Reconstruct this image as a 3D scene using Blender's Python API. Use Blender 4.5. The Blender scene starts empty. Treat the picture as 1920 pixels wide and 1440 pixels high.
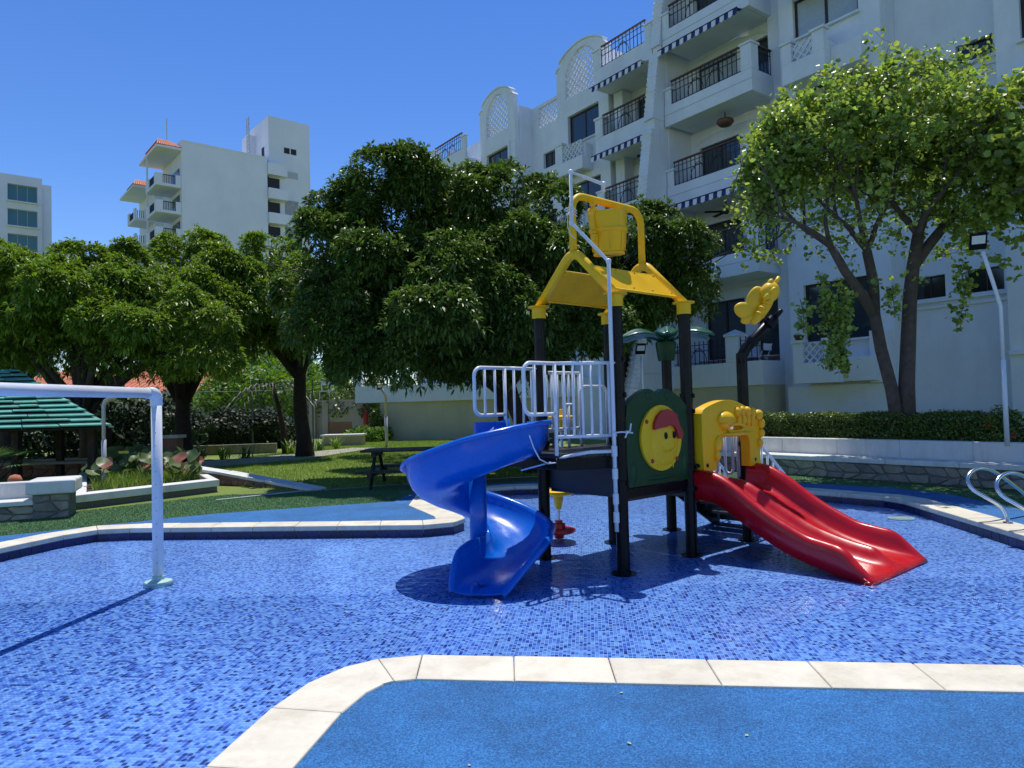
import bpy, math, random
import numpy as np
from math import sin, cos, pi, radians, sqrt, atan2
from mathutils import Vector, Matrix
from mathutils.geometry import tessellate_polygon

random.seed(11)
RNG = np.random.default_rng(11)
S = bpy.context.scene
COL = S.collection

# ------------------------------------------------------------------ camera
CAM_Z = 1.6
FPX = 1340.0                      # focal length in pixels of a 1920 px wide picture
PITCH, ROLL = radians(1.788), radians(-1.527)
cam_d = bpy.data.cameras.new('camera')
cam = bpy.data.objects.new('camera', cam_d)
COL.objects.link(cam)
S.camera = cam
cam_d.sensor_width = 36.0
cam_d.lens = FPX / 1920 * 36.0
cam_d.clip_start = 0.05
cam_d.clip_end = 3000
_B = np.array([[1, 0, 0], [0, 0, -1], [0, 1, 0.]])
_Rx = np.array([[1, 0, 0], [0, cos(PITCH), sin(PITCH)], [0, -sin(PITCH), cos(PITCH)]])
_Rz = np.array([[cos(ROLL), -sin(ROLL), 0], [sin(ROLL), cos(ROLL), 0], [0, 0, 1]])
CM = _Rz @ _Rx @ _B               # world -> camera (x right, y down, z forward)
cam.matrix_world = Matrix(((CM[0][0], -CM[1][0], -CM[2][0], 0),
                           (CM[0][1], -CM[1][1], -CM[2][1], 0),
                           (CM[0][2], -CM[1][2], -CM[2][2], CAM_Z), (0, 0, 0, 1)))

# ------------------------------------------------------------------ light
SUN_EL, SUN_AZ = radians(74), radians(3)      # azimuth from +Y towards +X
sun_dir = Vector((sin(SUN_AZ) * cos(SUN_EL), cos(SUN_AZ) * cos(SUN_EL), sin(SUN_EL)))
w = bpy.data.worlds.new('World')
S.world = w
w.use_nodes = True
wn = w.node_tree
bg = wn.nodes['Background']
sky = wn.nodes.new('ShaderNodeTexSky')
sky.sky_type = 'NISHITA'
sky.sun_disc = False
sky.sun_elevation = SUN_EL
sky.sun_rotation = SUN_AZ
sky.air_density = 1.0
sky.dust_density = 0.0
sky.ozone_density = 4.0
bg.inputs['Strength'].default_value = 0.137
hsv = wn.nodes.new('ShaderNodeHueSaturation')
hsv.inputs['Hue'].default_value = 0.513
hsv.inputs['Saturation'].default_value = 1.25
hsv.inputs['Value'].default_value = 1.0
wn.links.new(sky.outputs[0], hsv.inputs['Color'])
wn.links.new(hsv.outputs[0], bg.inputs['Color'])
sl = bpy.data.lights.new('sun', 'SUN')
sl.energy = 3.9
sl.angle = radians(0.5)
sl.color = (1.0, 0.955, 0.88)
so = bpy.data.objects.new('sun', sl)
COL.objects.link(so)
so.rotation_mode = 'QUATERNION'
so.rotation_quaternion = sun_dir.to_track_quat('Z', 'Y')
so.location = (0, 10, 40)
S.view_settings.view_transform = 'Standard'
S.view_settings.look = 'None'
S.view_settings.exposure = 0.2
S.view_settings.gamma = 1.0
S.view_settings.use_curve_mapping = False
S.cycles.max_bounces = 8
S.cycles.transparent_max_bounces = 12
S.cycles.caustics_reflective = False
S.cycles.caustics_refractive = False

# ------------------------------------------------------------------ pixel helpers (survey of the photograph)
def _ray(x, y):
    return CM.T @ np.array([(x - 960) / FPX, (y - 720) / FPX, 1.0])
def G(x, y, z=0.15):
    d = _ray(x, y); t = (z - CAM_Z) / d[2]
    return Vector((d[0] * t, d[1] * t, z))
def D(x, y, Y):
    d = _ray(x, y); t = Y / d[1]
    return Vector((d[0] * t, Y, CAM_Z + d[2] * t))

# ------------------------------------------------------------------ materials
MATS = {}
def mat(name, col, rough=0.5, metal=0.0, noise=0.0, nscale=8.0, bump=0.0, bscale=60.0, spec=0.5,
        coat=0.0, island=0.0, transl=0.0, hue=0.0, detail=4.0, stain=0.0, sscale=1.5, stain_col=None, objrand=0.0):
    if name in MATS: return MATS[name]
    m = bpy.data.materials.new(name); m.use_nodes = True
    nt = m.node_tree; N = nt.nodes; L = nt.links
    b = N['Principled BSDF']; out = N['Material Output']
    b.inputs['Roughness'].default_value = rough
    b.inputs['Metallic'].default_value = metal
    b.inputs['Specular IOR Level'].default_value = spec
    b.inputs['Coat Weight'].default_value = coat
    b.inputs['Coat Roughness'].default_value = 0.08
    c = None
    rgb = N.new('ShaderNodeRGB'); rgb.outputs[0].default_value = (*col, 1); c = rgb.outputs[0]
    geo = N.new('ShaderNodeNewGeometry')
    tc = N.new('ShaderNodeTexCoord')
    if noise:
        n = N.new('ShaderNodeTexNoise'); n.inputs['Scale'].default_value = nscale
        n.inputs['Detail'].default_value = detail; n.inputs['Roughness'].default_value = 0.65
        L.new(geo.outputs['Position'], n.inputs['Vector'])
        mr = N.new('ShaderNodeMapRange'); mr.inputs[1].default_value = .3; mr.inputs[2].default_value = .7
        mr.inputs[3].default_value = 1 - noise; mr.inputs[4].default_value = 1 + noise
        L.new(n.outputs[0], mr.inputs[0])
        hs = N.new('ShaderNodeHueSaturation'); L.new(c, hs.inputs['Color']); L.new(mr.outputs[0], hs.inputs['Value'])
        c = hs.outputs[0]
    if island:
        hs = N.new('ShaderNodeHueSaturation'); L.new(c, hs.inputs['Color'])
        mr = N.new('ShaderNodeMapRange'); mr.inputs[3].default_value = 1 - island; mr.inputs[4].default_value = 1 + island
        L.new(geo.outputs['Random Per Island'], mr.inputs[0]); L.new(mr.outputs[0], hs.inputs['Value'])
        if hue:
            wnz = N.new('ShaderNodeTexWhiteNoise'); wnz.noise_dimensions = '1D'
            L.new(geo.outputs['Random Per Island'], wnz.inputs['W'])
            mr2 = N.new('ShaderNodeMapRange'); mr2.inputs[3].default_value = .5 - hue; mr2.inputs[4].default_value = .5 + hue
            L.new(wnz.outputs[0], mr2.inputs[0]); L.new(mr2.outputs[0], hs.inputs['Hue'])
        c = hs.outputs[0]
    if stain:
        n = N.new('ShaderNodeTexNoise'); n.inputs['Scale'].default_value = sscale
        n.inputs['Detail'].default_value = 8; n.inputs['Roughness'].default_value = 0.7
        mp = N.new('ShaderNodeMapping'); mp.inputs['Scale'].default_value = (1, 1, .22)
        L.new(geo.outputs['Position'], mp.inputs[0]); L.new(mp.outputs[0], n.inputs['Vector'])
        mr = N.new('ShaderNodeMapRange'); mr.inputs[1].default_value = .47; mr.inputs[2].default_value = .72
        mr.inputs[4].default_value = stain; L.new(n.outputs[0], mr.inputs[0])
        mx = N.new('ShaderNodeMix'); mx.data_type = 'RGBA'
        L.new(mr.outputs[0], mx.inputs[0]); L.new(c, mx.inputs[6])
        sc = stain_col or tuple(x * .45 for x in col)
        mx.inputs[7].default_value = (*sc, 1); c = mx.outputs[2]
    if objrand:
        oi = N.new('ShaderNodeObjectInfo'); mr = N.new('ShaderNodeMapRange'); mr.inputs[3].default_value = 1 - objrand; mr.inputs[4].default_value = 1 + objrand
        hs = N.new('ShaderNodeHueSaturation'); L.new(oi.outputs['Random'], mr.inputs[0]); L.new(mr.outputs[0], hs.inputs['Value']); L.new(c, hs.inputs['Color']); c = hs.outputs[0]
    if rough > .2 and not transl and metal < .5:
        nr = N.new('ShaderNodeTexNoise'); nr.inputs['Scale'].default_value = 7; nr.inputs['Detail'].default_value = 5
        L.new(geo.outputs['Position'], nr.inputs['Vector'])
        rr = N.new('ShaderNodeMapRange'); rr.inputs[1].default_value = .3; rr.inputs[2].default_value = .7
        rr.inputs[3].default_value = rough * .8; rr.inputs[4].default_value = min(1, rough * 1.3); L.new(nr.outputs[0], rr.inputs[0]); L.new(rr.outputs[0], b.inputs['Roughness'])
    L.new(c, b.inputs['Base Color'])
    if bump:
        n = N.new('ShaderNodeTexNoise'); n.inputs['Scale'].default_value = bscale
        n.inputs['Detail'].default_value = 5
        L.new(geo.outputs['Position'], n.inputs['Vector'])
        bp = N.new('ShaderNodeBump'); bp.inputs['Strength'].default_value = 1.0
        bp.inputs['Distance'].default_value = bump
        L.new(n.outputs[0], bp.inputs['Height']); L.new(bp.outputs[0], b.inputs['Normal'])
    if transl:
        t = N.new('ShaderNodeBsdfTranslucent'); mx = N.new('ShaderNodeMixShader')
        mx.inputs[0].default_value = transl
        hs = N.new('ShaderNodeHueSaturation'); hs.inputs['Value'].default_value = 1.6; hs.inputs['Saturation'].default_value = 1.1
        L.new(c, hs.inputs['Color']); L.new(hs.outputs[0], t.inputs['Color'])
        L.new(b.outputs[0], mx.inputs[1]); L.new(t.outputs[0], mx.inputs[2]); L.new(mx.outputs[0], out.inputs['Surface'])
    MATS[name] = m
    return m

M_BLK = mat('black_steel', (.005, .005, .006), .3, noise=.2, nscale=20, spec=.2)
M_YEL = mat('yellow_steel', (.92, .53, .006), .42, noise=.08, nscale=3, spec=.35, stain=.25, sscale=6)
M_YPL = mat('yellow_plastic', (.90, .52, .01), .38, noise=.07, nscale=2, spec=.4, stain=.15, sscale=5)
M_RED = mat('red_plastic', (.50, .002, .007), .3, noise=.08, nscale=3, coat=.1, stain=.15, sscale=4, stain_col=(.42, .03, .03), bump=.0006, bscale=14)
M_BLU = mat('blue_plastic', (.001, .115, .56), .26, noise=.08, nscale=3, coat=.1, stain=.15, sscale=4, stain_col=(.01, .13, .45), bump=.0008, bscale=9)
M_GRN = mat('green_plastic', (.005, .05, .016), .34, noise=.1, nscale=3, spec=.3, bump=.002, bscale=8)
M_PALM = mat('palm_green_plastic', (.004, .07, .03), .3, coat=.15)
M_WPIPE = mat('white_pvc', (.72, .74, .76), .32, noise=.04, nscale=6, stain=.15, sscale=9, stain_col=(.45, .44, .4))
M_WRAIL = mat('white_painted_rail', (.76, .77, .8), .35, noise=.04, nscale=9)
M_STEEL = mat('brushed_steel', (.72, .71, .68), .2, metal=1.0)
M_GALV = mat('grey_galvanised', (.42, .44, .46), .4, noise=.1)
M_WALL = mat('white_stucco', (.70, .745, .80), .85, noise=.05, nscale=1.2, bump=.004, bscale=35, stain=.32, sscale=1.1, stain_col=(.46, .49, .50))
M_WALL2 = mat('white_stucco_far', (.68, .72, .79), .85, noise=.05, nscale=.3, stain=.25, sscale=.35, stain_col=(.5, .52, .52))
M_CREAM = mat('cream_stucco', (.50, .47, .33), .85, noise=.06, nscale=1.0, bump=.003, bscale=30, stain=.2)
M_FRAME = mat('dark_window_frame', (.025, .016, .012), .4)
M_WOOD = mat('brown_handrail', (.10, .045, .022), .5, noise=.2, nscale=12)
M_IRON = mat('wrought_iron', (.012, .012, .018), .5)
M_DARK = mat('dark_opening', (.012, .012, .015), .6)
M_GLASS = mat('tinted_glass', (.03, .045, .06), .05, spec=.8)
M_BLIND = mat('pale_blind', (.36, .42, .46), .25, noise=.06, nscale=.7, coat=.4)
M_TEALG = mat('teal_glass', (.05, .16, .17), .08, spec=.8)
M_AWB = mat('navy_cloth', (.012, .03, .16), .8, noise=.1)
M_AWW = mat('white_cloth', (.72, .72, .74), .8, noise=.05)
M_TERRA = mat('terracotta', (.52, .17, .08), .8, noise=.2, nscale=3, island=.25)
M_COPE = mat('cream_coping_stone', (.68, .63, .50), .75, noise=.09, nscale=5, detail=8, bump=.0015, bscale=120, stain=.6, sscale=4.5, stain_col=(.46, .39, .27), objrand=.07)
M_CAP = mat('white_painted_masonry', (.70, .70, .66), .7, noise=.06, nscale=4, bump=.0015, bscale=60, stain=.5, sscale=3.5, stain_col=(.38, .36, .30), objrand=.05)
M_MORT = mat('grey_mortar', (.17, .165, .15), .95, noise=.15, nscale=20, bump=.004, bscale=50)
M_STONE = mat('grey_field_stone', (.30, .27, .21), .9, noise=.25, nscale=7, bump=.006, bscale=22, island=.0, stain=.4, sscale=5)
M_STONE2 = mat('red_field_stone', (.30, .15, .10), .9, noise=.3, nscale=7, bump=.006, bscale=22)
M_NAVY = mat('navy_glazed_tile', (.004, .008, .075), .3, noise=.2, nscale=6, objrand=.35)
M_BARK = mat('brown_bark', (.04, .028, .02), .95, noise=.35, nscale=9, bump=.02, bscale=18)
M_BARK2 = mat('grey_brown_bark', (.10, .075, .06), .95, noise=.3, nscale=9, bump=.015, bscale=22)
M_MANGO = mat('mango_leaf', (.17, .26, .035), .42, island=.45, hue=.02, transl=.3, spec=.35)
M_MANGO2 = mat('dark_mango_leaf', (.10, .165, .03), .38, island=.5, hue=.02, transl=.25, spec=.4)
M_ORCH = mat('bright_leaf', (.25, .33, .065), .33, island=.5, hue=.02, transl=.42, spec=.6)
M_HEDGE = mat('hedge_leaf', (.10, .15, .02), .4, island=.55, hue=.03, transl=.2)
M_LIME = mat('lime_leaf', (.13, .23, .02), .5, island=.4, hue=.02, transl=.4)
M_DHEDGE = mat('dark_creeper_leaf', (.022, .045, .012), .55, island=.5, hue=.02, transl=.15)
M_FLOW = mat('red_flower', (.55, .05, .02), .6, island=.3)
M_BIGL = mat('large_green_leaf', (.10, .17, .05), .45, island=.4, hue=.04, transl=.25)
M_RUSTL = mat('rusty_dry_leaf', (.28, .12, .06), .6, island=.3, hue=.02, transl=.2)
M_SHING = mat('green_painted_shingle', (.09, .36, .29), .7, noise=.2, nscale=6, stain=.5, sscale=7, stain_col=(.28, .25, .16), objrand=.15)
M_PINK = mat('pale_pink_render', (.52, .40, .33), .9, noise=.06, nscale=1, stain=.25, sscale=1)
M_ORANGE = mat('brown_ochre_render', (.36, .17, .09), .9, noise=.1, nscale=1)
M_PATH = mat('pale_paving', (.42, .38, .33), .9, noise=.15, nscale=3, bump=.003)
M_REDP = mat('red_paint', (.42, .02, .015), .35)
M_PGRN = mat('pale_green_pvc', (.42, .60, .52), .45)

def rubber_mat():
    m = bpy.data.materials.new('blue_rubber_crumb'); m.use_nodes = True
    nt = m.node_tree; N = nt.nodes; L = nt.links; b = N['Principled BSDF']
    geo = N.new('ShaderNodeNewGeometry')
    v = N.new('ShaderNodeTexVoronoi'); v.inputs['Scale'].default_value = 150
    L.new(geo.outputs['Position'], v.inputs['Vector'])
    n = N.new('ShaderNodeTexNoise'); n.inputs['Scale'].default_value = 2.2; n.inputs['Detail'].default_value = 7
    n.inputs['Roughness'].default_value = .7
    L.new(geo.outputs['Position'], n.inputs['Vector'])
    cr = N.new('ShaderNodeValToRGB')
    cr.color_ramp.elements[0].position = 0.0; cr.color_ramp.elements[0].color = (.004, .06, .18, 1)
    cr.color_ramp.elements[1].position = 1.0; cr.color_ramp.elements[1].color = (.042, .23, .53, 1)
    e = cr.color_ramp.elements.new(.45); e.color = (.014, .12, .335, 1)
    L.new(v.outputs['Color'], cr.inputs[0])
    mr = N.new('ShaderNodeMapRange'); mr.inputs[1].default_value = .3; mr.inputs[2].default_value = .7
    mr.inputs[3].default_value = .74; mr.inputs[4].default_value = 1.28
    L.new(n.outputs[0], mr.inputs[0])
    hs = N.new('ShaderNodeHueSaturation'); L.new(cr.outputs[0], hs.inputs['Color']); L.new(mr.outputs[0], hs.inputs['Value'])
    L.new(hs.outputs[0], b.inputs['Base Color'])
    b.inputs['Roughness'].default_value = .8
    n2 = N.new('ShaderNodeTexNoise'); n2.inputs['Scale'].default_value = 110; n2.inputs['Detail'].default_value = 3
    L.new(geo.outputs['Position'], n2.inputs['Vector'])
    bp = N.new('ShaderNodeBump'); bp.inputs['Distance'].default_value = .011
    L.new(n2.outputs[0], bp.inputs['Height']); L.new(bp.outputs[0], b.inputs['Normal'])
    return m
M_RUB = rubber_mat()

TILE = 0.026
TILE_ANG = radians(-6)
def mosaic_mat(grout):
    m = bpy.data.materials.new('blue_mosaic' + ('_floor' if grout else '')); m.use_nodes = True
    nt = m.node_tree; N = nt.nodes; L = nt.links; b = N['Principled BSDF']
    geo = N.new('ShaderNodeNewGeometry')
    mp = N.new('ShaderNodeMapping'); mp.inputs['Rotation'].default_value = (0, 0, -TILE_ANG)
    mp.inputs['Scale'].default_value = (1 / TILE, 1 / TILE, 1)
    L.new(geo.outputs['Position'], mp.inputs[0])
    sp = N.new('ShaderNodeSeparateXYZ'); L.new(mp.outputs[0], sp.inputs[0])
    def math_(op, a, b_=None):
        q = N.new('ShaderNodeMath'); q.operation = op
        if isinstance(a, (int, float)): q.inputs[0].default_value = a
        else: L.new(a, q.inputs[0])
        if b_ is not None:
            if isinstance(b_, (int, float)): q.inputs[1].default_value = b_
            else: L.new(b_, q.inputs[1])
        return q.outputs[0]
    fx = math_('FLOOR', sp.outputs[0]); fy = math_('FLOOR', sp.outputs[1])
    cb = N.new('ShaderNodeCombineXYZ'); L.new(fx, cb.inputs[0]); L.new(fy, cb.inputs[1])
    wn_ = N.new('ShaderNodeTexWhiteNoise'); wn_.noise_dimensions = '2D'; L.new(cb.outputs[0], wn_.inputs['Vector'])
    cr = N.new('ShaderNodeValToRGB'); cr.color_ramp.interpolation = 'CONSTANT'
    stops = [(0, (.13, .29, .70)), (.32, (.20, .40, .79)), (.58, (.085, .20, .64)), (.75, (.035, .11, .50)),
             (.86, (.006, .030, .20)), (.94, (.016, .065, .38)), (.993, (.07, .09, .42))]
    el = cr.color_ramp.elements
    el[0].position = 0; el[0].color = (*stops[0][1], 1)
    el[1].position = stops[1][0]; el[1].color = (*stops[1][1], 1)
    for p_, c_ in stops[2:]:
        e = el.new(p_); e.color = (*c_, 1)
    L.new(wn_.outputs[0], cr.inputs[0])
    n = N.new('ShaderNodeTexNoise'); n.inputs['Scale'].default_value = .9; n.inputs['Detail'].default_value = 4
    L.new(geo.outputs['Position'], n.inputs['Vector'])
    mr = N.new('ShaderNodeMapRange'); mr.inputs[1].default_value = .3; mr.inputs[2].default_value = .7
    mr.inputs[3].default_value = .88; mr.inputs[4].default_value = 1.1; L.new(n.outputs[0], mr.inputs[0])
    hs = N.new('ShaderNodeHueSaturation'); L.new(cr.outputs[0], hs.inputs['Color']); L.new(mr.outputs[0], hs.inputs['Value'])
    c = hs.outputs[0]
    if grout:
        gx = math_('ABSOLUTE', math_('SUBTRACT', math_('FRACT', sp.outputs[0]), .5))
        gy = math_('ABSOLUTE', math_('SUBTRACT', math_('FRACT', sp.outputs[1]), .5))
        g = math_('GREATER_THAN', math_('MAXIMUM', gx, gy), .44)
        mx = N.new('ShaderNodeMix'); mx.data_type = 'RGBA'
        L.new(g, mx.inputs[0]); L.new(c, mx.inputs[6]); mx.inputs[7].default_value = (.30, .45, .84, 1); c = mx.outputs[2]
    L.new(c, b.inputs['Base Color'])
    b.inputs['Roughness'].default_value = .5
    b.inputs['Specular IOR Level'].default_value = .12
    return m
M_MOSF, M_MOS = mosaic_mat(True), mosaic_mat(False)

def water_mat():
    m = bpy.data.materials.new('shallow_water'); m.use_nodes = True
    nt = m.node_tree; N = nt.nodes; L = nt.links
    N.remove(N['Principled BSDF']); out = N['Material Output']
    tr = N.new('ShaderNodeBsdfTransparent'); tr.inputs[0].default_value = (.93, .975, 1, 1)
    gl = N.new('ShaderNodeBsdfGlossy'); gl.inputs['Roughness'].default_value = .03
    fr = N.new('ShaderNodeFresnel')
    geo = N.new('ShaderNodeNewGeometry')
    ior = N.new('ShaderNodeMapRange'); ior.inputs[3].default_value = 1.33; ior.inputs[4].default_value = .75
    L.new(geo.outputs['Backfacing'], ior.inputs[0]); L.new(ior.outputs[0], fr.inputs[0])
    n = N.new('ShaderNodeTexNoise'); n.inputs['Scale'].default_value = 9; n.inputs['Detail'].default_value = 3
    L.new(geo.outputs['Position'], n.inputs['Vector'])
    bp = N.new('ShaderNodeBump'); bp.inputs['Distance'].default_value = .006
    L.new(n.outputs[0], bp.inputs['Height']); L.new(bp.outputs[0], gl.inputs['Normal']); L.new(bp.outputs[0], fr.inputs['Normal'])
    mx = N.new('ShaderNodeMixShader'); L.new(fr.outputs[0], mx.inputs[0]); L.new(tr.outputs[0], mx.inputs[1]); L.new(gl.outputs[0], mx.inputs[2])
    L.new(mx.outputs[0], out.inputs['Surface'])
    return m
M_WATER = water_mat()

def grass_mat(name, c1, c2, c3, sc=40):
    m = bpy.data.materials.new(name); m.use_nodes = True
    nt = m.node_tree; N = nt.nodes; L = nt.links; b = N['Principled BSDF']
    geo = N.new('ShaderNodeNewGeometry')
    n = N.new('ShaderNodeTexNoise'); n.inputs['Scale'].default_value = sc; n.inputs['Detail'].default_value = 6
    n.inputs['Roughness'].default_value = .8
    n2 = N.new('ShaderNodeTexNoise'); n2.inputs['Scale'].default_value = .6; n2.inputs['Detail'].default_value = 5
    for q in (n, n2): L.new(geo.outputs['Position'], q.inputs['Vector'])
    ad = N.new('ShaderNodeMix'); ad.inputs[0].default_value = .45
    L.new(n.outputs[0], ad.inputs[2]); L.new(n2.outputs[0], ad.inputs[3])
    cr = N.new('ShaderNodeValToRGB')
    cr.color_ramp.elements[0].position = .36; cr.color_ramp.elements[0].color = (*c1, 1)
    cr.color_ramp.elements[1].position = .64; cr.color_ramp.elements[1].color = (*c3, 1)
    e = cr.color_ramp.elements.new(.5); e.color = (*c2, 1)
    L.new(ad.outputs[0], cr.inputs[0]); L.new(cr.outputs[0], b.inputs['Base Color'])
    b.inputs['Roughness'].default_value = .9
    bp = N.new('ShaderNodeBump'); bp.inputs['Distance'].default_value = .012
    L.new(n.outputs[0], bp.inputs['Height']); L.new(bp.outputs[0], b.inputs['Normal'])
    return m
M_LAWN = grass_mat('lawn_green', (.08, .12, .02), (.15, .22, .03), (.24, .28, .07))
M_TURF = grass_mat('artificial_turf_green', (.035, .09, .035), (.06, .15, .05), (.10, .20, .09), 90)
M_BLADE = mat('grass_blade', (.20, .30, .045), .6, island=.5, hue=.03, transl=.3)
M_TBLADE = mat('turf_blade', (.07, .17, .055), .6, island=.5, hue=.02, transl=.15)

# ------------------------------------------------------------------ mesh building
OFF = {}
class MB:
    def __init__(s): s.v = []; s.f = []
    def add(s, vs, fs):
        o = len(s.v); s.v += [tuple(p) for p in vs]; s.f += [tuple(i + o for i in f) for f in fs]; return s
    def box(s, x0, y0, z0, x1, y1, z1):
        v = [(x0, y0, z0), (x1, y0, z0), (x1, y1, z0), (x0, y1, z0), (x0, y0, z1), (x1, y0, z1), (x1, y1, z1), (x0, y1, z1)]
        return s.add(v, [(0, 3, 2, 1), (4, 5, 6, 7), (0, 1, 5, 4), (1, 2, 6, 5), (2, 3, 7, 6), (3, 0, 4, 7)])
    def bar(s, p0, p1, wd, ht):
        """box running from p0 to p1 (its bottom centre line), wd wide, ht high"""
        a, b = Vector(p0), Vector(p1); d = (b - a); d.normalize()
        n = Vector((-d.y, d.x, 0)); n = n.normalized() if n.length > 1e-6 else Vector((1, 0, 0))
        n = n * wd / 2; u = Vector((0, 0, ht))
        v = [a - n, b - n, b + n, a + n, a - n + u, b - n + u, b + n + u, a + n + u]
        return s.add(v, [(0, 3, 2, 1), (4, 5, 6, 7), (0, 1, 5, 4), (1, 2, 6, 5), (2, 3, 7, 6), (3, 0, 4, 7)])
    def prism(s, poly, z0, z1, holes=()):
        """vertical prism of an xy polygon"""
        loops = [list(poly)] + [list(h) for h in holes]
        tri = tessellate_polygon([[Vector((p[0], p[1], 0)) for p in l] for l in loops])
        flat = [p for l in loops for p in l]; n = len(flat)
        zz0 = (lambda i: z0) if not callable(z0) else z0
        v = [(p[0], p[1], z0) for p in flat] + [(p[0], p[1], z1) for p in flat]
        f = []
        for t in tri:
            a, b, c = t
            ar = (flat[b][0] - flat[a][0]) * (flat[c][1] - flat[a][1]) - (flat[c][0] - flat[a][0]) * (flat[b][1] - flat[a][1])
            if ar < 0: b, c = c, b
            f += [(a + n, b + n, c + n), (a, c, b)]
        o = 0
        for k, l in enumerate(loops):
            m = len(l)
            A = sum(l[i][0] * l[(i + 1) % m][1] - l[(i + 1) % m][0] * l[i][1] for i in range(m))
            for i in range(m):
                i0, i1 = o + i, o + (i + 1) % m
                q = (i0, i1, i1 + n, i0 + n)
                if (A < 0) != (k > 0): q = q[::-1]
                f.append(q)
            o += m
        return s.add(v, f)
    def wprism(s, poly, y0, y1, holes=()):
        """prism of an xz polygon, extruded along y from y0 (front) to y1"""
        t = MB().prism(poly, -y1, -y0, holes)
        return s.add([(p[0], -p[2], p[1]) for p in t.v], t.f)
    def tube(s, pts, r, seg=10, closed=False, caps=True):
        pts = [Vector(p) for p in pts]; n = len(pts)
        rr = r if isinstance(r, (list, tuple)) else [r] * n
        up = None; rings = []
        for i, p in enumerate(pts):
            a = pts[i - 1] if (i > 0 or closed) else p
            b = pts[(i + 1) % n] if (i < n - 1 or closed) else p
            d = (b - a).normalized()
            if up is None:
                up = d.orthogonal().normalized()
            else:
                up = (up - d * up.dot(d))
                up = up.normalized() if up.length > 1e-6 else d.orthogonal().normalized()
            q = d.cross(up)
            k = 1.0
            if 0 < i < n - 1:
                c_ = (p - a).normalized().dot((b - p).normalized()); k = 1 / max(.6, sqrt((1 + c_) / 2))
            rings.append([p + (up * cos(2 * pi * j / seg) + q * sin(2 * pi * j / seg)) * rr[i] for j in range(seg)])
        o = len(s.v)
        for rg in rings: s.v += [tuple(x) for x in rg]
        m = n if closed else n - 1
        for i in range(m):
            for j in range(seg):
                a = o + i * seg + j; b = o + i * seg + (j + 1) % seg
                c = o + ((i + 1) % n) * seg + (j + 1) % seg; e = o + ((i + 1) % n) * seg + j
                s.f.append((a, b, c, e))
        if caps and not closed:
            s.f.append(tuple(o + j for j in range(seg))[::-1])
            s.f.append(tuple(o + (n - 1) * seg + j for j in range(seg)))
        return s
    def lathe(s, prof, c=(0, 0, 0), seg=24):
        """prof: list of (r, z)"""
        o = len(s.v)
        for r, z in prof:
            for j in range(seg):
                a = 2 * pi * j / seg; s.v.append((c[0] + r * cos(a), c[1] + r * sin(a), c[2] + z))
        for i in range(len(prof) - 1):
            for j in range(seg):
                a = o + i * seg + j; b = o + i * seg + (j + 1) % seg
                s.f.append((a, b, b + seg, a + seg))
        return s
    def disc(s, c, r, z0, z1, seg=24):
        return s.lathe([(0.0001, z0), (r, z0), (r, z1), (0.0001, z1)], c, seg)
    def ell(s, c, rx, ry, rz, rot=None, seg=16, rings=10):
        o = len(s.v); R = rot or Matrix.Identity(3)
        for i in range(rings + 1):
            th = pi * i / rings
            for j in range(seg):
                a = 2 * pi * j / seg
                p = R @ Vector((rx * sin(th) * cos(a), ry * sin(th) * sin(a), rz * cos(th)))
                s.v.append((c[0] + p.x, c[1] + p.y, c[2] + p.z))
        for i in range(rings):
            for j in range(seg):
                a = o + i * seg + j; b = o + i * seg + (j + 1) % seg
                s.f.append((a, a + seg, b + seg, b))
        return s
    def grid(s, rows, closed=False):
        """rows: list of equal-length point lists"""
        o = len(s.v); m = len(rows[0])
        for r in rows: s.v += [tuple(p) for p in r]
        for i in range(len(rows) - 1):
            for j in range(m if closed else m - 1):
                a = o + i * m + j; b = o + i * m + (j + 1) % m
                s.f.append((a, b, b + m, a + m))
        return s
    def mesh(s, name, mt, off=(0, 0, 0)):
        me = bpy.data.meshes.new(name)
        v = [(p[0] - off[0], p[1] - off[1], p[2] - off[2]) for p in s.v] if any(off) else s.v
        me.from_pydata(v, [], s.f); me.materials.append(mt); me.update()
        return me
    def build(s, name, mt, parent=None, smooth=False, bevel=0, seg=1, solid=0, sub=0, auto=None):
        off = OFF.get(parent.name, (0, 0, 0)) if parent else (0, 0, 0)
        me = s.mesh(name, mt, off)
        o = bpy.data.objects.new(name, me); COL.objects.link(o)
        if parent: o.parent = parent; OFF[o.name] = off
        if smooth or auto is not None:
            me.polygons.foreach_set('use_smooth', [True] * len(me.polygons))
            if auto is not None and hasattr(me, 'set_sharp_from_angle'): me.set_sharp_from_angle(angle=radians(auto))
        if solid:
            m = o.modifiers.new('solid', 'SOLIDIFY'); m.thickness = abs(solid); m.offset = 0 if solid > 0 else -1
        if bevel:
            m = o.modifiers.new('bevel', 'BEVEL'); m.width = bevel; m.segments = seg; m.limit_method = 'ANGLE'
            m.angle_limit = radians(35)
        if sub:
            m = o.modifiers.new('sub', 'SUBSURF'); m.levels = sub; m.render_levels = sub
        return o

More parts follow.
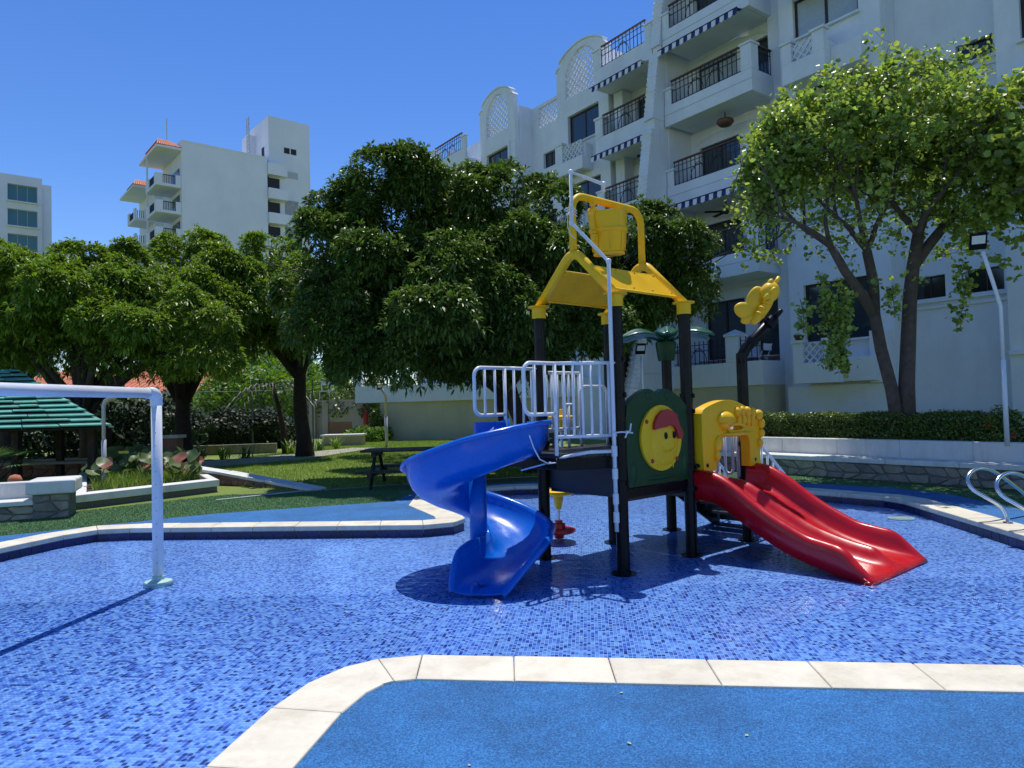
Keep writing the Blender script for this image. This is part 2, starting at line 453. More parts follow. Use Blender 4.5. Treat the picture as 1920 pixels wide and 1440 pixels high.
def tag(o, label, cat, group=None):
    o['label'] = label; o['category'] = cat
    if group: o['group'] = group
    return o
def thing(name, label, cat, loc=(0, 0, 0), rz=0, group=None, frame=None):
    """Empty at the thing's base. frame=(origin, angle): parts are authored in that frame's coordinates."""
    o = bpy.data.objects.new(name, None); COL.objects.link(o); o.empty_display_size = .2
    if frame:
        org, ang = frame
        c, s_ = cos(ang), sin(ang)
        o.location = (org[0] + c * loc[0] - s_ * loc[1], org[1] + s_ * loc[0] + c * loc[1], loc[2])
        o.rotation_euler = (0, 0, ang); OFF[o.name] = tuple(loc)
    else:
        o.location = loc; o.rotation_euler = (0, 0, rz)
        OFF[o.name] = tuple(loc) if not rz else (0, 0, 0)
    return tag(o, label, cat, group)
def struct(o, label=None):
    o['kind'] = 'structure'
    if label: o['label'] = label
    return o
def stuff(o, label=None, cat=None):
    o['kind'] = 'stuff'
    if label: o['label'] = label
    if cat: o['category'] = cat
    return o
def copy_part(o, parent, loc, rz=0, name=None):
    c = o.copy(); COL.objects.link(c); c.parent = parent; c.location = loc; c.rotation_euler = (0, 0, rz)
    return c

def np_obj(name, V, F, mt, parent=None):
    me = bpy.data.meshes.new(name)
    V = np.asarray(V, dtype=np.float32); F = np.asarray(F, dtype=np.int32)
    off = OFF.get(parent.name, (0, 0, 0)) if parent else (0, 0, 0)
    V = V - np.array(off, dtype=np.float32)
    k = F.shape[1]
    me.vertices.add(len(V)); me.vertices.foreach_set('co', V.ravel())
    me.loops.add(F.size); me.loops.foreach_set('vertex_index', F.ravel())
    me.polygons.add(len(F)); me.polygons.foreach_set('loop_start', np.arange(0, F.size, k, dtype=np.int32))
    me.polygons.foreach_set('loop_total', np.full(len(F), k, dtype=np.int32))
    me.materials.append(mt); me.update(calc_edges=True)
    o = bpy.data.objects.new(name, me); COL.objects.link(o)
    if parent: o.parent = parent
    return o
# ================================================================== THE SETTING: ground, pool
def in_poly(x, y, poly):
    r = False; n = len(poly); j = n - 1
    for i in range(n):
        xi, yi = poly[i][0], poly[i][1]; xj, yj = poly[j][0], poly[j][1]
        if (yi > y) != (yj > y) and x < (xj - xi) * (y - yi) / (yj - yi) + xi: r = not r
        j = i
    return r
def np_in(P, poly):
    x, y = P[:, 0], P[:, 1]; r = np.zeros(len(P), bool); n = len(poly); j = n - 1
    for i in range(n):
        xi, yi = poly[i][0], poly[i][1]; xj, yj = poly[j][0], poly[j][1]
        if yi != yj:
            r ^= ((yi > y) != (yj > y)) & (x < (xj - xi) * (y - yi) / (yj - yi) + xi)
        j = i
    return r
POOL = [(-6.9, 1.0), (-1.62, 1.0), (-1.44, 2.2), (-1.30, 2.98), (-1.22, 3.55), (-1.13, 3.86), (-.99, 4.08), (-.82, 4.20), (-.57, 4.25),
        (2.66, 3.84), (5.1, 3.5), (5.14, 7.28), (5.39, 10.0), (5.3, 10.35), (4.53, 11.31), (3.2, 12.6), (2.6, 12.9), (0, 12.95), (-.9, 12.6),
        (-1.28, 11.9), (-1.24, 10.9), (-.74, 9.75), (-.66, 9.4), (-.78, 9.1), (-1.15, 8.94), (-5.0, 9.3), (-5.38, 9.25), (-5.6, 8.9), (-5.82, 8.07), (-6.8, 4.6)]
def offset_poly(P, dist):
    out = []; n = len(P)
    for i in range(n):
        a, b, c = P[i - 1], P[i], P[(i + 1) % n]
        def nn(p, q):
            dx, dy = q[0] - p[0], q[1] - p[1]; l = sqrt(dx * dx + dy * dy); return (dy / l, -dx / l)
        n1, n2 = nn(a, b), nn(b, c)
        mx, my = n1[0] + n2[0], n1[1] + n2[1]; l = sqrt(mx * mx + my * my); mx /= l; my /= l
        k = dist / max(.5, mx * n1[0] + my * n1[1])
        out.append((b[0] + mx * k, b[1] + my * k))
    return out
COPE_OUT = offset_poly(POOL, .37)
HOLE = offset_poly(POOL, .30)
struct(MB().prism([(-500, -60), (500, -60), (500, 900), (-500, 900)], -.2, .125, [HOLE[::-1]]).build('ground', M_LAWN))
TURF = [(-10, 8.5), (-8.5, 9.6), (-7.36, 10.2), (-6.9, 11.2), (-5.3, 13.0), (-3.7, 13.25), (-2.2, 14.0), (1.5, 15.2), (4.9, 14.3), (6.3, 12.9), (8.6, 9.8), (10, 7), (10, -4), (-10, -4)]
struct(MB().prism(TURF, .05, .135, [HOLE[::-1]]).build('artificial_turf', M_TURF))
RUBBER = [(-9.5, 6.9), (-6.5, 8.97), (-4.44, 10.5), (-1.9, 11.38), (-1.75, 12.4), (-1.0, 13.3), (.2, 13.75), (3.0, 13.7), (4.93, 12.42), (6.0, 11.4), (6.35, 10.5), (6.3, 8.7), (6.35, 3), (6.2, -4), (-9.5, -4)]
struct(MB().prism(RUBBER, .05, .146, [HOLE[::-1]]).build('rubber_deck', M_RUB))
struct(MB().prism(offset_poly(POOL, .28), -.3, 0.0).build('pool_floor', M_MOSF))
floor_o = bpy.data.objects['pool_floor']
_wp = offset_poly(POOL, .02)
_t = tessellate_polygon([[Vector((p[0], p[1], 0)) for p in _wp]])
_f = []
for a, b, c in _t:
    A_ = (_wp[b][0] - _wp[a][0]) * (_wp[c][1] - _wp[a][1]) - (_wp[c][0] - _wp[a][0]) * (_wp[b][1] - _wp[a][1])
    _f.append((a, b, c) if A_ > 0 else (a, c, b))
struct(MB().add([(p[0], p[1], .034) for p in _wp], _f).build('water', M_WATER))

# pool wall with navy tile pieces
pw = MB()
ring_o, ring_i = offset_poly(POOL, .26), offset_poly(POOL, .030)
pw.prism(ring_o, -.1, .095, [ring_i[::-1]])
wall_o = struct(pw.build('pool_wall', mat('grey_grout', (.10, .11, .16), .9)))
tile_me = MB().box(-.073, -.008, 0, .073, 0, .085).mesh('wall_tile', M_NAVY)
def walk(P, step):
    n = len(P); out = []
    for i in range(n):
        a, b = Vector((*P[i], 0)), Vector((*P[(i + 1) % n], 0)); L = (b - a).length; k = max(1, round(L / step))
        for j in range(k): out.append((a + (b - a) * j / k, a + (b - a) * (j + 1) / k))
    return out
cnt = 0; rest = MB()
for a, b in walk(offset_poly(POOL, .022), .15):
    m = (a + b) / 2
    vis = m.y > 6.6
    L = (b - a).length; ang = atan2((b - a).y, (b - a).x)
    if vis and cnt < 295:
        o = bpy.data.objects.new('wall_tile', tile_me); COL.objects.link(o); o.parent = wall_o
        o.location = (m.x, m.y, .004); o.rotation_euler = (0, 0, ang + pi); o.scale = (max(.2, (L - .006) / .146), 1, 1); cnt += 1
    else:
        d = (b - a).normalized() * .003; rest.bar(Vector((*(a + d).xy, .004)), Vector((*(b - d).xy, .004)), .012, .085)
r_ = rest.build('wall_tiles', M_NAVY, wall_o); r_['kind'] = 'stuff'

# coping slabs
cope = struct(MB().prism(offset_poly(POOL, .345), .05, .098, [offset_poly(POOL, .02)[::-1]]).build('pool_coping', mat('coping_joint', (.40, .36, .28), .95)))
n = len(POOL); sid = 0
MB().prism([POOL[k] for k in (4, 5, 6, 7)] + [COPE_OUT[k] for k in (7, 6, 5, 4)], .099, .158).build('coping_slab', M_COPE, cope, bevel=.009, seg=2)
for i in range(n):
    if i in (4, 5, 6): continue
    a, b = Vector((*POOL[i], 0)), Vector((*POOL[(i + 1) % n], 0)); A, B = Vector((*COPE_OUT[i], 0)), Vector((*COPE_OUT[(i + 1) % n], 0))
    L = max((b - a).length, (B - A).length * .8); k = max(1, round(L / .56))
    if i in (4, 5, 6): continue
    for j in range(k):
        p, q = a.lerp(b, j / k), a.lerp(b, (j + 1) / k); P_, Q = A.lerp(B, j / k), A.lerp(B, (j + 1) / k)
        t = (q - p).normalized() * .002; T = (Q - P_).normalized() * .002
        dz = RNG.uniform(-.0015, .0015)
        poly = [p + t, P_ + T, Q - T, q - t]
        s_ = MB().prism([(v.x, v.y) for v in poly][::1], .099, .158 + dz).build('coping_slab', M_COPE, cope, bevel=.009, seg=2)
        sid += 1

# mosaic tiles as geometry in the near part of the pool
ca, sa = cos(TILE_ANG), sin(TILE_ANG)
ii, jj = np.meshgrid(np.arange(-260, 260), np.arange(30, 300))
cx = (ii.ravel() + .5) * TILE; cy = (jj.ravel() + .5) * TILE
# inverse of the shader mapping (rotation by -TILE_ANG)
wx = ca * cx - sa * cy; wy = sa * cx + ca * cy
P = np.stack([wx, wy], 1)
ok = np_in(P, offset_poly(POOL, -.005)) & (wy > 2.5) & (wy < 6.3) & (np.abs(wx) < wy * .95)
P = P[ok]; ij = np.stack([ii.ravel(), jj.ravel()], 1)[ok]
P = P[np.argsort(P[:, 1])]
h = TILE * .44; cs = h * .72
def tile_shape():
    e = h - .0008
    return np.array([(-h, -h, -.001), (h, -h, -.001), (h, h, -.001), (-h, h, -.001), (-e, -e, .0016), (e, -e, .0016), (e, e, .0016), (-e, e, .0016)]), \
        np.array([(4, 5, 6, 7), (0, 1, 5, 4), (1, 2, 6, 5), (2, 3, 7, 6), (3, 0, 4, 7)])
tv, tf = tile_shape()
R2 = np.array([[ca, -sa, 0], [sa, ca, 0], [0, 0, 1]]); tvr = tv @ R2.T
inview = [k for k in range(len(P)) if abs(P[k, 0] / P[k, 1]) < .72 and (P[k, 1] > 2.98)]
first = set(inview[:295])
tm = bpy.data.meshes.new('mosaic_tile'); tm.from_pydata([tuple(v) for v in tvr], [], [tuple(int(x) for x in f) for f in tf]); tm.materials.append(M_MOS); tm.update()
for k in first:
    o = bpy.data.objects.new('mosaic_tile', tm); COL.objects.link(o); o.parent = floor_o; o.location = (P[k, 0], P[k, 1], 0)
Pr = np.delete(P, sorted(first), axis=0)
V = (tvr[None] + np.concatenate([Pr, np.zeros((len(Pr), 1))], 1)[:, None, :]).reshape(-1, 3)
F = (tf[None] + (np.arange(len(Pr)) * 8)[:, None, None]).reshape(-1, 4)
o = np_obj('mosaic_tiles', V, F, M_MOS, floor_o); o['kind'] = 'stuff'

# floor drain cover (pale ring under the water)
dr = thing('drain_cover', 'round pale drain cover under the shallow water beyond the red slide', 'drain', (5.0, 9.4, 0))
g_ = G(1690, 973, 0); dr.location = (g_.x, g_.y, .0); OFF[dr.name] = (0, 0, 0)
MB().disc((0, 0, 0), .16, .001, .012, 28).build('cover', M_PGRN, dr)
MB().tube([(.12 * cos(a), .12 * sin(a), .014) for a in np.linspace(0, 2 * pi, 24, endpoint=False)], .008, 6, closed=True).build('rim', M_CAP, dr)

# grass blades
def blades(name, poly, n, hgt, wid, mt, seed, z, avoid=()):
    r = np.random.default_rng(seed)
    xs = [p[0] for p in poly]; ys = [p[1] for p in poly]
    P = np.stack([r.uniform(min(xs), max(xs), n * 3), r.uniform(min(ys), max(ys), n * 3)], 1)
    ok = np_in(P, poly)
    for a in avoid: ok &= ~np_in(P, a)
    P = P[ok][:n]; m = len(P)
    a = r.uniform(0, 2 * pi, m); hh = hgt * r.uniform(.5, 1.2, m); lean = r.normal(0, .45, (m, 2)) * hh[:, None]
    w_ = wid * r.uniform(.6, 1.3, m)
    b0 = np.stack([P[:, 0] - cos_(a) * w_, P[:, 1] - sin_(a) * w_, np.full(m, z)], 1)
    b1 = np.stack([P[:, 0] + cos_(a) * w_, P[:, 1] + sin_(a) * w_, np.full(m, z)], 1)
    t = np.stack([P[:, 0] + lean[:, 0], P[:, 1] + lean[:, 1], z + hh], 1)
    V = np.stack([b0, b1, t], 1).reshape(-1, 3); F = np.arange(m * 3).reshape(-1, 3)
    return np_obj(name, V, F, mt)
cos_, sin_ = np.cos, np.sin
LAWN = [(-3.7, 13.4), (-2.2, 14.2), (1.5, 15.4), (-1, 22), (-3, 33), (-7.5, 34), (-9, 24), (-8.9, 19), (-5.4, 14.2)]
stuff(blades('grass', LAWN, 90000, .06, .006, M_BLADE, 3, .12), 'sunlit green lawn between the pool edge and the cream wall', 'grass')
stuff(blades('turf_pile', [(-9, 8.8), (-7.36, 10.2), (-6.9, 11.2), (-5.3, 13.0), (-3.7, 13.25), (-2.2, 14.0), (-1.9, 11.38), (-4.44, 10.5), (-6.5, 8.97), (-9.5, 6.9)], 60000, .022, .004, M_TBLADE, 4, .132),
      'short artificial turf beside the blue rubber deck', 'turf')
stuff(blades('turf_pile', [(1.5, 15.2), (4.9, 14.3), (6.3, 12.9), (8.6, 9.8), (10, 7), (6.35, 6), (6.35, 10.5), (6, 11.4), (4.93, 12.42), (3, 13.7), (.2, 13.8)], 50000, .022, .004, M_TBLADE, 5, .132),
      'artificial turf strip in front of the long stone bench', 'turf')
# lawn edging between lawn and turf
ed = MB()
for a, b in zip([(-5.0, 12.9), (-3.7, 13.25), (-2.2, 14.0), (1.5, 15.2)], [(-3.72, 13.24), (-2.22, 13.99), (1.48, 15.19), (4.9, 14.4)]):
    ed.bar((*a, .1), (*b, .1), .035, .045)
struct(ed.build('lawn_kerb', M_PATH))
# paved path in the shade beyond the lawn
struct(MB().prism([(-16, 18.5), (-9.6, 18.9), (-6.5, 22), (-5.3, 27.5), (-6.3, 28), (-8.5, 23.6), (-11, 20.6), (-16, 20.3)], .05, .15).build('paved_path', M_PATH))

# ================================================================== stone work
def stone_poly(r, x0, x1, z0, z1, j):
    """an irregular convex-ish stone outline in the cell"""
    w_, h_ = x1 - x0, z1 - z0
    c = [(x0, z0), (x1, z0), (x1, z1), (x0, z1)]
    return c
def stones(r, L, z0, z1, nx, nz, gap):
    """jittered lattice of corners -> list of polygons (x, z)"""
    X = [[0] * (nz + 1) for _ in range(nx + 1)]
    for i in range(nx + 1):
        for k in range(nz + 1):
            x = L * i / nx + (r.uniform(-.36, .36) * L / nx if 0 < i < nx else 0) + ((k % 2) * .22 * L / nx if 0 < i < nx else 0)
            z = z0 + (z1 - z0) * k / nz + (r.uniform(-.26, .26) * (z1 - z0) / nz if 0 < k < nz else 0)
            X[i][k] = (x, z)
    out = []
    for i in range(nx):
        for k in range(nz):
            q = [X[i][k], X[i + 1][k], X[i + 1][k + 1], X[i][k + 1]]
            c = (sum(p[0] for p in q) / 4, sum(p[1] for p in q) / 4)
            pts = []
            for m in range(4):
                a, b = q[m], q[(m + 1) % 4]
                cc = r.uniform(.10, .26)
                for t, bul in ((cc, 0), (.5, r.uniform(-.03, .05)), (1 - r.uniform(.10, .26), 0)):
                    px, pz = a[0] + (b[0] - a[0]) * t, a[1] + (b[1] - a[1]) * t
                    pts.append((px + (px - c[0]) * bul, pz + (pz - c[1]) * bul))
            pts2 = []
            for px, pz in pts:
                dx, dz = px - c[0], pz - c[1]; l = sqrt(dx * dx + dz * dz)
                s_ = max(.3, 1 - gap / l); pts2.append((c[0] + dx * s_, c[1] + dz * s_))
            out.append((c, pts2))
    return out
STONE_MATS = [mat('field_stone_%d' % k, c, .9, noise=.22, nscale=9, bump=.006, bscale=26, stain=.4, sscale=6) for k, c in
              enumerate([(.30, .27, .21), (.22, .205, .17), (.37, .32, .24), (.26, .24, .205), (.19, .18, .16)])]
RED_MATS = [mat('red_stone_%d' % k, c, .9, noise=.25, nscale=9, bump=.006, bscale=26) for k, c in
            enumerate([(.34, .17, .12), (.25, .12, .09), (.30, .20, .15)])]
def face_stones(parent, base, direction, L, z0, z1, nx, nz, gap, mats, seed, limit=300, ymin=None):
    """stones standing 2-4 cm proud of a vertical face that starts at base and runs along direction (unit xy);
    authored in parent's coordinates"""
    r = random.Random(seed); d = Vector((direction[0], direction[1], 0)); nrm = Vector((d.y, -d.x, 0))
    off = Vector(OFF.get(parent.name, (0, 0, 0)))
    for c, pts in stones(r, L, z0, z1, nx, nz, gap):
        dep = r.uniform(.018, .04); n_ = len(pts); vs = []
        for px, pz in pts: vs.append((px - c[0], .01, pz - c[1]))
        for px, pz in pts: vs.append(((px - c[0]) * 1, -dep * .6, (pz - c[1]) * 1))
        for px, pz in pts: vs.append(((px - c[0]) * .82, -dep, (pz - c[1]) * .82))
        fs = [tuple(2 * n_ + q for q in range(n_))]
        for k in range(n_):
            k2 = (k + 1) % n_; fs += [(k, k2, n_ + k2, n_ + k), (n_ + k, n_ + k2, 2 * n_ + k2, 2 * n_ + k)]
        me = bpy.data.meshes.new('stone'); me.from_pydata(vs, [], fs); me.materials.append(r.choice(mats)); me.update()
        o = bpy.data.objects.new('stone', me); COL.objects.link(o); o.parent = parent
        p = Vector(base) + d * c[0]; o.location = (p.x - off.x, p.y - off.y, c[1] - off.z)
        o.rotation_euler = (0, 0, atan2(d.y, d.x))

# seating wall, left side: stone base, seat slab, white back
wa, wb = Vector((-7.42, 10.22, 0)), Vector((-6.50, 10.62, 0))
def seat_wall(name, label, A, B, z0, zseat, zback, dseat, back_t, nx, nz, seed, slabs, end_block=False, group=None):
    A, B = Vector(A), Vector(B); d = (B - A).normalized(); L = (B - A).length; ang = atan2(d.y, d.x)
    t = thing(name, label, 'bench wall', (0, 0, 0), frame=((A.x, A.y), ang), group=group)
    MB().box(0, .03, z0, L, dseat + back_t, zseat - .07).build('stone_core', M_MORT, t)
    face_stones(t, (0, .03, 0), (1, 0), L, z0 + .01, zseat - .075, nx, nz, .009, STONE_MATS, seed)
    k = slabs
    for i in range(k):
        MB().box(L * i / k + .003, -.02, zseat - .07, L * (i + 1) / k - .003, dseat - .002, zseat).build('seat_slab', M_CAP, t, bevel=.008)
    for i in range(k):
        MB().box(L * i / k + .0015, dseat, zseat - .07, L * (i + 1) / k - .0015, dseat + back_t, zback).build('back_panel', M_CAP, t, bevel=.01)
    return t, L
# the wall curves out of the frame on this side: two straight lengths
LW0 = Vector((-9.6, 8.6, 0)); LW1 = Vector((-6.50, 10.62, 0))
t, L = seat_wall('stone_bench_wall', 'short stone bench wall with a white back and a thick end block beside the leafy planter', (-10.3, 9.0), (-6.98, 10.46), .13, .42, .66, .42, .2, 12, 2, 5, 3)
MB().box(L - .04, -.02, .13, L + .42, .60, .50).build('end_pier', M_MORT, t)
face_stones(t, (L - .04, -.02, 0), (1, 0), .46, .14, .49, 2, 3, .008, STONE_MATS, 9)
MB().box(L - .12, -.10, .50, L + .50, .68, .70).build('end_cap', M_CAP, t, bevel=.03, seg=3)

# raised planter with thick white rim
PL = [G(140, 948, .2), G(412, 915, .2), G(372, 893, .2), G(250, 884, .2), G(148, 900, .2)]
pl = [(p.x, p.y) for p in PL]
cen = (sum(p[0] for p in pl) / 5, sum(p[1] for p in pl) / 5)
pin = [(p[0] + (cen[0] - p[0]) * .14, p[1] + (cen[1] - p[1]) * .14) for p in pl]
plt = thing('raised_planter', 'low raised planter with a thick white rim, filled with broad rusty-edged leaves', 'planter', (cen[0], cen[1], .13))
MB().prism([(p[0] + (cen[0] - p[0]) * .03, p[1] + (cen[1] - p[1]) * .03) for p in pl], .1, .24).build('base', M_MORT, plt)
for i in range(5):
    j = (i + 1) % 5
    MB().prism([pl[i], pl[j], pin[j], pin[i]], .24, .36).build('rim', M_CAP, plt, bevel=.02, seg=2)
MB().prism([(p[0] + (cen[0] - p[0]) * .142, p[1] + (cen[1] - p[1]) * .142) for p in pl], .24, .32).build('soil', mat('dark_soil', (.05, .035, .022), .95, noise=.4, nscale=20, bump=.02), plt)

# ramp wall: red stone face with a sloping pale coping
RW = [(585, 917, .16), (500, 901, .26), (412, 885, .40), (352, 876, .50)]
rp = [G(*q) for q in RW]
rw = thing('ramp_wall', 'low red stone ramp wall with a pale coping tapering into the turf', 'wall', (rp[1].x, rp[1].y, .13))
m = MB(); c = MB()
for a, b in zip(rp[:-1], rp[1:]):
    d = (b - a); d.z = 0; d.normalize(); nb = Vector((d.y, -d.x, 0)) * .30   # thickness away from the pool
    v = [Vector((a.x, a.y, .05)), Vector((b.x, b.y, .05)), Vector((b.x, b.y, 0)) + nb + Vector((0, 0, .05)), Vector((a.x, a.y, 0)) + nb + Vector((0, 0, .05)),
         a - Vector((0, 0, .05)), b - Vector((0, 0, .05)), b + nb - Vector((0, 0, .05)), a + nb - Vector((0, 0, .05))]
    m.add(v, [(0, 3, 2, 1), (4, 5, 6, 7), (0, 1, 5, 4), (1, 2, 6, 5), (2, 3, 7, 6), (3, 0, 4, 7)])
    o1 = nb.normalized() * .03
    v = [a - o1 - Vector((0, 0, .05)), b - o1 - Vector((0, 0, .05)), b + nb + o1 - Vector((0, 0, .05)), a + nb + o1 - Vector((0, 0, .05)),
         a - o1, b - o1, b + nb + o1, a + nb + o1]
    MB().add(v, [(0, 3, 2, 1), (4, 5, 6, 7), (0, 1, 5, 4), (1, 2, 6, 5), (2, 3, 7, 6), (3, 0, 4, 7)]).build('coping_stone', M_CAP, rw)
m.build('stone_face', M_STONE2, rw)
a, b = rp[1], rp[2]; d = Vector((b.x - a.x, b.y - a.y, 0)); L = d.length; d.normalize()
for (a, b, zt, nx) in ((rp[1], rp[2], .24, 8), (rp[2], rp[3], .36, 10)):
    d = Vector((a.x - b.x, a.y - b.y, 0)); L = d.length; d.normalize()
    face_stones(rw, (b.x, b.y, 0), (d.x, d.y), L, .13, zt, nx, 1 if zt < .3 else 2, .008, RED_MATS, 21 + nx)
# curb line at the foot of the ramp wall
f0, f1 = G(405, 938, .14), G(565, 921, .14)
struct(MB().bar((f0.x, f0.y, .1), (f1.x, f1.y, .1), .05, .05).build('ramp_kerb', M_CAP))

# low red stone wall in the shade further back
bw = thing('low_brick_wall', 'low reddish stone wall with a flat pale coping in the shade behind the planter', 'wall', (-11, 19.5, .1))
p0, p1 = G(130, 893, .15), G(262, 882, .15)
p0 = Vector((-13.4, 18.2, 0)); p1 = Vector((-9.9, 19.3, 0))
MB().bar((p0.x, p0.y, .1), (p1.x, p1.y, .1), .3, .38).build('wall', M_STONE2, bw)
MB().bar((p0.x, p0.y, .481), (p1.x, p1.y, .481), .38, .07).build('coping', M_PINK, bw)
d = (p1 - p0); L = d.length; d.normalize(); nn_ = Vector((d.y, -d.x, 0)) * .15
face_stones(bw, (p0.x + nn_.x, p0.y + nn_.y, 0), (d.x, d.y), L, .11, .48, 14, 2, .012, RED_MATS, 31)
bp_ = thing('brick_pier', 'short square brick pier with a pale cap beside the shaded path', 'pier', (-9.6, 20.6, .1))
MB().box(-10.0, 20.3, .1, -9.55, 20.7, .95).build('pier', M_STONE2, bp_)
MB().box(-10.07, 20.23, .951, -9.48, 20.77, 1.04).build('cap', M_CAP, bp_, bevel=.01)

# ================================================================== long bench wall with hedge (frame of the big building)
FANG = atan2(-.8104, .5859)
FR = ((0.0, 0.0), FANG)           # x = along the facade (towards the viewer's right), y = away from the pool
def fthing(name, label, cat, loc, group=None): return thing(name, label, cat, loc, frame=FR, group=group)
def fpos(u, Dd, z): return Vector((.5859 * u + .8104 * Dd, -.8104 * u + .5859 * Dd, z))
bench = fthing('long_bench_wall', 'long white-topped stone bench wall running under the clipped hedge', 'bench wall', (-7, 12.4, .13))
U0, U1 = -13.2, -1.6
MB().box(U0, 12.42, .05, U1, 13.1, .43).build('stone_core', M_MORT, bench)
MB().box(U0, 13.1, .05, U1, 14.3, .80).build('planting_bed', mat('dark_soil', (.05, .035, .022), .95), bench)
face_stones(bench, (U0, 12.42, 0), (1, 0), U1 - U0, .14, .43, 40, 2, .010, STONE_MATS, 77)
k = 10
for i in range(k):
    a, b = U0 + (U1 - U0) * i / k, U0 + (U1 - U0) * (i + 1) / k
    MB().box(a + .003, 12.36, .435, b - .003, 12.88, .52).build('seat_slab', M_CAP, bench, bevel=.008)
    MB().box(a + .0015, 12.885, .43, b - .0015, 13.08, .825).build('back_panel', M_CAP, bench, bevel=.01)
# ================================================================== WATER PLAY STRUCTURE
PANG = radians(41.5); PO = (1.0, 6.75)
PF = (PO, PANG)
def w2l(x, y):
    dx, dy = x - PO[0], y - PO[1]
    return (dx * cos(PANG) + dy * sin(PANG), -dx * sin(PANG) + dy * cos(PANG))
def w3(x, y, z): return (*w2l(x, y), z)
play = thing('water_play_structure', 'big multicoloured play tower with blue spiral slide, red twin slide and yellow tipping bucket', 'playground', (0, 0, 0), frame=PF)
P1, P2, P3, P4, P5, P6 = (0, 0), (1.10, 0), (0, 1.05), (1.10, 1.05), (2.20, 0), (2.20, 1.05)
PR = .062
def post(p, h, r=PR):
    m = MB()
    prof = [(r, 0), (r, h)]
    # lightly fluted column
    seg = 24; rows = []
    for z in (0, h):
        rows.append([(p[0] + (r - (.003 if j % 3 == 0 else 0)) * cos(2 * pi * j / seg), p[1] + (r - (.003 if j % 3 == 0 else 0)) * sin(2 * pi * j / seg), z) for j in range(seg)])
    m.grid(rows, closed=True)
    o = m.build('post', M_BLK, play, auto=40)
    f = MB().disc((p[0], p[1], 0), r + .055, 0.0, .018, 28); f.lathe([(r + .012, .018), (r + .01, .03), (r + .001, .035)], (p[0], p[1], 0), 28)
    f.build('base_flange', M_BLK, o, auto=30)
    return o
posts = [post(P1, 2.6), post(P2, 2.6), post(P3, 2.62), post(P4, 2.6), post(P5, 2.14), post(P6, 2.14)]
def clamp(p, z, o):
    m = MB().lathe([(PR + .001, z - .028), (PR + .012, z - .026), (PR + .012, z + .026), (PR + .001, z + .028)], (p[0], p[1], 0), 20)
    m.box(p[0] + PR, p[1] - .012, z - .02, p[0] + PR + .035, p[1] + .012, z + .02)
    m.box(p[0] - .012, p[1] - PR - .03, z - .02, p[0] + .012, p[1] - PR, z + .02)
    m.build('clamp', M_BLK, o, auto=40)
for z in (2.02, 1.68, .85): clamp(P1, z, posts[0])
for z in (1.66, 1.50, .92, .70): clamp(P2, z, posts[1])
for z in (1.95, 1.2): clamp(P3, z, posts[2])
for z in (1.1, .7): clamp(P5, z, posts[4])

# yellow roof collars, A-frames, panels
coll_z = 2.585
fr = MB()
apexA, apexB = (0, .525), (1.10, .525); AZ = 3.13
for p, ap in ((P1, apexA), (P3, apexA), (P2, apexB), (P4, apexB)):
    c = MB().lathe([(PR + .012, coll_z - .07), (PR + .012, coll_z + .045), (PR + .052, coll_z + .047), (PR + .052, coll_z + .062), (.0001, coll_z + .063)], (p[0], p[1], 0), 28)
    c.build('roof_collar', M_YEL, play, auto=30)
for p, q, ap in ((P1, P3, apexA), (P2, P4, apexB)):
    # bent inverted V tube with a rounded top
    pts = [(p[0], p[1], coll_z + .05)]
    zc_ = AZ - .155
    for a in np.linspace(radians(135), radians(45), 9):
        pts.append((ap[0], ap[1] + .13 * cos(a) * (1 if p[1] < q[1] else -1), zc_ + .13 * sin(a)))
    pts.append((q[0], q[1], coll_z + .05))
    MB().tube(pts, .048, 16).build('roof_beam', M_YEL, play, smooth=True)
def slope_pt(x, y_side, t):
    """t=0 at the collar, 1 at the apex; y_side 0 = front (P1-P2), 1 = back (P3-P4)"""
    y0 = 0 if y_side == 0 else 1.05; yt = .41 if y_side == 0 else .64
    return (x, y0 + (yt - y0) * t, coll_z + .06 + (AZ - .10 - coll_z - .06) * t)
for side in (0, 1):
    rows = []; nb = 34
    for i in range(nb + 1):
        t = .15 + (.84 - .15) * i / nb
        dz = .007 if i % 2 else 0
        a, b = slope_pt(.0, side, t), slope_pt(1.10, side, t)
        rows.append([(a[0] + .035, a[1], a[2] + dz), (b[0] - .035, b[1], b[2] + dz)])
    o = MB().grid(rows).build('roof_panel', M_YEL, play, solid=.012)
    for t, in ((.15,), (.84,)):
        a, b = slope_pt(.03, side, t), slope_pt(1.07, side, t)
        MB().tube([a, b], .014, 8).build('panel_edge', M_YEL, o, smooth=True)
    sc = MB()
    for t in (.22, .78):
        for x in (.08, .4, .7, 1.02):
            a = slope_pt(x, side, t); sc.ell((a[0], a[1], a[2] + .012), .009, .009, .009, seg=6, rings=4)
    sc.build('screws', M_IRON, o)

# bucket arch
az = 3.72; rc = .16
pts = [(0, .525, AZ - .03)]
for a in np.linspace(0, pi / 2, 8): pts.append((rc - rc * cos(a), .525, az - rc + rc * sin(a)))
for a in np.linspace(0, pi / 2, 8): pts.append((1.10 - rc + rc * sin(a), .525, az - rc + rc * cos(a)))
pts.append((1.10, .525, AZ - .03))
MB().tube(pts, .038, 16).build('bucket_arch', M_YEL, play, smooth=True)
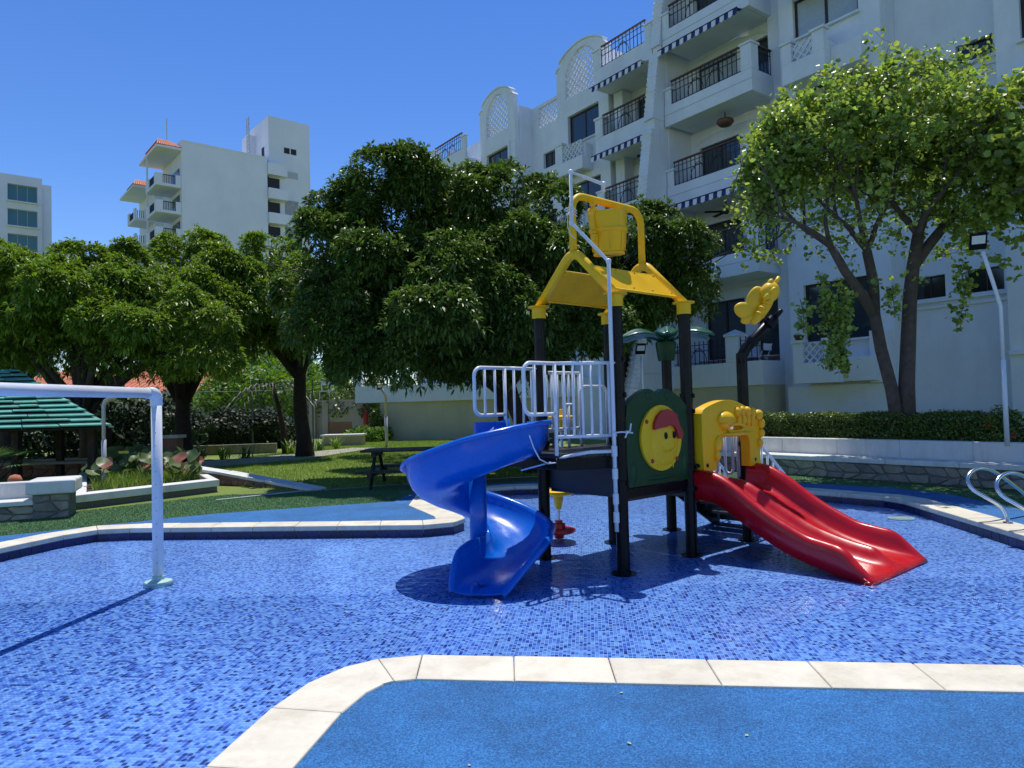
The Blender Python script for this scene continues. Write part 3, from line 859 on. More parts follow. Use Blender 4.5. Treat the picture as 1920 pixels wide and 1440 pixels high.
# bucket (slightly tipped), with hoop, strap panels, bottom disc
bc = Vector((.55, .525, 3.17))
tilt = Matrix.Rotation(radians(-5), 3, 'Y') @ Matrix.Rotation(radians(3), 3, 'X')
def tip(mb):
    mb.v = [tuple(bc + tilt @ (Vector(p) - bc)) for p in mb.v]; return mb
bk = MB().lathe([(r_, z_ * .86) for r_, z_ in [(.150, .0), (.150, .03), (.160, .032), (.185, .27), (.198, .272), (.206, .30), (.198, .325), (.193, .327), (.206, .52), (.194, .52), (.178, .30), (.14, .02), (.0001, .018)]], tuple(bc), 36)
bko = tip(bk).build('bucket', M_YPL, play, auto=35)
tip(MB().lathe([(.0001, -.004), (.15, -.004), (.163, -.002), (.166, .02), (.15, .03)], tuple(bc), 36)).build('bucket_bottom', M_YPL, bko, auto=40)
tip(MB().box(bc.x - .13, bc.y - .006, bc.z - .012, bc.x + .13, bc.y + .006, bc.z - .003)).build('bottom_gap_strip', mat('shadow_gap', (.25, .12, .01), .6), bko)  # dark strip with the shade of a gap put into its colour
for a in np.linspace(0, 2 * pi, 8, endpoint=False):
    m = MB(); c_, s_ = cos(a), sin(a)
    m.tube([(bc.x + .168 * c_, bc.y + .168 * s_, bc.z + .035), (bc.x + .188 * c_, bc.y + .188 * s_, bc.z + .23)], .005, 6)
    tip(m).build('bucket_rib', M_YEL, bko)
for sx in (-1, 1):
    x = .55 + sx * .235
    hg = MB().box(x - .022, .495, 3.66, x + .022, .555, 3.70)
    hg.box(x - .018, .505, 3.33, x + .018, .515 + .025, 3.665)
    hg.tube([(x, .49, 3.60), (x, .57, 3.60)], .04, 14)
    hg.build('bucket_hanger', M_YEL, play, bevel=.004)
    tip(MB().tube([(.55 + sx * .17, .525, 3.40), (.55 + sx * .265, .525, 3.40)], .022, 12)).build('bucket_pivot', M_YPL, bko, smooth=True)
tip(MB().box(.55 - .255, .50, 3.31, .55 - .18, .55, 3.38)).build('pivot_bracket', M_YPL, bko, bevel=.008)

# white water pipe
r = .019
pp = [(-.10, -.03, .50), (-.10, -.03, 2.90)]
A2 = w3(D(1072, 418, 7.02).x, 7.02, D(1072, 418, 7.02).z)
B2 = w3(D(1070, 323, 7.02).x, 7.02, D(1070, 323, 7.02).z)
C2_ = (.42, .46, B2[2] - .02)
pf = D(1141, 490, 6.63); P0 = w2l(pf.x, 6.63); pb_ = w2l(D(1143, 940, 6.63).x, 6.63)
base = w2l(G(1146, 1066, 0).x, 6.68)
wp = MB().tube([(*P0, .42), (*P0, pf.z), A2, B2, C2_, (C2_[0], C2_[1], C2_[2] - .08)], r, 12)
wpo = wp.build('water_pipe', M_WPIPE, play, smooth=True)
for p in ((*P0, pf.z), A2, B2, C2_):
    MB().ell(p, .027, .027, .030, seg=12, rings=8).build('pipe_elbow', M_WPIPE, wpo, smooth=True)
for z in (.55, .72, .95, 1.16): MB().lathe([(.019, -.05), (.027, -.048), (.027, .048), (.019, .05)], (*P0, z), 14).build('pipe_coupling', M_WPIPE, wpo, auto=40)
MB().tube([(*P0, 1.16), (P0[0] - .22, P0[1] + .12, 1.16), (-.45, .22, 1.13)], .016, 10).build('branch_pipe', M_WPIPE, wpo, smooth=True)
MB().tube([(-.45, .22, 1.13), (-.50, .245, 1.12), (-.55, .30, 1.10)], .014, 8).build('branch_pipe_end', M_WPIPE, wpo, smooth=True)
# rope tie and wire tie
rope = MB().tube([(P0[0] - .03, P0[1] - .025, 1.33), (P0[0] + .06, P0[1] - .04, 1.335), (P0[0] + .13, P0[1] - .045, 1.33)], .008, 6)
rope.ell((P0[0] + .135, P0[1] - .045, 1.33), .022, .02, .016, seg=8, rings=6)
rope.tube([(P0[0] + .14, P0[1] - .045, 1.33), (P0[0] + .175, P0[1] - .05, 1.345), (P0[0] + .19, P0[1] - .05, 1.41)], .008, 6)
rope.tube([(P0[0] + .14, P0[1] - .045, 1.33), (P0[0] + .10, P0[1] - .05, 1.28)], .008, 6)
rope.tube([(P0[0] + .15, P0[1] - .045, 1.33), (P0[0] + .21, P0[1] - .05, 1.32)], .008, 6)
rope.build('rope_knot', M_AWW, wpo)
wt = MB()
for dz in (.10, .13, .155): wt.tube([(A2[0] - .03, A2[1] - .03, A2[2] + dz), (A2[0] + .11, A2[1] + .03, A2[2] + dz - .01), (A2[0] + .11, A2[1] + .09, A2[2] + dz), (A2[0] - .02, A2[1] + .05, A2[2] + dz)], .005, 6, closed=True)
wt.tube([(A2[0] - .02, A2[1] - .01, A2[2] + .12), (A2[0] - .08, A2[1] - .02, A2[2] + .06), (A2[0] - .08, A2[1] - .02, A2[2] - .06), (A2[0] - .02, A2[1], A2[2] - .12), (A2[0] + .04, A2[1], A2[2] - .15)], .004, 6)
wt.build('cable_tie', M_AWW, wpo)

# decks (perforated steel) and skirts
def perforated():
    m = bpy.data.materials.new('perforated_black_steel'); m.use_nodes = True
    nt = m.node_tree; N = nt.nodes; L = nt.links; b = N['Principled BSDF']
    tc = N.new('ShaderNodeTexCoord'); v = N.new('ShaderNodeTexVoronoi'); v.inputs['Scale'].default_value = 42
    v.inputs['Randomness'].default_value = 0
    L.new(tc.outputs['Object'], v.inputs['Vector'])
    mt_ = N.new('ShaderNodeMath'); mt_.operation = 'LESS_THAN'; mt_.inputs[1].default_value = .28
    L.new(v.outputs['Distance'], mt_.inputs[0])
    mx = N.new('ShaderNodeMix'); mx.data_type = 'RGBA'; L.new(mt_.outputs[0], mx.inputs[0])
    mx.inputs[6].default_value = (.02, .02, .022, 1); mx.inputs[7].default_value = (.13, .14, .17, 1)
    L.new(mx.outputs[2], b.inputs['Base Color']); b.inputs['Roughness'].default_value = .4
    return m
M_PERF = perforated()
Q1, Q2 = (-.56, .28), (-.53, 1.02)
dk = MB().prism([(.02, .02), (1.08, .02), (1.08, 1.03), (.02, 1.03), Q2, Q1], 1.11, 1.15).build('upper_deck', M_PERF, play)
sk = MB()
for a, b in ((Q1, (.0, .0)), (Q2, (.0, 1.05)), ((0.02, 1.04), (1.08, 1.04))):
    sk.bar((*a, 1.0), (*b, 1.0), .03, .109)
sk.bar((Q1[0] + .03, Q1[1], 1.0), (Q2[0] + .03, Q2[1], 1.0), .03, .109)
sk.build('deck_skirt', M_BLK, play, bevel=.004)
# step box between the decks
MB().box(.06, .06, .70, 1.125, 1.0, .74).build('middle_deck', M_PERF, play)
st = MB(); st.box(.03, .05, .74, .05, 1.0, 1.108); st.box(.06, .985, .74, 1.08, 1.0, 1.108); st.box(.05, .04, .66, 1.08, .058, .79)
st.build('step_riser', M_PERF, play)
MB().box(1.12, .03, .60, 2.18, 1.02, .66).build('lower_deck', M_PERF, play)
MB().box(1.11, .1, .88, 1.13, 1.0, 1.10).build('step_riser', M_PERF, play)

# white guard rails
def guard(pa, pb, za, zb, nbars, parent_name='guard_rail', ext=None, r=.018, rb=.013):
    """pa->pb panel; ext=(dx,dy,len,zlow): rounded extension beyond pa"""
    m = MB(); a, b = Vector((*pa, 0)), Vector((*pb, 0)); d = (b - a).normalized()
    top, bot = zb, za
    m.tube([(b.x, b.y, top), (a.x, a.y, top)], r, 10); m.tube([(a.x, a.y, bot), (b.x, b.y, bot)], r * .9, 10)
    m.tube([(b.x, b.y, bot - .12), (b.x, b.y, top)], r, 10); m.tube([(a.x, a.y, bot - .17), (a.x, a.y, top)], r, 10)
    for k in range(1, nbars + 1):
        p = a.lerp(b, k / (nbars + 1)); m.tube([(p.x, p.y, bot), (p.x, p.y, top)], rb, 8)
    if ext:
        e = Vector((ext[0], ext[1], 0)).normalized(); Lx, zl = ext[2], ext[3]; rr = .085
        path = [(a.x, a.y, top)]
        f = a + e * Lx
        for t in np.linspace(0, pi / 2, 6):
            q = f - e * (rr - rr * sin(t)); path.append((q.x, q.y, top - rr + rr * cos(t)))
        for t in np.linspace(0, pi / 2, 6):
            q = f - e * (rr - rr * cos(t)); path.append((q.x, q.y, zl + rr - rr * sin(t)))
        path.append((a.x, a.y, zl)); m.tube(path, r, 10)
        for k in (1, 2):
            q = a + e * (Lx * k / 3); m.tube([(q.x, q.y, zl), (q.x, q.y, top)], rb, 8)
    return m.build(parent_name, M_WRAIL, play, smooth=True)
guard(Q1, (-.03, -.02), 1.305, 1.985, 6, ext=(-1, -.03, .40, 1.52))
guard(Q2, (0, 1.06), 1.305, 1.985, 3, ext=(-1, -.03, .40, 1.52))
guard((.10, 1.08), (.62, 1.08), 1.34, 1.95, 5)
# small arched hand rail and posts at the back (entry from the stairs side)
m = MB(); z0, zt = 1.15, 1.80
a, b = (.55, 1.0), (.98, 1.0)
pts = [(a[0], a[1], z0)] + [(a[0] + .07 - .07 * cos(t), a[1], zt - .07 + .07 * sin(t)) for t in np.linspace(0, pi / 2, 5)] + [(b[0] - .07 + .07 * sin(t), b[1], zt - .07 + .07 * cos(t)) for t in np.linspace(0, pi / 2, 5)] + [(b[0], b[1], z0)]
m.tube(pts, .016, 10); m.build('grab_arch', M_WRAIL, play, smooth=True)
for x in (.25, 1.03): m = MB(); m.tube([(x, .90, 1.15), (x, .90, 1.60)], .016, 8); m.tube([(x - .05, .90, 1.60), (x + .08, .90, 1.60)], .018, 8); m.build('grab_post', M_WRAIL, play, smooth=True)
# yellow steering wheel toy behind the rail
c = Vector((*w2l(*D(1052, 778, 8.0).xy), 1.46))
m = MB().lathe([(.0001, -.03), (.13, -.03), (.155, -.012), (.155, .012), (.13, .02), (.05, .03), (.04, .09), (.0001, .095)], tuple(c), 24)
m.lathe([(.035, -.16), (.05, -.03)], tuple(c), 16)
m.build('spinning_wheel', M_YPL, play, auto=40)
MB().tube([(c.x, c.y, 1.12), (c.x, c.y, 1.45)], .016, 8).build('wheel_stem', M_WRAIL, play, smooth=True)

# green face panel
zc, xc = 1.25, .575
out = [(.075, .80), (1.03, .80), (1.045, 1.0), (1.045, 1.45), (1.035, 1.575)]
def wav(x):      # wavy top edge
    u = (x - .06) / .98
    return 1.575 + .20 * max(0, sin(pi * u)) ** .75 * (1 - .30 * math.exp(-((u - .5) / .085) ** 2)) - .02
for x in np.linspace(1.02, .08, 26): out.append((x, wav(x)))
out += [(.06, 1.45), (.06, 1.0)]
gp = MB().wprism(out, -.035, .035).build('face_panel', M_GRN, play, bevel=.022, seg=3)
for x, z, rx, rz in ((.40, 1.67, .05, .05), (.72, 1.67, .05, .05), (.15, .92, .05, .12), (.98, .95, .05, .14), (.56, .86, .25, .025)):
    MB().ell((x, -.03, z), rx, .018, rz, seg=16, rings=8).build('relief', M_GRN, gp, smooth=True)
def ring2(cx, cz, r, n=40): return [(cx + r * cos(2 * pi * k / n), cz + r * sin(2 * pi * k / n)) for k in range(n)]
MB().wprism(ring2(xc, zc, .325), -.062, -.03).build('yellow_disc', M_YPL, gp, bevel=.012, seg=3)
MB().ell((.62, -.056, 1.19), .215, .030, .225, seg=28, rings=14).build('face', M_YPL, gp, smooth=True)
MB().ell((.66, -.075, 1.19), .115, .022, .075, seg=20, rings=10).build('muzzle', M_YPL, gp, smooth=True)
cap = [(.42, 1.335), (.43, 1.40), (.48, 1.47), (.56, 1.52), (.66, 1.53), (.745, 1.50), (.80, 1.435), (.83, 1.36), (.865, 1.32), (.885, 1.27), (.87, 1.235), (.83, 1.228), (.80, 1.25), (.785, 1.30), (.755, 1.35), (.70, 1.372), (.60, 1.355), (.50, 1.345)]
MB().wprism(cap, -.098, -.055).build('cap', mat('dark_red_plastic', (.42, .012, .02), .35, coat=.3), gp, bevel=.016, seg=3)
for x, z in ((.605, 1.268), (.745, 1.272)): MB().ell((x, -.086, z), .026, .012, .036, seg=14, rings=8).build('eye', M_BLK, gp, smooth=True)
for x, z in ((.335, 1.415), (.815, 1.465), (.405, 1.03), (.80, 1.03)): MB().ell((x, -.064, z), .022, .014, .022, seg=12, rings=6).build('bolt', M_REDP, gp, smooth=True)
m = MB(); zz = [(.48, .99), (.52, 1.01), (.56, .985), (.60, 1.01), (.64, .99), (.69, 1.015), (.74, .99)]
m.tube([(x, -.064, z) for x, z in zz], .006, 6); m.tube([(.48, -.064, .99), (.49, -.064, .94)], .005, 6); m.tube([(.74, -.064, .99), (.735, -.064, .945)], .005, 6)
m.tube([(.55 + .0, -.084, 1.13), (.64, -.098, 1.105), (.74, -.086, 1.15)], .005, 6); m.build('mouth_line', M_YEL, gp)
# grey-blue underside skirt below the panel
MB().box(.06, -.01, .70, 1.04, .02, .785).build('panel_skirt', M_BLK, play)

# yellow archway over the red slide
yo = -.07
outer = [(1.10, .87), (1.085, 1.2), (1.09, 1.47), (1.12, 1.51)]
for t in np.linspace(0, 1, 14): outer.append((1.16 + 1.0 * t, 1.53 + .085 * sin(pi * min(1, t * 1.1)) - .06 * t ** 2.5))
outer += [(2.25, 1.44), (2.29, 1.36), (2.285, 1.24), (2.245, 1.12), (2.225, .98), (2.24, .86)]
inner = [(2.01, .86), (2.01, 1.13), (1.98, 1.20), (1.88, 1.225), (1.72, 1.215), (1.56, 1.23), (1.46, 1.19), (1.39, 1.10), (1.35, .99), (1.335, .87)]
hole = [(1.72 + .155 * cos(t), 1.30 + .032 * sin(t)) for t in np.linspace(0, 2 * pi, 20, endpoint=False)]
outer = [(x_ + .07, z_) for x_, z_ in outer]; inner = [(x_ + .07, z_) for x_, z_ in inner]; hole = [(x_ + .07, z_) for x_, z_ in hole]
ar = MB().wprism(outer + inner, yo - .065, yo + .05, [hole[::-1]]).build('archway', M_YPL, play, bevel=.05, seg=5)
for p in ar.data.polygons: p.use_smooth = True
# mane-like lumps and brow
lump = [(1.55, 1.40, .13, .085, .085, 0), (1.52, 1.335, .07, .06, .05, .4), (1.80, 1.47, .045, .04, .055, 0), (1.90, 1.475, .045, .04, .06, 0), (2.0, 1.47, .045, .05, .06, 0), (2.10, 1.46, .045, .05, .06, 0),
        (1.83, 1.385, .035, .03, .06, 0), (1.92, 1.385, .035, .035, .06, 0), (2.01, 1.38, .035, .035, .065, 0), (2.10, 1.38, .035, .035, .07, 0), (2.24, 1.43, .07, .05, .06, 0), (2.29, 1.33, .05, .045, .06, 0), (2.29, 1.22, .045, .04, .05, 0), (2.25, 1.11, .04, .04, .05, 0),
        (1.40, 1.14, .05, .05, .09, .3), (1.37, 1.02, .035, .045, .06, 0)]
for x, z, rx, ry, rz, rt in lump:
    MB().ell((x + .025, yo - .075, z), rx, ry, rz, rot=Matrix.Rotation(rt, 3, 'Y'), seg=18, rings=12).build('moulded_lump', M_YPL, ar, smooth=True)
MB().tube([(1.79 + .165 * cos(t), yo - .075, 1.30 + .042 * sin(t)) for t in np.linspace(0, 2 * pi, 24, endpoint=False)], .02, 8, closed=True).build('hole_rim', M_YPL, ar, smooth=True)
MB().ell((1.79, yo - .06, 1.235), .27, .07, .03, seg=24, rings=10).build('brow', M_YPL, ar, smooth=True)
MB().tube([(1.10, -.02, .93), (1.20, yo - .02, .93), (1.24, yo - .075, .93)], .02, 8).build('arch_bracket', M_BLK, play, smooth=True)
MB().ell((2.19, yo - .065, .93), .02, .01, .02, seg=10, rings=6).build('arch_bolt', M_FRAME, ar)

# ---------------- red twin slide
def interp(xs, ys, t):
    # smooth monotone-ish interpolation (Catmull-Rom on a table)
    i = max(0, min(len(xs) - 2, int(np.searchsorted(xs, t) - 1)))
    x0, x1 = xs[i], xs[i + 1]; u = (t - x0) / (x1 - x0)
    def m(k):
        k0, k1 = max(0, k - 1), min(len(xs) - 1, k + 1); return (ys[k1] - ys[k0]) / (xs[k1] - xs[k0])
    a, b = ys[i], ys[i + 1]; m0, m1 = m(i) * (x1 - x0), m(i + 1) * (x1 - x0)
    return (2 * u ** 3 - 3 * u ** 2 + 1) * a + (u ** 3 - 2 * u ** 2 + u) * m0 + (-2 * u ** 3 + 3 * u ** 2) * b + (u ** 3 - u ** 2) * m1
sb = [0, .15, .3, .5, .7, .9, 1.1, 1.3, 1.5, 1.65, 1.78, 1.9]
bed = [.63, .625, .60, .50, .385, .285, .20, .14, .095, .07, .05, .03]
rim = [.87, .87, .845, .75, .62, .505, .41, .33, .295, .26, .15, .045]
wid = [0, 0, 0, 0, .0, .0, .0, .0, .01, .03, .05, .06]
rows = []
for s_ in np.linspace(0, 1.9, 70):
    zb, zr, wx = interp(sb, bed, s_), interp(sb, rim, s_), interp(sb, wid, s_)
    hr = max(.012, zr - zb); x0, x1 = 1.15 - wx, 2.20 + wx; mid = (x0 + x1) / 2; mr_ = min(.13, hr * .75)
    lo = zb - .045
    cs_ = [(x0 - .030, lo), (x0 - .045, zb + hr * .55), (x0 - .05, zr - .035), (x0 - .03, zr - .005), (x0, zr + .004), (x0 + .03, zr - .008), (x0 + .045, zr - hr * .35),
           (x0 + .065, zb + hr * .25), (x0 + .11, zb + .012), (x0 + .19, zb), ((x0 + mid) / 2, zb - .004), (mid - .16, zb), (mid - .09, zb + .02), (mid - .055, zb + mr_ * .6), (mid - .02, zb + mr_ * .95), (mid, zb + mr_)]
    full = cs_ + [(2 * mid - x, z) for x, z in cs_[-2::-1]]
    bend = .0
    y = -.03 - s_ * .93
    rows.append([(x, y - .10 * sin(pi * min(1, abs(x - mid) / .5)) * max(0, (s_ - 1.6) / .3) * 0, z) for x, z in full])
# curled exit lip
last = rows[-1]
rows.append([(x, y - .025, max(.012, z - .02)) for x, y, z in last]); rows.append([(x, y - .03, max(.006, z - .045)) for x, y, z in last])
red = MB().grid(rows).build('red_twin_slide', M_RED, play, solid=-.012, smooth=True)
red['label'] = 'glossy red twin-lane slide under the yellow archway'
# underside ribs/bulges on the near side wall
for s_ in ():
    zb = interp(sb, bed, s_); MB().ell((1.118, -.03 - s_ * .93, zb - .015), .035, .09, .03, seg=14, rings=8).build('moulded_foot', M_RED, red, smooth=True)
MB().box(1.16, -.10, .60, 2.20, -.02, .86).build('slide_head', M_RED, red) if False else None

# ---------------- blue spiral slide (authored in world, converted)
SC = (-.36, 6.95)
def st_(th, ri, ro, zi, zb, zo):   # station: angle (deg), radii, heights of inner rim, bed, outer rim
    a = radians(th); c_, s_ = cos(a), sin(a)
    return ((SC[0] + ri * c_, SC[1] + ri * s_), (SC[0] + ro * c_, SC[1] + ro * s_), zi, zb, zo)
stn = []
# entry: straight chute from the deck edge
stn.append(((-.05, 7.22), (.335, 6.61), 1.47, 1.11, 1.455))
stn.append(((-.13, 7.12), (.24, 6.47), 1.45, 1.10, 1.45))
tab_t = [-60, -90, -120, -150, -180, -215, -250, -285, -320, -350, -375]
tab_zo = [1.42, 1.345, 1.235, 1.13, 1.03, .92, .79, .655, .53, .455, .425]
tab_zb = [1.04, .95, .865, .78, .69, .59, .49, .39, .30, .225, .17]
tab_ro = [.73, .705, .70, .70, .70, .70, .70, .70, .70, .70, .70]
tab_zi = [1.30, 1.14, 1.02, .93, .84, .74, .64, .54, .45, .40, .38]
for th in np.linspace(-60, -375, 40):
    t_ = -th; xs = [-q for q in tab_t]
    stn.append(st_(th, .085, interp(xs, tab_ro, t_), interp(xs, tab_zi, t_), interp(xs, tab_zb, t_), interp(xs, tab_zo, t_)))
# run-out
_ro = [((SC[0] + .085 * cos(radians(-375)), SC[1] + .085 * sin(radians(-375))), (SC[0] + .70 * cos(radians(-375)), SC[1] + .70 * sin(radians(-375))), .38, .17, .425),
       ((-.33, 6.76), (.29, 6.54), .38, .13, .41), ((-.44, 6.58), (.20, 6.32), .37, .095, .34), ((-.525, 6.41), (.08, 6.17), .32, .07, .25),
       ((-.56, 6.26), (-.02, 6.06), .22, .055, .16), ((-.57, 6.14), (-.10, 5.98), .11, .045, .085), ((-.56, 6.07), (-.15, 5.94), .05, .035, .05)]
_x = list(range(len(_ro)))
for t_ in np.linspace(.18, 6, 34):
    g = [interp(_x, [q[a][b] if b is not None else q[a] for q in _ro], t_) for a, b in ((0, 0), (0, 1), (1, 0), (1, 1), (2, None), (3, None), (4, None))]
    stn.append(((g[0], g[1]), (g[2], g[3]), g[4], g[5], g[6]))
rows = []
for (pi_, po_, zi, zb, zo) in stn:
    a, b = Vector((*pi_, 0)), Vector((*po_, 0)); L = (b - a).length; e = (b - a) / L
    hi, ho = zi - zb, zo - zb
    prof = [(-.012, zi - .03), (-.008, zi), (.02, zi + .004), (.035, zi - hi * .3), (.055, zb + hi * .35), (.10, zb + .06 * min(1, hi / .3)), (.17, zb + .018 * min(1, hi / .3)), (.27, zb), (L - .34, zb + .0), (L - .24, zb + .012 * min(1, ho / .3)),
            (L - .15, zb + .05 * min(1, ho / .3)), (L - .075, zb + .13 * min(1, ho / .3)), (L - .035, zb + ho * .65), (L - .022, zb + ho * .88), (L - .012, zo), (L + .014, zo + .008), (L + .03, zo - .004), (L + .034, zo - .03)]
    rows.append([w3(a.x + e.x * s_, a.y + e.y * s_, z) for s_, z in prof])
blue = MB().grid(rows).build('blue_spiral_slide', M_BLU, play, solid=.016, smooth=True)
blue['label'] = 'glossy blue spiral slide curling round its column'
MB().tube([w3(SC[0], SC[1], .0), w3(SC[0], SC[1], 1.02)], .085, 28).build('slide_column', M_BLU, blue, smooth=True)
# moulded creases under the chute and flange bolts on the rim near the entry
m = MB()
for k in range(3):
    f = .25 + k * .28; m.bar(w3(.325 - k * .075, 6.585 - k * .06, 1.447), w3(.28 - k * .075, 6.55 - k * .06, 1.447), .02, .012)
m.build('rim_notch', mat('pale_blue_plastic', (.06, .30, .80), .3), blue)
MB().box(-.95, .98, 1.22, -.56, 1.01, 1.455).build('entry_guard', M_BLU, blue, bevel=.008)
MB().tube([w3(.335, 6.60, 1.075), w3(.24, 6.45, 1.065), w3(.06, 6.36, 1.03)], .007, 8).build('lower_hem', mat('pale_hem', (.35, .5, .85), .4), blue, smooth=True)
MB().tube([w3(.14, 6.345, 1.34), w3(.18, 6.37, 1.22), w3(.23, 6.42, 1.12), w3(.31, 6.53, 1.07), w3(.42, 6.62, 1.07)], .006, 8).build('hanging_cord', M_AWW, play, smooth=True)

# ---------------- stairs going down behind the red slide
for k, z in enumerate((.50, .34, .18)):
    x = 2.30 + k * .27
    MB().box(x, .14, z - .03, x + .26, .93, z).build('stair_tread', M_PERF, play)
    MB().box(x + .245, .14, z - .14, x + .26, .93, z - .031).build('stair_riser', M_PERF, play)
for y in (.11, .95):
    MB().add([(2.18, y, .66), (2.18, y, .44), (2.95, y, .0), (3.12, y, .0), (3.12, y, .14), (2.30, y, .66)] + [(2.18, y + .02, .66), (2.18, y + .02, .44), (2.95, y + .02, .0), (3.12, y + .02, .0), (3.12, y + .02, .14), (2.30, y + .02, .66)],
             [(0, 1, 2, 3, 4, 5)[::-1], (6, 7, 8, 9, 10, 11)] + [(k, (k + 1) % 6, (k + 1) % 6 + 6, k + 6) for k in range(6)]).build('stringer', M_BLK, play)
    m = MB()
    yy = y + .01
    m.tube([(2.25, yy, 1.42), (3.3, yy, .66), (3.3, yy, .10)], .02, 10); m.tube([(2.25, yy, .80), (3.3, yy, .15)], .014, 8)
    m.tube([(2.25, yy, .62), (2.25, yy, 1.42)], .02, 10)
    for k in range(1, 8): x = 2.25 + 1.05 * k / 8; m.tube([(x, yy, .80 - .65 * k / 8), (x, yy, 1.42 - .76 * k / 8)], .013, 8)
    m.build('stair_rail', M_WRAIL, play, smooth=True)
# back guard rail with rounded U bars
guard((1.20, 1.06), (2.12, 1.06), .74, 1.30, 9)
m = MB(); x0 = 2.2; y0 = .30
for y0 in (.16, .36):
    m = MB(); pts = [(x0, y0, 1.35), (x0, y0, .80)] + [(x0, y0 + .05 - .05 * cos(t), .80 - .05 * sin(t)) for t in np.linspace(0, pi, 7)] + [(x0, y0 + .1, 1.35)]
    m.tube(pts, .017, 10)
    m.build('rounded_rail', mat('lilac_white_rail', (.66, .62, .72), .35), play, smooth=True)

# ---------------- palm on its post
pc = Vector((*P6, 0))
MB().lathe([(.0001, 2.12), (.10, 2.12), (.105, 2.14), (.13, 2.33), (.125, 2.36), (.0001, 2.37)], (pc.x, pc.y, 0), 20).build('palm_collar', M_GRN, play, auto=40)
for k in range(6):
    a = radians(20 + 60 * k) - PANG; L = .60; rows = []; rowst = []
    for i in range(13):
        t = i / 12; d_ = .04 + L * t; z = 2.37 + .16 * sin(min(1, t * 1.15) * pi * .62) - .12 * t * t * t
        wd = .15 * sin(pi * (.08 + .88 * t)) ** .55 * (1 + .10 * (i % 2)); row = []
        for q in (-1, -.6, -.2, 0, .2, .6, 1):
            row.append((pc.x + d_ * cos(a) - wd * q * sin(a), pc.y + d_ * sin(a) + wd * q * cos(a), z - .055 * abs(q) ** 1.5 * sin(pi * t) + (.02 if q == 0 else 0)))
        rows.append(row)
    MB().grid(rows).build('palm_leaf', M_PALM, play, solid=.028, smooth=True, sub=1)
# ---------------- butterfly sprayer on the bent arm
a0 = Vector((*P5, 2.10))
def cam_pt(px, py, Y): p = D(px, py, Y); return Vector(w3(p.x, p.y, p.z))
e1 = cam_pt(1406, 645, 8.22); e2 = cam_pt(1452, 596, 8.12)
MB().tube([(P5[0], P5[1], 2.02), a0, a0 + (e1 - a0) * .6 + Vector((0, 0, .02)), e1, e2], [PR, PR, PR, PR, PR * .95], 20).build('bent_arm', M_BLK, play, smooth=True)
d = (e2 - e1).normalized()
m = MB(); m.tube([e2 - d * .10, e2 - d * .04], PR + .012, 18); m.tube([e1 + d * .02, e1 + d * .07], PR + .01, 18); m.build('arm_clamp', M_BLK, play, smooth=False)
e3 = cam_pt(1466, 581, 8.05); MB().tube([e2 - d * .02, e2 + (e3 - e2) * .5, e3], [.03, .03, .022], 10).build('spray_nozzle', M_BLK, play, smooth=True)
def lobe(c0, ax1, l1, l2, th, mt=M_YPL, name='wing', par=None):
    """flattened ellipsoid; ax1 = image-plane direction angle"""
    ex, ez = Vector((cos(-PANG), sin(-PANG), 0)), Vector((0, 0, 1)); ey = ez.cross(ex)
    u = ex * cos(ax1) + ez * sin(ax1); v = -ex * sin(ax1) + ez * cos(ax1)
    R = Matrix((u, ey, v)).transposed()
    return MB().ell(tuple(c0), l1, th, l2, rot=R, seg=24, rings=16)
bY = 8.02
bf = MB()
for px, py, an, l1, l2, th in ((1416, 563, 70, .165, .10, .035), (1398, 583, 160, .135, .095, .035), (1406, 597, 200, .11, .055, .04)):
    q = lobe(cam_pt(px, py, bY), radians(an), l1, l2, th); bf.add(q.v, q.f)
wo = bf.build('wings', M_YPL, play, smooth=True)
q = lobe(cam_pt(1430, 582, bY - .04), radians(52), .20, .058, .075); q.build('butterfly_body', M_YPL, play, smooth=True)
for px, py in ((1424, 590), (1430, 580), (1437, 570)):
    q = lobe(cam_pt(px, py, bY - .06), radians(-38), .062, .022, .07); q.build('body_ring', M_YPL, wo, smooth=True)
hd = lobe(cam_pt(1443, 548, bY - .03), radians(55), .125, .105, .09).build('butterfly_head', M_YPL, play, smooth=True)
lobe(cam_pt(1438, 556, bY - .10), radians(55), .055, .03, .03).build('cheek', M_YPL, hd, smooth=True)
lobe(cam_pt(1449, 545, bY - .11), radians(55), .05, .028, .03).build('cheek', M_YPL, hd, smooth=True)
lobe(cam_pt(1444, 530, bY - .05), radians(60), .05, .03, .03).build('ear', M_YPL, hd, smooth=True)
MB().tube([cam_pt(1449, 536, bY - .03), cam_pt(1456, 527, bY - .03), cam_pt(1461, 520, bY - .03)], [.028, .022, .026], 12).build('antenna', M_YPL, hd, smooth=True)
MB().tube([cam_pt(1425, 588, bY), e2 - d * .08], .03, 10).build('butterfly_mount', M_BLK, play, smooth=True)

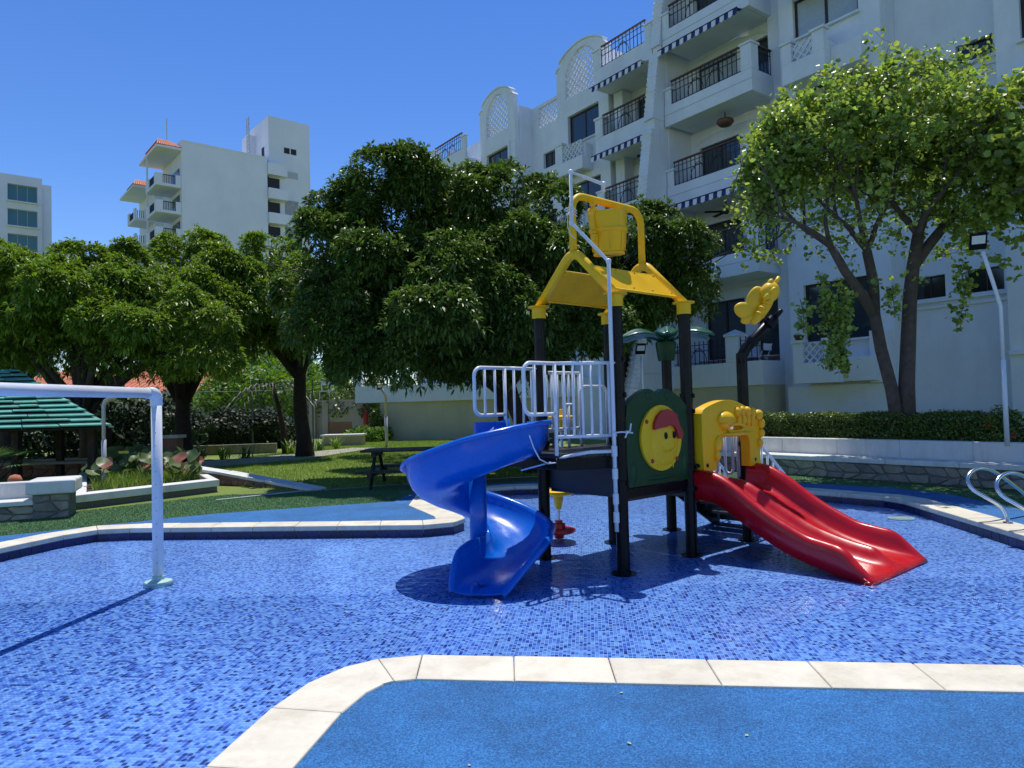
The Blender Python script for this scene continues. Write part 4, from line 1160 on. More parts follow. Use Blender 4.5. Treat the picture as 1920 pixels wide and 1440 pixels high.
# ================================================================== SPINNING WATER TOY
g_ = G(1049, 1015, 0)
toy = thing('spinning_water_toy', 'small yellow and red double-disc water toy on a thin pole under the tower', 'water toy', (g_.x, g_.y, 0))
def wheel(z, rr, mt, nm):
    m = MB().lathe([(.0001, z - .10), (.055, z - .095), (.065, z - .03), (rr - .03, z - .035), (rr, z - .018), (rr, z + .012), (rr - .035, z + .022), (.08, z + .02), (.075, z + .075), (.045, z + .08), (.045, z + .11), (.0001, z + .112)], (g_.x, g_.y, 0), 32)
    return m.build(nm, mt, toy, auto=45)
wheel(.58, .195, M_YPL, 'yellow_disc'); wheel(.135, .195, M_RED, 'red_disc')
MB().lathe([(.0001, .38), (.035, .38), (.06, .50)], (g_.x, g_.y, 0), 18).build('cone', M_YPL, toy, smooth=True)
MB().tube([(g_.x, g_.y, 0), (g_.x, g_.y, .60)], .016, 12).build('pole', M_WRAIL, toy, smooth=True)

# ================================================================== WHITE SPRAY ARCH
sp0 = G(297, 1098, 0)
sa = thing('spray_arch', 'white pipe spray arch in the shallow pool with tiny holes down its post', 'spray arch', tuple(sp0))
dirx = Vector((-.109, -.994, 0)); H = 1.815; rp_ = .048
endp = sp0 + dirx * 3.7
MB().tube([sp0, sp0 + Vector((0, 0, H - .05))], rp_, 24).build('post', M_WPIPE, sa, smooth=True)
MB().tube([endp, endp + Vector((0, 0, H - .05))], rp_, 24).build('post', M_WPIPE, sa, smooth=True)
MB().tube([sp0 + dirx * .07 + Vector((0, 0, H)), endp - dirx * .07 + Vector((0, 0, H))], rp_, 24).build('crossbar', M_WPIPE, sa, smooth=True)
for p, s_ in ((sp0, 1), (endp, -1)):
    pts = [p + Vector((0, 0, H - .12)), p + Vector((0, 0, H - .06))] + [p + dirx * s_ * (.06 - .06 * cos(t)) + Vector((0, 0, H - .06 + .06 * sin(t))) for t in np.linspace(0.2, pi / 2, 6)] + [p + dirx * s_ * .14 + Vector((0, 0, H))]
    MB().tube(pts, rp_ + .007, 24).build('elbow', M_WPIPE, sa, smooth=True)
    MB().lathe([(.0001, .0), (.125, .0), (.13, .012), (.12, .045), (.075, .055), (.056, .06), (.054, .09), (.048, .095)], tuple(p), 30).build('base_flange', M_PGRN, sa, auto=40)
hl = MB(); hd_ = Vector((.22, -.975, 0))
for k in range(12):
    c = sp0 + hd_ * (rp_ - .0005) + Vector((0, 0, .22 + k * .122)); hl.ell(tuple(c), .0045, .003, .0045, seg=8, rings=4)
o = hl.build('nozzle_holes', M_DARK, sa); o['kind'] = 'stuff'

# ================================================================== STAINLESS GRAB RAILS
def grab(shift, label):
    px = [(1890, 984, 8.0), (1888, 968, 8.02), (1877, 950, 8.05), (1848, 932, 8.1), (1825, 918, 8.15), (1814, 901, 8.2), (1820, 886, 8.25), (1838, 878, 8.3), (1862, 883, 8.4), (1892, 903, 8.5), (1925, 930, 8.6), (1945, 955, 8.65), (1950, 985, 8.65)]
    P_ = [D(a, b, c) for a, b, c in px]; P_[0].z = .15; P_[-1].z = .15
    P_ = [p + shift for p in P_]
    # Catmull-Rom
    out = []
    for i in range(len(P_) - 1):
        p0, p1, p2, p3 = P_[max(0, i - 1)], P_[i], P_[i + 1], P_[min(len(P_) - 1, i + 2)]
        for t in np.linspace(0, 1, 5)[:-1]:
            out.append(.5 * ((2 * p1) + (p2 - p0) * t + (2 * p0 - 5 * p1 + 4 * p2 - p3) * t * t + (3 * p1 - p0 - 3 * p2 + p3) * t ** 3))
    out.append(P_[-1])
    t = thing('pool_grab_rail', label, 'handrail', tuple(out[0]), group='steel grab rails on the pool edge')
    MB().tube(out, .021, 14).build('rail', M_STEEL, t, smooth=True)
    for p in (out[0], out[-1]): MB().lathe([(.021, .0), (.045, .008), (.05, .012), (.0001, .0121)], (p.x, p.y, .155), 18).build('foot_ring', M_STEEL, t, smooth=True)
grab(Vector((0, 0, 0)), 'polished steel grab rail on the pool coping, the farther of the pair')
grab(Vector((-.05, -.56, 0)), 'polished steel grab rail on the pool coping, nearer and cut off by the picture edge')
# ================================================================== MAIN APARTMENT BUILDING (x along the facade, y depth, z up)
apt = fthing('apartment_building', 'large white stucco apartment building with striped awnings and iron balcony railings', 'building', (-15, 22, 0))
def wall_holes(x0, x1, z0, z1, y, holes, depth=.22, name='wall', mt=M_WALL, parent=apt):
    xs = sorted({x0, x1, *[h[0] for h in holes], *[h[2] for h in holes]}); zs = sorted({z0, z1, *[h[1] for h in holes], *[h[3] for h in holes]})
    xs = [x for x in xs if x0 <= x <= x1]; zs = [z for z in zs if z0 <= z <= z1]
    m = MB()
    for i in range(len(xs) - 1):
        for k in range(len(zs) - 1):
            cx, cz = (xs[i] + xs[i + 1]) / 2, (zs[k] + zs[k + 1]) / 2
            if any(h[0] < cx < h[2] and h[1] < cz < h[3] for h in holes): continue
            m.add([(xs[i], y, zs[k]), (xs[i + 1], y, zs[k]), (xs[i + 1], y, zs[k + 1]), (xs[i], y, zs[k + 1])], [(0, 1, 2, 3)])
    for (a, b, c, d) in holes:
        e = y + depth
        m.add([(a, y, b), (c, y, b), (c, y, d), (a, y, d), (a, e, b), (c, e, b), (c, e, d), (a, e, d)], [(0, 4, 5, 1), (1, 5, 6, 2), (2, 6, 7, 3), (3, 7, 4, 0)])
    m.add([(x0, y, z0), (x0, y + .3, z0), (x0, y + .3, z1), (x0, y, z1)], [(0, 3, 2, 1)]); m.add([(x1, y, z0), (x1, y + .3, z0), (x1, y + .3, z1), (x1, y, z1)], [(0, 1, 2, 3)])
    m.add([(x0, y, z1), (x1, y, z1), (x1, y + .3, z1), (x0, y + .3, z1)], [(0, 1, 2, 3)])
    return m.build(name, mt, parent)
def window(x0, z0, x1, z1, y, n=2, fw=.06, pane=M_GLASS, frame=M_FRAME, parent=apt, sill=True, hood=False):
    m = MB(); m.box(x0, y, z0, x1, y + .05, z0 + fw).box(x0, y, z1 - fw, x1, y + .05, z1)
    for k in range(n + 1):
        c = x0 + (x1 - x0) * k / n; a, b = c - fw / 2, c + fw / 2
        if k == 0: a, b = x0, x0 + fw
        if k == n: a, b = x1 - fw, x1
        m.box(a, y - .002, z0 + fw, b, y + .052, z1 - fw)
    f = m.build('window', frame, parent)
    for k in range(n):
        MB().box(x0 + (x1 - x0) * k / n + .01, y + .022, z0 + .01, x0 + (x1 - x0) * (k + 1) / n - .01, y + .03, z1 - .01).build('pane', pane, f)
    if sill: MB().box(x0 - .06, y - .26, z0 - .07, x1 + .06, y, z0 - .001).build('sill', M_WALL, f, bevel=.01)
    return f
def awning(x0, x1, y, z, parent=apt, drop=.28, out=.30):
    n = max(8, round((x1 - x0) / .17)); a = MB(); b = MB()
    for k in range(n):
        m = a if k % 2 else b
        p, q = x0 + (x1 - x0) * k / n, x0 + (x1 - x0) * (k + 1) / n; c = (p + q) / 2
        m.add([(p, y + .02, z), (q, y + .02, z), (q, y - out, z - .05), (p, y - out, z - .05), (q, y - out - .02, z - drop * .8), (c, y - out - .03, z - drop), (p, y - out - .02, z - drop * .8)],
              [(0, 3, 2, 1), (3, 6, 5, 4, 2)])
    o = a.build('awning', M_AWB, parent); b.build('white_stripes', M_AWW, o)
    MB().tube([(x0, y - out, z - .03), (x1, y - out, z - .03)], .02, 6).build('awning_bar', M_IRON, o)
def railing(x0, x1, y, z0, z1, parent=apt, side=None, arcs=True, hand=M_WOOD):
    m = MB(); L = x1 - x0; n = max(2, round(L / .19)); b = .011
    for k in range(n + 1):
        x = x0 + L * k / n; m.box(x - b, y - b, z0, x + b, y + b, z1 - .03)
    for z in (z0 + .06, (z0 + z1) / 2 + .05, z1 - .16): m.box(x0, y - b * .8, z - b, x1, y + b * .8, z + b)
    if arcs and L > 1.5:
        for f in (.36, .64) if L > 2.4 else (.5,):
            cx = x0 + L * f; R_ = min(.34, (z1 - z0) * .42)
            m.tube([(cx + R_ * cos(t), y - .02, z0 + .10 + R_ * 1.25 * sin(t)) for t in np.linspace(0, pi, 13)], .013, 5)
            m.tube([(cx + R_ * .5 * cos(t), y - .02, z0 + .38 + R_ * .6 * sin(t)) for t in np.linspace(0, pi, 9)], .011, 5)
    o = m.build('railing', M_IRON, parent)
    if hand: MB().box(x0 - .04, y - .045, z1 - .035, x1 + .04, y + .045, z1 + .02).build('handrail', hand, o, bevel=.008)
    return o
def side_railing(x, y0, y1, z0, z1, parent=apt):
    m = MB(); n = max(2, round((y1 - y0) / .17)); b = .011
    for k in range(n + 1):
        y = y0 + (y1 - y0) * k / n; m.box(x - b, y - b, z0, x + b, y + b, z1 - .03)
    for z in (z0 + .06, z1 - .2): m.box(x - b, y0, z - b, x + b, y1, z + b)
    o = m.build('railing', M_IRON, parent); MB().box(x - .045, y0 - .04, z1 - .035, x + .045, y1 + .02, z1 + .02).build('handrail', M_WOOD, o)
def pillar(x0, x1, y0, y1, z0, z1, parent=apt, mt=M_WALL, pyramid=False):
    o = MB().box(x0, y0, z0, x1, y1, z1 - .08).build('pillar', mt, parent, bevel=.012)
    c = MB().box(x0 - .04, y0 - .04, z1 - .079, x1 + .04, y1 + .04, z1)
    if pyramid:
        cx, cy = (x0 + x1) / 2, (y0 + y1) / 2
        c.add([(x0 - .04, y0 - .04, z1 + .001), (x1 + .04, y0 - .04, z1 + .001), (x1 + .04, y1 + .04, z1 + .001), (x0 - .04, y1 + .04, z1 + .001), (cx, cy, z1 + .17)], [(0, 1, 4), (1, 2, 4), (2, 3, 4), (3, 0, 4)])
    c.build('cap', mt, o, bevel=.01)
    MB().box(x0 + .07, y0 - .012, z0 + .12, x1 - .07, y0 - .001, z1 - .16).build('raised_panel', mt, o)
    return o
def lattice(x0, x1, z0, z1, y, p=.17, w_=.045, th=.05, parent=apt, top=None):
    """diagonal lattice clipped to a rectangle (or to a curve top(x))"""
    m = MB(); H_ = z1 - z0
    for s_ in (1, -1):
        k = x0 - H_ if s_ > 0 else x0
        while k < (x1 if s_ > 0 else x1 + H_):
            # line x = k + s_*(z - z0)
            za, zb = z0, z1
            xa, xb = k, k + s_ * H_
            if s_ > 0:
                if xa < x0: za += x0 - xa; xa = x0
                if xb > x1: zb -= xb - x1; xb = x1
            else:
                if xa > x1: za += xa - x1; xa = x1
                if xb < x0: zb -= x0 - xb; xb = x0
            if top:
                while zb > za and zb > top(xb): zb -= .02; xb -= s_ * .02
            if zb - za > .03:
                d = w_ / 2
                yy = y + (0 if s_ > 0 else th * .4)
                m.add([(xa - d * 1.2, yy, za), (xa + d * 1.2, yy, za), (xb + d * 1.2, yy, zb), (xb - d * 1.2, yy, zb), (xa - d * 1.2, yy + th, za), (xa + d * 1.2, yy + th, za), (xb + d * 1.2, yy + th, zb), (xb - d * 1.2, yy + th, zb)],
                      [(0, 1, 2, 3), (7, 6, 5, 4), (0, 3, 7, 4), (1, 5, 6, 2), (0, 4, 5, 1), (3, 2, 6, 7)])
            k += p
    return m.build('lattice', M_WALL, parent)
def balcony(x0, x1, yf, yb, S0, awn=False, left_return=False, right_return=True, top_floor=False, door=True, fan=None, rail=True, wide=None, lamp=False):
    """S0 = underside of the slab; parapet .75 high, rail .85 above it"""
    R_ = S0 + 1.62
    pl_ = MB().box(x0, yf, S0, x1, yf + .16, S0 + .74)
    if right_return: pl_.box(x1 - .16, yf + .161, S0, x1, yb, S0 + .74)
    if left_return: pl_.box(x0, yf + .161, S0, x0 + .16, yb, S0 + .74)
    o = pl_.build('parapet', M_WALL, apt, bevel=.01)
    MB().box(x0 + .17, yf + .161, S0 + .002, x1 - .17, yb, S0 + .22).build('floor_slab', M_WALL, o)
    MB().box(x0 - .003, yf - .012, S0 + .40, x1 + .003, yf - .001, S0 + .412).build('groove_line', mat('stucco_joint', (.42, .43, .44), .9), o)
    pillar(x1 - .40, x1 + .005, yf - .005, yf + .40, S0 + .741, R_ + .02)
    pillar(x0, x0 + .30, yf + .02, yf + .18, S0 + .741, R_ - .22)
    railing(x0 + .32, x1 - .42, yf + .08, S0 + .742, R_)
    if right_return: side_railing(x1 - .08, yf + .42, yb - .05 if wide is None else wide, S0 + .742, R_)
    if awn: awning(x0 + .02, x1 - (.25 if right_return else .02), yf + .02, S0 - .005)
def room(x0, x1, yb, zf, zc, dx0, dx1, dh=2.15, blind=False, arch=True):
    """back wall of a balcony room, with a sliding door"""
    wall_holes(x0, x1, zf, zc, yb, [(dx0, zf + .02, dx1, zf + dh)], depth=.2, name='back_wall')
    window(dx0, zf + .02, dx1, zf + dh, yb + .12, n=2, fw=.08, pane=M_BLIND if blind else M_GLASS, sill=False)
    if arch:
        m = MB(); c = (dx0 + dx1) / 2; R_ = (dx1 - dx0) / 2 + .9
        m.tube([(c + R_ * cos(t), yb - .012, zf + dh - .35 + .85 * sin(t)) for t in np.linspace(.35, pi - .05, 18)], .025, 5); m.build('arch_moulding', M_WALL, apt)

SL = [2.85, 5.72, 8.62, 11.60, 14.38, 17.25]        # undersides of the slabs, storey by storey
# ---- core masses behind everything
core = MB(); core.box(-36.5, 24.2, 0, -10.2, 37, 14.9); core.box(-17.2, 24.2, 14.9, 8, 37, 21.5); core.box(-10.2, 24.2, 0, 8, 37, 14.9)
core.build('core_wall', M_WALL2, apt)

# ---- B stack (right balconies)
BX0, BX1, BF, BB = -17.45, -13.75, 19.8, 21.2
balcony(BX0, BX1, BF, BB, SL[5], awn=False)
for i, S0 in ((1, SL[1]), (2, SL[2]), (3, SL[3]), (4, SL[4])):
    balcony(BX0, BX1, BF, BB, S0, awn=(i in (2, 4)), fan=(i == 1))
for i in range(0, 6):
    zf = SL[i] + .22; zc = SL[i + 1] + .003 if i < 5 else 20.4
    bd = [(-17.05, zf + .02, -15.35, zf + 2.12), (-14.85, zf + .02, -14.05, zf + 2.12)]
    wall_holes(-17.46, -13.9, zf, zc, 21.22, bd, depth=.2, name='back_wall')
    for q, (a, b, c, d) in enumerate(bd): window(a, b, c, d, 21.34, n=2 - q, fw=.08, pane=M_GLASS if i == 0 or (i + q) % 3 else M_BLIND, sill=False)
    m = MB(); m.tube([(-15.7 + 2.1 * cos(t), 21.21, zf + 1.75 + .75 * sin(t)) for t in np.linspace(.3, pi - .75, 18)], .03, 5); m.build('arch_moulding', M_WALL, apt)
# ground-floor terrace of the B stack
tb = MB().box(-19.4, 19.8, 2.07, -13.75, 20.0, 2.86).box(-13.95, 20.001, 2.07, -13.75, 21.2, 2.86).build('terrace_parapet', M_WALL, apt, bevel=.01)
MB().box(-19.4, 19.85, .0, -13.75, 23.5, 2.068).build('terrace_base', M_CREAM, apt)
MB().box(-19.4, 20.001, 2.3, -13.96, 23.5, 2.6).build('floor_slab', M_WALL, apt)
pillar(-15.15, -14.65, 19.79, 20.25, 2.861, 3.80, pyramid=True)
pillar(-18.9, -18.5, 19.79, 20.25, 2.861, 3.80, pyramid=True)
railing(-18.48, -15.17, 19.92, 2.87, 3.72, arcs=True, hand=None)
railing(-14.63, -13.8, 19.92, 2.87, 3.72, arcs=False, hand=None)
# wall between B stack and the bay
wall_holes(-13.9, -13.2, 0, 21.5, 21.0, [], name='wall')
MB().box(-13.9, 21.001, 0, -13.75, 24, 21.5).build('side_wall', M_WALL, apt)

# ---- bay with large windows and lattice planters
bz = [(3.35, 5.15), (6.95, 8.32), (9.93, 11.28), (12.95, 14.25), (15.85, 17.2)]
wall_holes(-13.22, -10.0, 0, 21.5, 20.6, [(-12.72, a, -10.62, b) for a, b in bz], depth=.25)
MB().box(-13.22, 20.9, 0, -13.07, 24.2, 21.5).build('side_wall', M_WALL, apt)
for k, (a, b) in enumerate(bz): window(-12.72, a, -10.62, b, 20.72, n=2, fw=.085, pane=M_BLIND if k else M_GLASS)
for z0 in (2.05, 8.42, 11.28, 14.2):
    x0, x1 = -12.66, -11.27
    o = MB().box(x0, 19.8, z0, x1, 20.0, z0 + .62).box(x1 - .18, 20.001, z0, x1, 20.598, z0 + .95).box(x0, 20.001, z0, x0 + .18, 20.598, z0 + .95).box(x0 + .181, 20.001, z0 + .001, x1 - .181, 20.597, z0 + .12)
    o.box(x0, 19.8, z0 + .621, x0 + .32, 20.0, z0 + 1.24); o.box(x1 - .38, 19.8, z0 + .621, x1, 20.0, z0 + 1.24)
    pb2 = o.build('planter_box', M_WALL, apt, bevel=.01)
    MB().box(x0 - .05, 19.75, z0 + 1.241, x0 + .37, 20.05, z0 + 1.32).build('cap', M_WALL, pb2); MB().box(x1 - .43, 19.75, z0 + 1.241, x1 + .05, 20.05, z0 + 1.32).build('cap', M_WALL, pb2)
    lattice(x0 + .32, x1 - .38, z0 + .62, z0 + 1.2, 19.86, p=.24, w_=.05)
    MB().box(x1 + .002, 20.15, z0 + .02, -10.35, 20.598, z0 + .72).build('ledge', M_WALL, apt, bevel=.01)
MB().box(-10.6, 20.4, 2.0, -10.05, 20.597, 3.5).build('pilaster', M_WALL, apt)

# ---- recess with small windows, right pier
sw = [(-9.80, -8.93), (-8.40, -7.50)]
rz_ = [(4.33, 4.96), (7.55, 8.15), (10.62, 11.14), (13.7, 14.3), (16.6, 17.2)]
wall_holes(-10.15, -7.1, 0, 21.5, 21.4, [(a, c, b, d) for a, b in sw for c, d in rz_], depth=.22)
for a, b in sw:
    for c, d in rz_: window(a, c, b, d, 21.55, n=2, fw=.035, pane=mat('dark_glass', (.012, .014, .02), .08, spec=.7), sill=False)
for c, d in rz_:
    MB().box(-9.95, 21.30, c - .13, -7.2, 21.399, c - .05).build('string_course', M_WALL, apt); MB().box(-9.85, 21.34, c - .30, -7.3, 21.399, c - .22).build('string_course', M_WALL, apt)
MB().box(-10.0, 20.9, 0, -9.99, 21.39, 21.5).build('side_wall', M_WALL, apt)
pz = [(10.3, 11.9), (4.0, 5.2), (13.4, 14.8), (7.2, 8.5)]
wall_holes(-7.17, 6, 0, 21.5, 20.6, [(-6.62, a, -4.8, b) for a, b in pz], depth=.25)
for a, b in pz: window(-6.62, a, -4.8, b, 20.72, n=2, fw=.07)
MB().box(-7.17, 20.9, 0, -7.0, 24.2, 21.5).build('side_wall', M_WALL, apt)
MB().box(-6.9, 20.35, 8.9, -4.4, 20.597, 9.6).build('ledge', M_WALL, apt, bevel=.01)
MB().box(-7.17, 20.52, 2.55, 6, 20.598, 2.66).build('string_course', M_WALL, apt)
# plinth of the right half
MB().box(-13.3, 20.45, 0, -10.1, 20.598, 1.98).build('plinth', M_WALL, apt); 

# ---- buttress: rippled face that steps out storey by storey
def buttress(x0, x1, ztab):
    for (zb, zt, yb_, yt_) in ztab:
        rows = []; nz, nx = 64, 5; r = np.random.default_rng(int(zb * 10)); ph = r.uniform(0, 6, 9)
        for i in range(nz + 1):
            z = zb + (zt - zb) * i / nz; y = yb_ + (yt_ - yb_) * i / nz; row = [(x0, 23.5, z)]
            for j in range(nx + 1):
                x = x0 + (x1 - x0) * j / nx
                rip = .035 * sin(z * 34 + ph[0] + 1.3 * sin(x * 9 + z * 2)) * (.6 + .4 * sin(z * 3.1 + ph[1]))
                row.append((x, y - .03 + rip + .012 * sin(z * 47 + x * 11), z))
            row.append((x1, 23.5, z)); rows.append(row)
        rows.append([(x0, 23.5, zt)] + [(x0 + (x1 - x0) * j / nx, 23.0, zt) for j in range(nx + 1)] + [(x1, 23.5, zt)])
        rows.insert(0, [(x0, 23.5, zb)] + [(x0 + (x1 - x0) * j / nx, 23.0, zb) for j in range(nx + 1)] + [(x1, 23.5, zb)])
        o = MB().grid(rows).build('buttress', M_WALL, apt, auto=60)
    return o
zt_ = []
for k, S0 in enumerate([2.0, 2.62, 5.9, 8.83, 11.85, 14.67, 17.5]):
    zt_.append((S0, [2.61, 5.55, 8.5, 11.45, 14.40, 17.2, 20.5][k], 17.6 + (S0 - 2) * .165, 17.6 + ([2.61, 5.55, 8.5, 11.45, 14.4, 17.2, 20.5][k] - 2) * .165))
buttress(-17.93, -17.48, zt_)
for z in (5.55, 8.5, 11.45, 14.40, 17.2):      # corbel blocks between storeys
    y = 17.6 + (z - 2) * .165
    MB().box(-17.90, y + .12, z + .001, -17.50, 23.4, z + .449 if z < 17 else z + .29).build('corbel', M_WALL, apt, bevel=.02)
# fin wall behind the buttress (left side of the B rooms)
MB().box(-17.85, 20.0, 2.0, -17.46, 24, 21.5).build('fin_wall', M_WALL, apt)

# ---- A stack (left balconies)
AX0, AX1 = -21.15, -17.95
def balconyA(x0, x1, S0, awn, yf=19.8, yb=21.2):
    R_ = S0 + 1.62
    o = MB().box(x0, yf, S0, x1, yf + .16, S0 + .74).box(x0, yf + .161, S0, x0 + .16, yb, S0 + .74).build('parapet', M_WALL, apt, bevel=.01)
    MB().box(x0 + .161, yf + .161, S0 + .002, x1, yb, S0 + .22).build('floor_slab', M_WALL, o)
    pillar(x0 - .005, x0 + .42, yf - .005, yf + .40, S0 + .741, R_ - .05)
    railing(x0 + .44, x1 - .40, yf + .08, S0 + .742, R_)
    pillar(x1 - .38, x1 - .02, yf + .02, yf + .18, S0 + .741, R_ - .2)
    if awn: awning(x0 + .02, x1 - .3, yf + .02, S0 - .005)
for S0, aw in ((SL[4] + .02, True), (SL[3], True), (SL[2], False), (SL[1], False), (SL[0], False)):
    balconyA(AX0, AX1, S0, aw)
for i in range(0, 4):
    zf = SL[i] + .22; zc = SL[i + 1] + .003
    room(-21.15, -17.9, 21.3, zf, zc, -20.25, -18.9)
MB().box(-21.1, 21.2, SL[4] + .003, -17.9, 23.5, SL[4] + .22).build('floor_slab', M_WALL, apt)
MB().box(-21.0, 20.75, 2.5, -20.5, 21.29, SL[4] - .002).build('pier', M_WALL, apt)

# ---- gable bays
def gable(x0, x1, zsh, ztop, y, holes, pz0):
    c = (x0 + x1) / 2; hw = (x1 - x0) / 2
    top = [(x1, zsh), (x1 - .10, zsh + .12), (x1 - .22, zsh + .13), (x1 - .22, zsh + .35)]
    for t in np.linspace(0, 1, 13)[1:-1]:
        x = x1 - .22 - (2 * hw - .44) * t; top.append((x, zsh + .35 + (ztop - zsh - .35) * sin(pi * t) ** .8))
    top += [(x0 + .22, zsh + .35), (x0 + .22, zsh + .13), (x0 + .10, zsh + .12), (x0, zsh)]
    lx0, lx1 = x0 + .60, x1 - .55; lz0 = pz0
    fz = lambda x: zsh - .20 + (ztop - zsh - .05) * max(0, sin(pi * (x - lx0) / (lx1 - lx0))) ** .8
    hole = [(lx0, lz0), (lx1, lz0)] + [(lx1 - (lx1 - lx0) * t, fz(lx1 - (lx1 - lx0) * t)) for t in np.linspace(0, 1, 13)]
    o = MB().wprism([(x0, 14.6), (x1, 14.6)] + top, y, y + .22, [hole[::-1]]).build('gable', M_WALL, apt, bevel=.012)
    cap_ = [(p[0], p[1]) for p in top]
    m = MB()
    for a, b in zip(cap_[:-1], cap_[1:]):
        if abs(a[0] - b[0]) > .02:
            m.add([(a[0], y - .06, a[1] + .002), (b[0], y - .06, b[1] + .002), (b[0], y + .28, b[1] + .002), (a[0], y + .28, a[1] + .002), (a[0], y - .06, a[1] + .06), (b[0], y - .06, b[1] + .06), (b[0], y + .28, b[1] + .06), (a[0], y + .28, a[1] + .06)],
                  [(0, 1, 2, 3), (7, 6, 5, 4), (0, 4, 5, 1), (2, 6, 7, 3), (1, 5, 6, 2), (0, 3, 7, 4)])
    m.build('coping', M_WALL, o)
    lattice(lx0, lx1, lz0, ztop, y + .08, p=.30, w_=.07, top=lambda x: fz(min(lx1, max(lx0, x))), parent=apt)
    wall_holes(x0, x1, 0, 14.6, y, holes, depth=.3)
    MB().box(x0, y + .301, 0, x0 + .2, 24.3, 16.4).build('side_wall', M_WALL, apt)
    MB().box(x1 - .2, y + .301, 0, x1, 24.3, 16.4).build('side_wall', M_WALL, apt)
gable(-24.45, -21.15, 16.55, 17.35, 20.6, [(-23.75, z, -21.75, z + 1.35) for z in (4.2, 7.1, 9.9, 13.0)], 15.15)
for z in (4.2, 7.1, 9.9, 13.0): window(-23.75, z, -21.75, z + 1.35, 20.75, n=2, fw=.06)
for z0 in (11.55, 8.6):       # lattice planter under the gable window
    o = MB().box(-23.9, 20.0, z0, -22.2, 20.2, z0 + .55).box(-23.9, 20.201, z0, -23.7, 20.598, z0 + 1.1).box(-22.4, 20.201, z0, -22.2, 20.598, z0 + 1.1).box(-23.9, 20.0, z0 + .551, -23.5, 20.2, z0 + 1.35).build('planter_box', M_WALL, apt, bevel=.01)
    MB().box(-23.95, 19.95, z0 + 1.351, -23.45, 20.25, z0 + 1.44).build('cap', M_WALL, o)
    lattice(-23.5, -22.3, z0 + .55, z0 + 1.25, 20.05, p=.26, w_=.055)
gable(-30.75, -27.7, 16.85, 17.65, 20.6, [(-30.2, z, -28.3, z + 1.35) for z in (4.2, 7.1, 9.9, 13.2)], 15.4)
for z in (4.2, 7.1, 9.9, 13.2): window(-30.2, z, -28.3, z + 1.35, 20.75, n=2, fw=.06)
MB().box(-28.2, 20.5, 13.1, -28.1, 20.6, 14.7).build('downpipe', M_WALL, apt)
# recess between the gables
wall_holes(-27.75, -24.4, 0, 15.2, 21.7, [(-26.9, 13.1, -26.0, 13.85), (-25.4, 13.1, -24.7, 13.85), (-26.9, 10.2, -26.0, 10.95)], depth=.3)
for a, c, b, d in [(-26.9, 13.1, -26.0, 13.85), (-25.4, 13.1, -24.7, 13.85), (-26.9, 10.2, -26.0, 10.95)]: window(a, c, b, d, 21.85, n=2, fw=.045, sill=False)
MB().box(-27.2, 21.5, 12.75, -24.5, 21.698, 12.9).build('string_course', M_WALL, apt)
MB().box(-27.75, 21.7, 16.2, -24.4, 21.9, 16.35).build('coping', M_WALL, apt)
lattice(-27.2, -24.7, 15.2, 16.2, 21.76, p=.28, w_=.06)
MB().box(-27.74, 21.7, 15.2, -27.2, 21.9, 16.2).build('pier', M_WALL, apt)
MB().box(-25.15, 21.72, 15.201, -24.6, 22.6, 17.75).build('chimney_block', M_WALL, apt)
# far-left roof terrace
balconyA(-34.6, -31.0, SL[4] + .02, False)
MB().box(-35.2, 20.5, 0, -30.9, 24.2, 14.4).build('wall', M_WALL, apt)
MB().box(-35.6, 21.5, 14.6, -35.2, 25, 16.6).build('parapet_end', M_WALL, apt)
MB().box(-36.3, 22.6, 14.9, -33.5, 24, 16.9).build('roof_block', M_WALL, apt)

# ---- low terrace wing at the far end of the garden
tw = thing('garden_terrace_wing', 'low cream terrace wing with a white parapet and railing beyond the lawn', 'building', (-4, 35, 0))
A_, B_, C3, D3 = (-6.35, 34.3), (-2.0, 33.2), (2.5, 31.0), (6, 36)
MB().prism([A_, B_, C3, (6.5, 28.5), (12, 36), (-4, 42)], 0, 1.95).build('base_wall', M_CREAM, tw)
MB().prism([(-7.6, 34.55), (-2.0, 33.0), (2.6, 30.8), (6.5, 28.2), (12, 36), (-4, 42)], 1.951, 2.75).build('parapet', M_WALL, tw)
MB().prism([(-2.0, 33.1), (-1.7, 33.6), (2.9, 31.4), (2.55, 30.9)], 2.751, 2.9).build('parapet_top', M_WALL, tw)
def wrail(a, b, z0, z1, parent, name='railing'):
    m = MB(); a, b = Vector((*a, 0)), Vector((*b, 0)); n = max(2, int((b - a).length / .16))
    for k in range(n + 1):
        p = a.lerp(b, k / n); m.box(p.x - .014, p.y - .014, z0, p.x + .014, p.y + .014, z1)
    m.bar((a.x, a.y, z1 - .03), (b.x, b.y, z1 - .03), .05, .05); m.bar((a.x, a.y, z0 + .05), (b.x, b.y, z0 + .05), .03, .03); m.bar((a.x, a.y, z0 + .5), (b.x, b.y, z0 + .5), .02, .02)
    return m.build(name, M_IRON, parent)
wrail((-7.1, 34.45), (-2.2, 33.1), 2.76, 3.75, tw); wrail((-1.9, 33.05), (2.5, 30.9), 2.76, 3.75, tw)
for p in ((-7.45, 34.55), (-5.2, 33.95), (-2.0, 33.1)): MB().box(p[0] - .18, p[1] - .05, 2.752, p[0] + .18, p[1] + .3, 3.95).build('pillar', M_WALL, tw, bevel=.01)
MB().prism([(-5, 38), (8, 33.5), (12, 38), (-3, 44)], 2.752, 7).build('upper_wall', M_WALL, tw)
dd = Vector((13, -4.5, 0)).normalized(); p0 = Vector((-5, 38, 0)); nb = Vector((dd.y, -dd.x, 0))
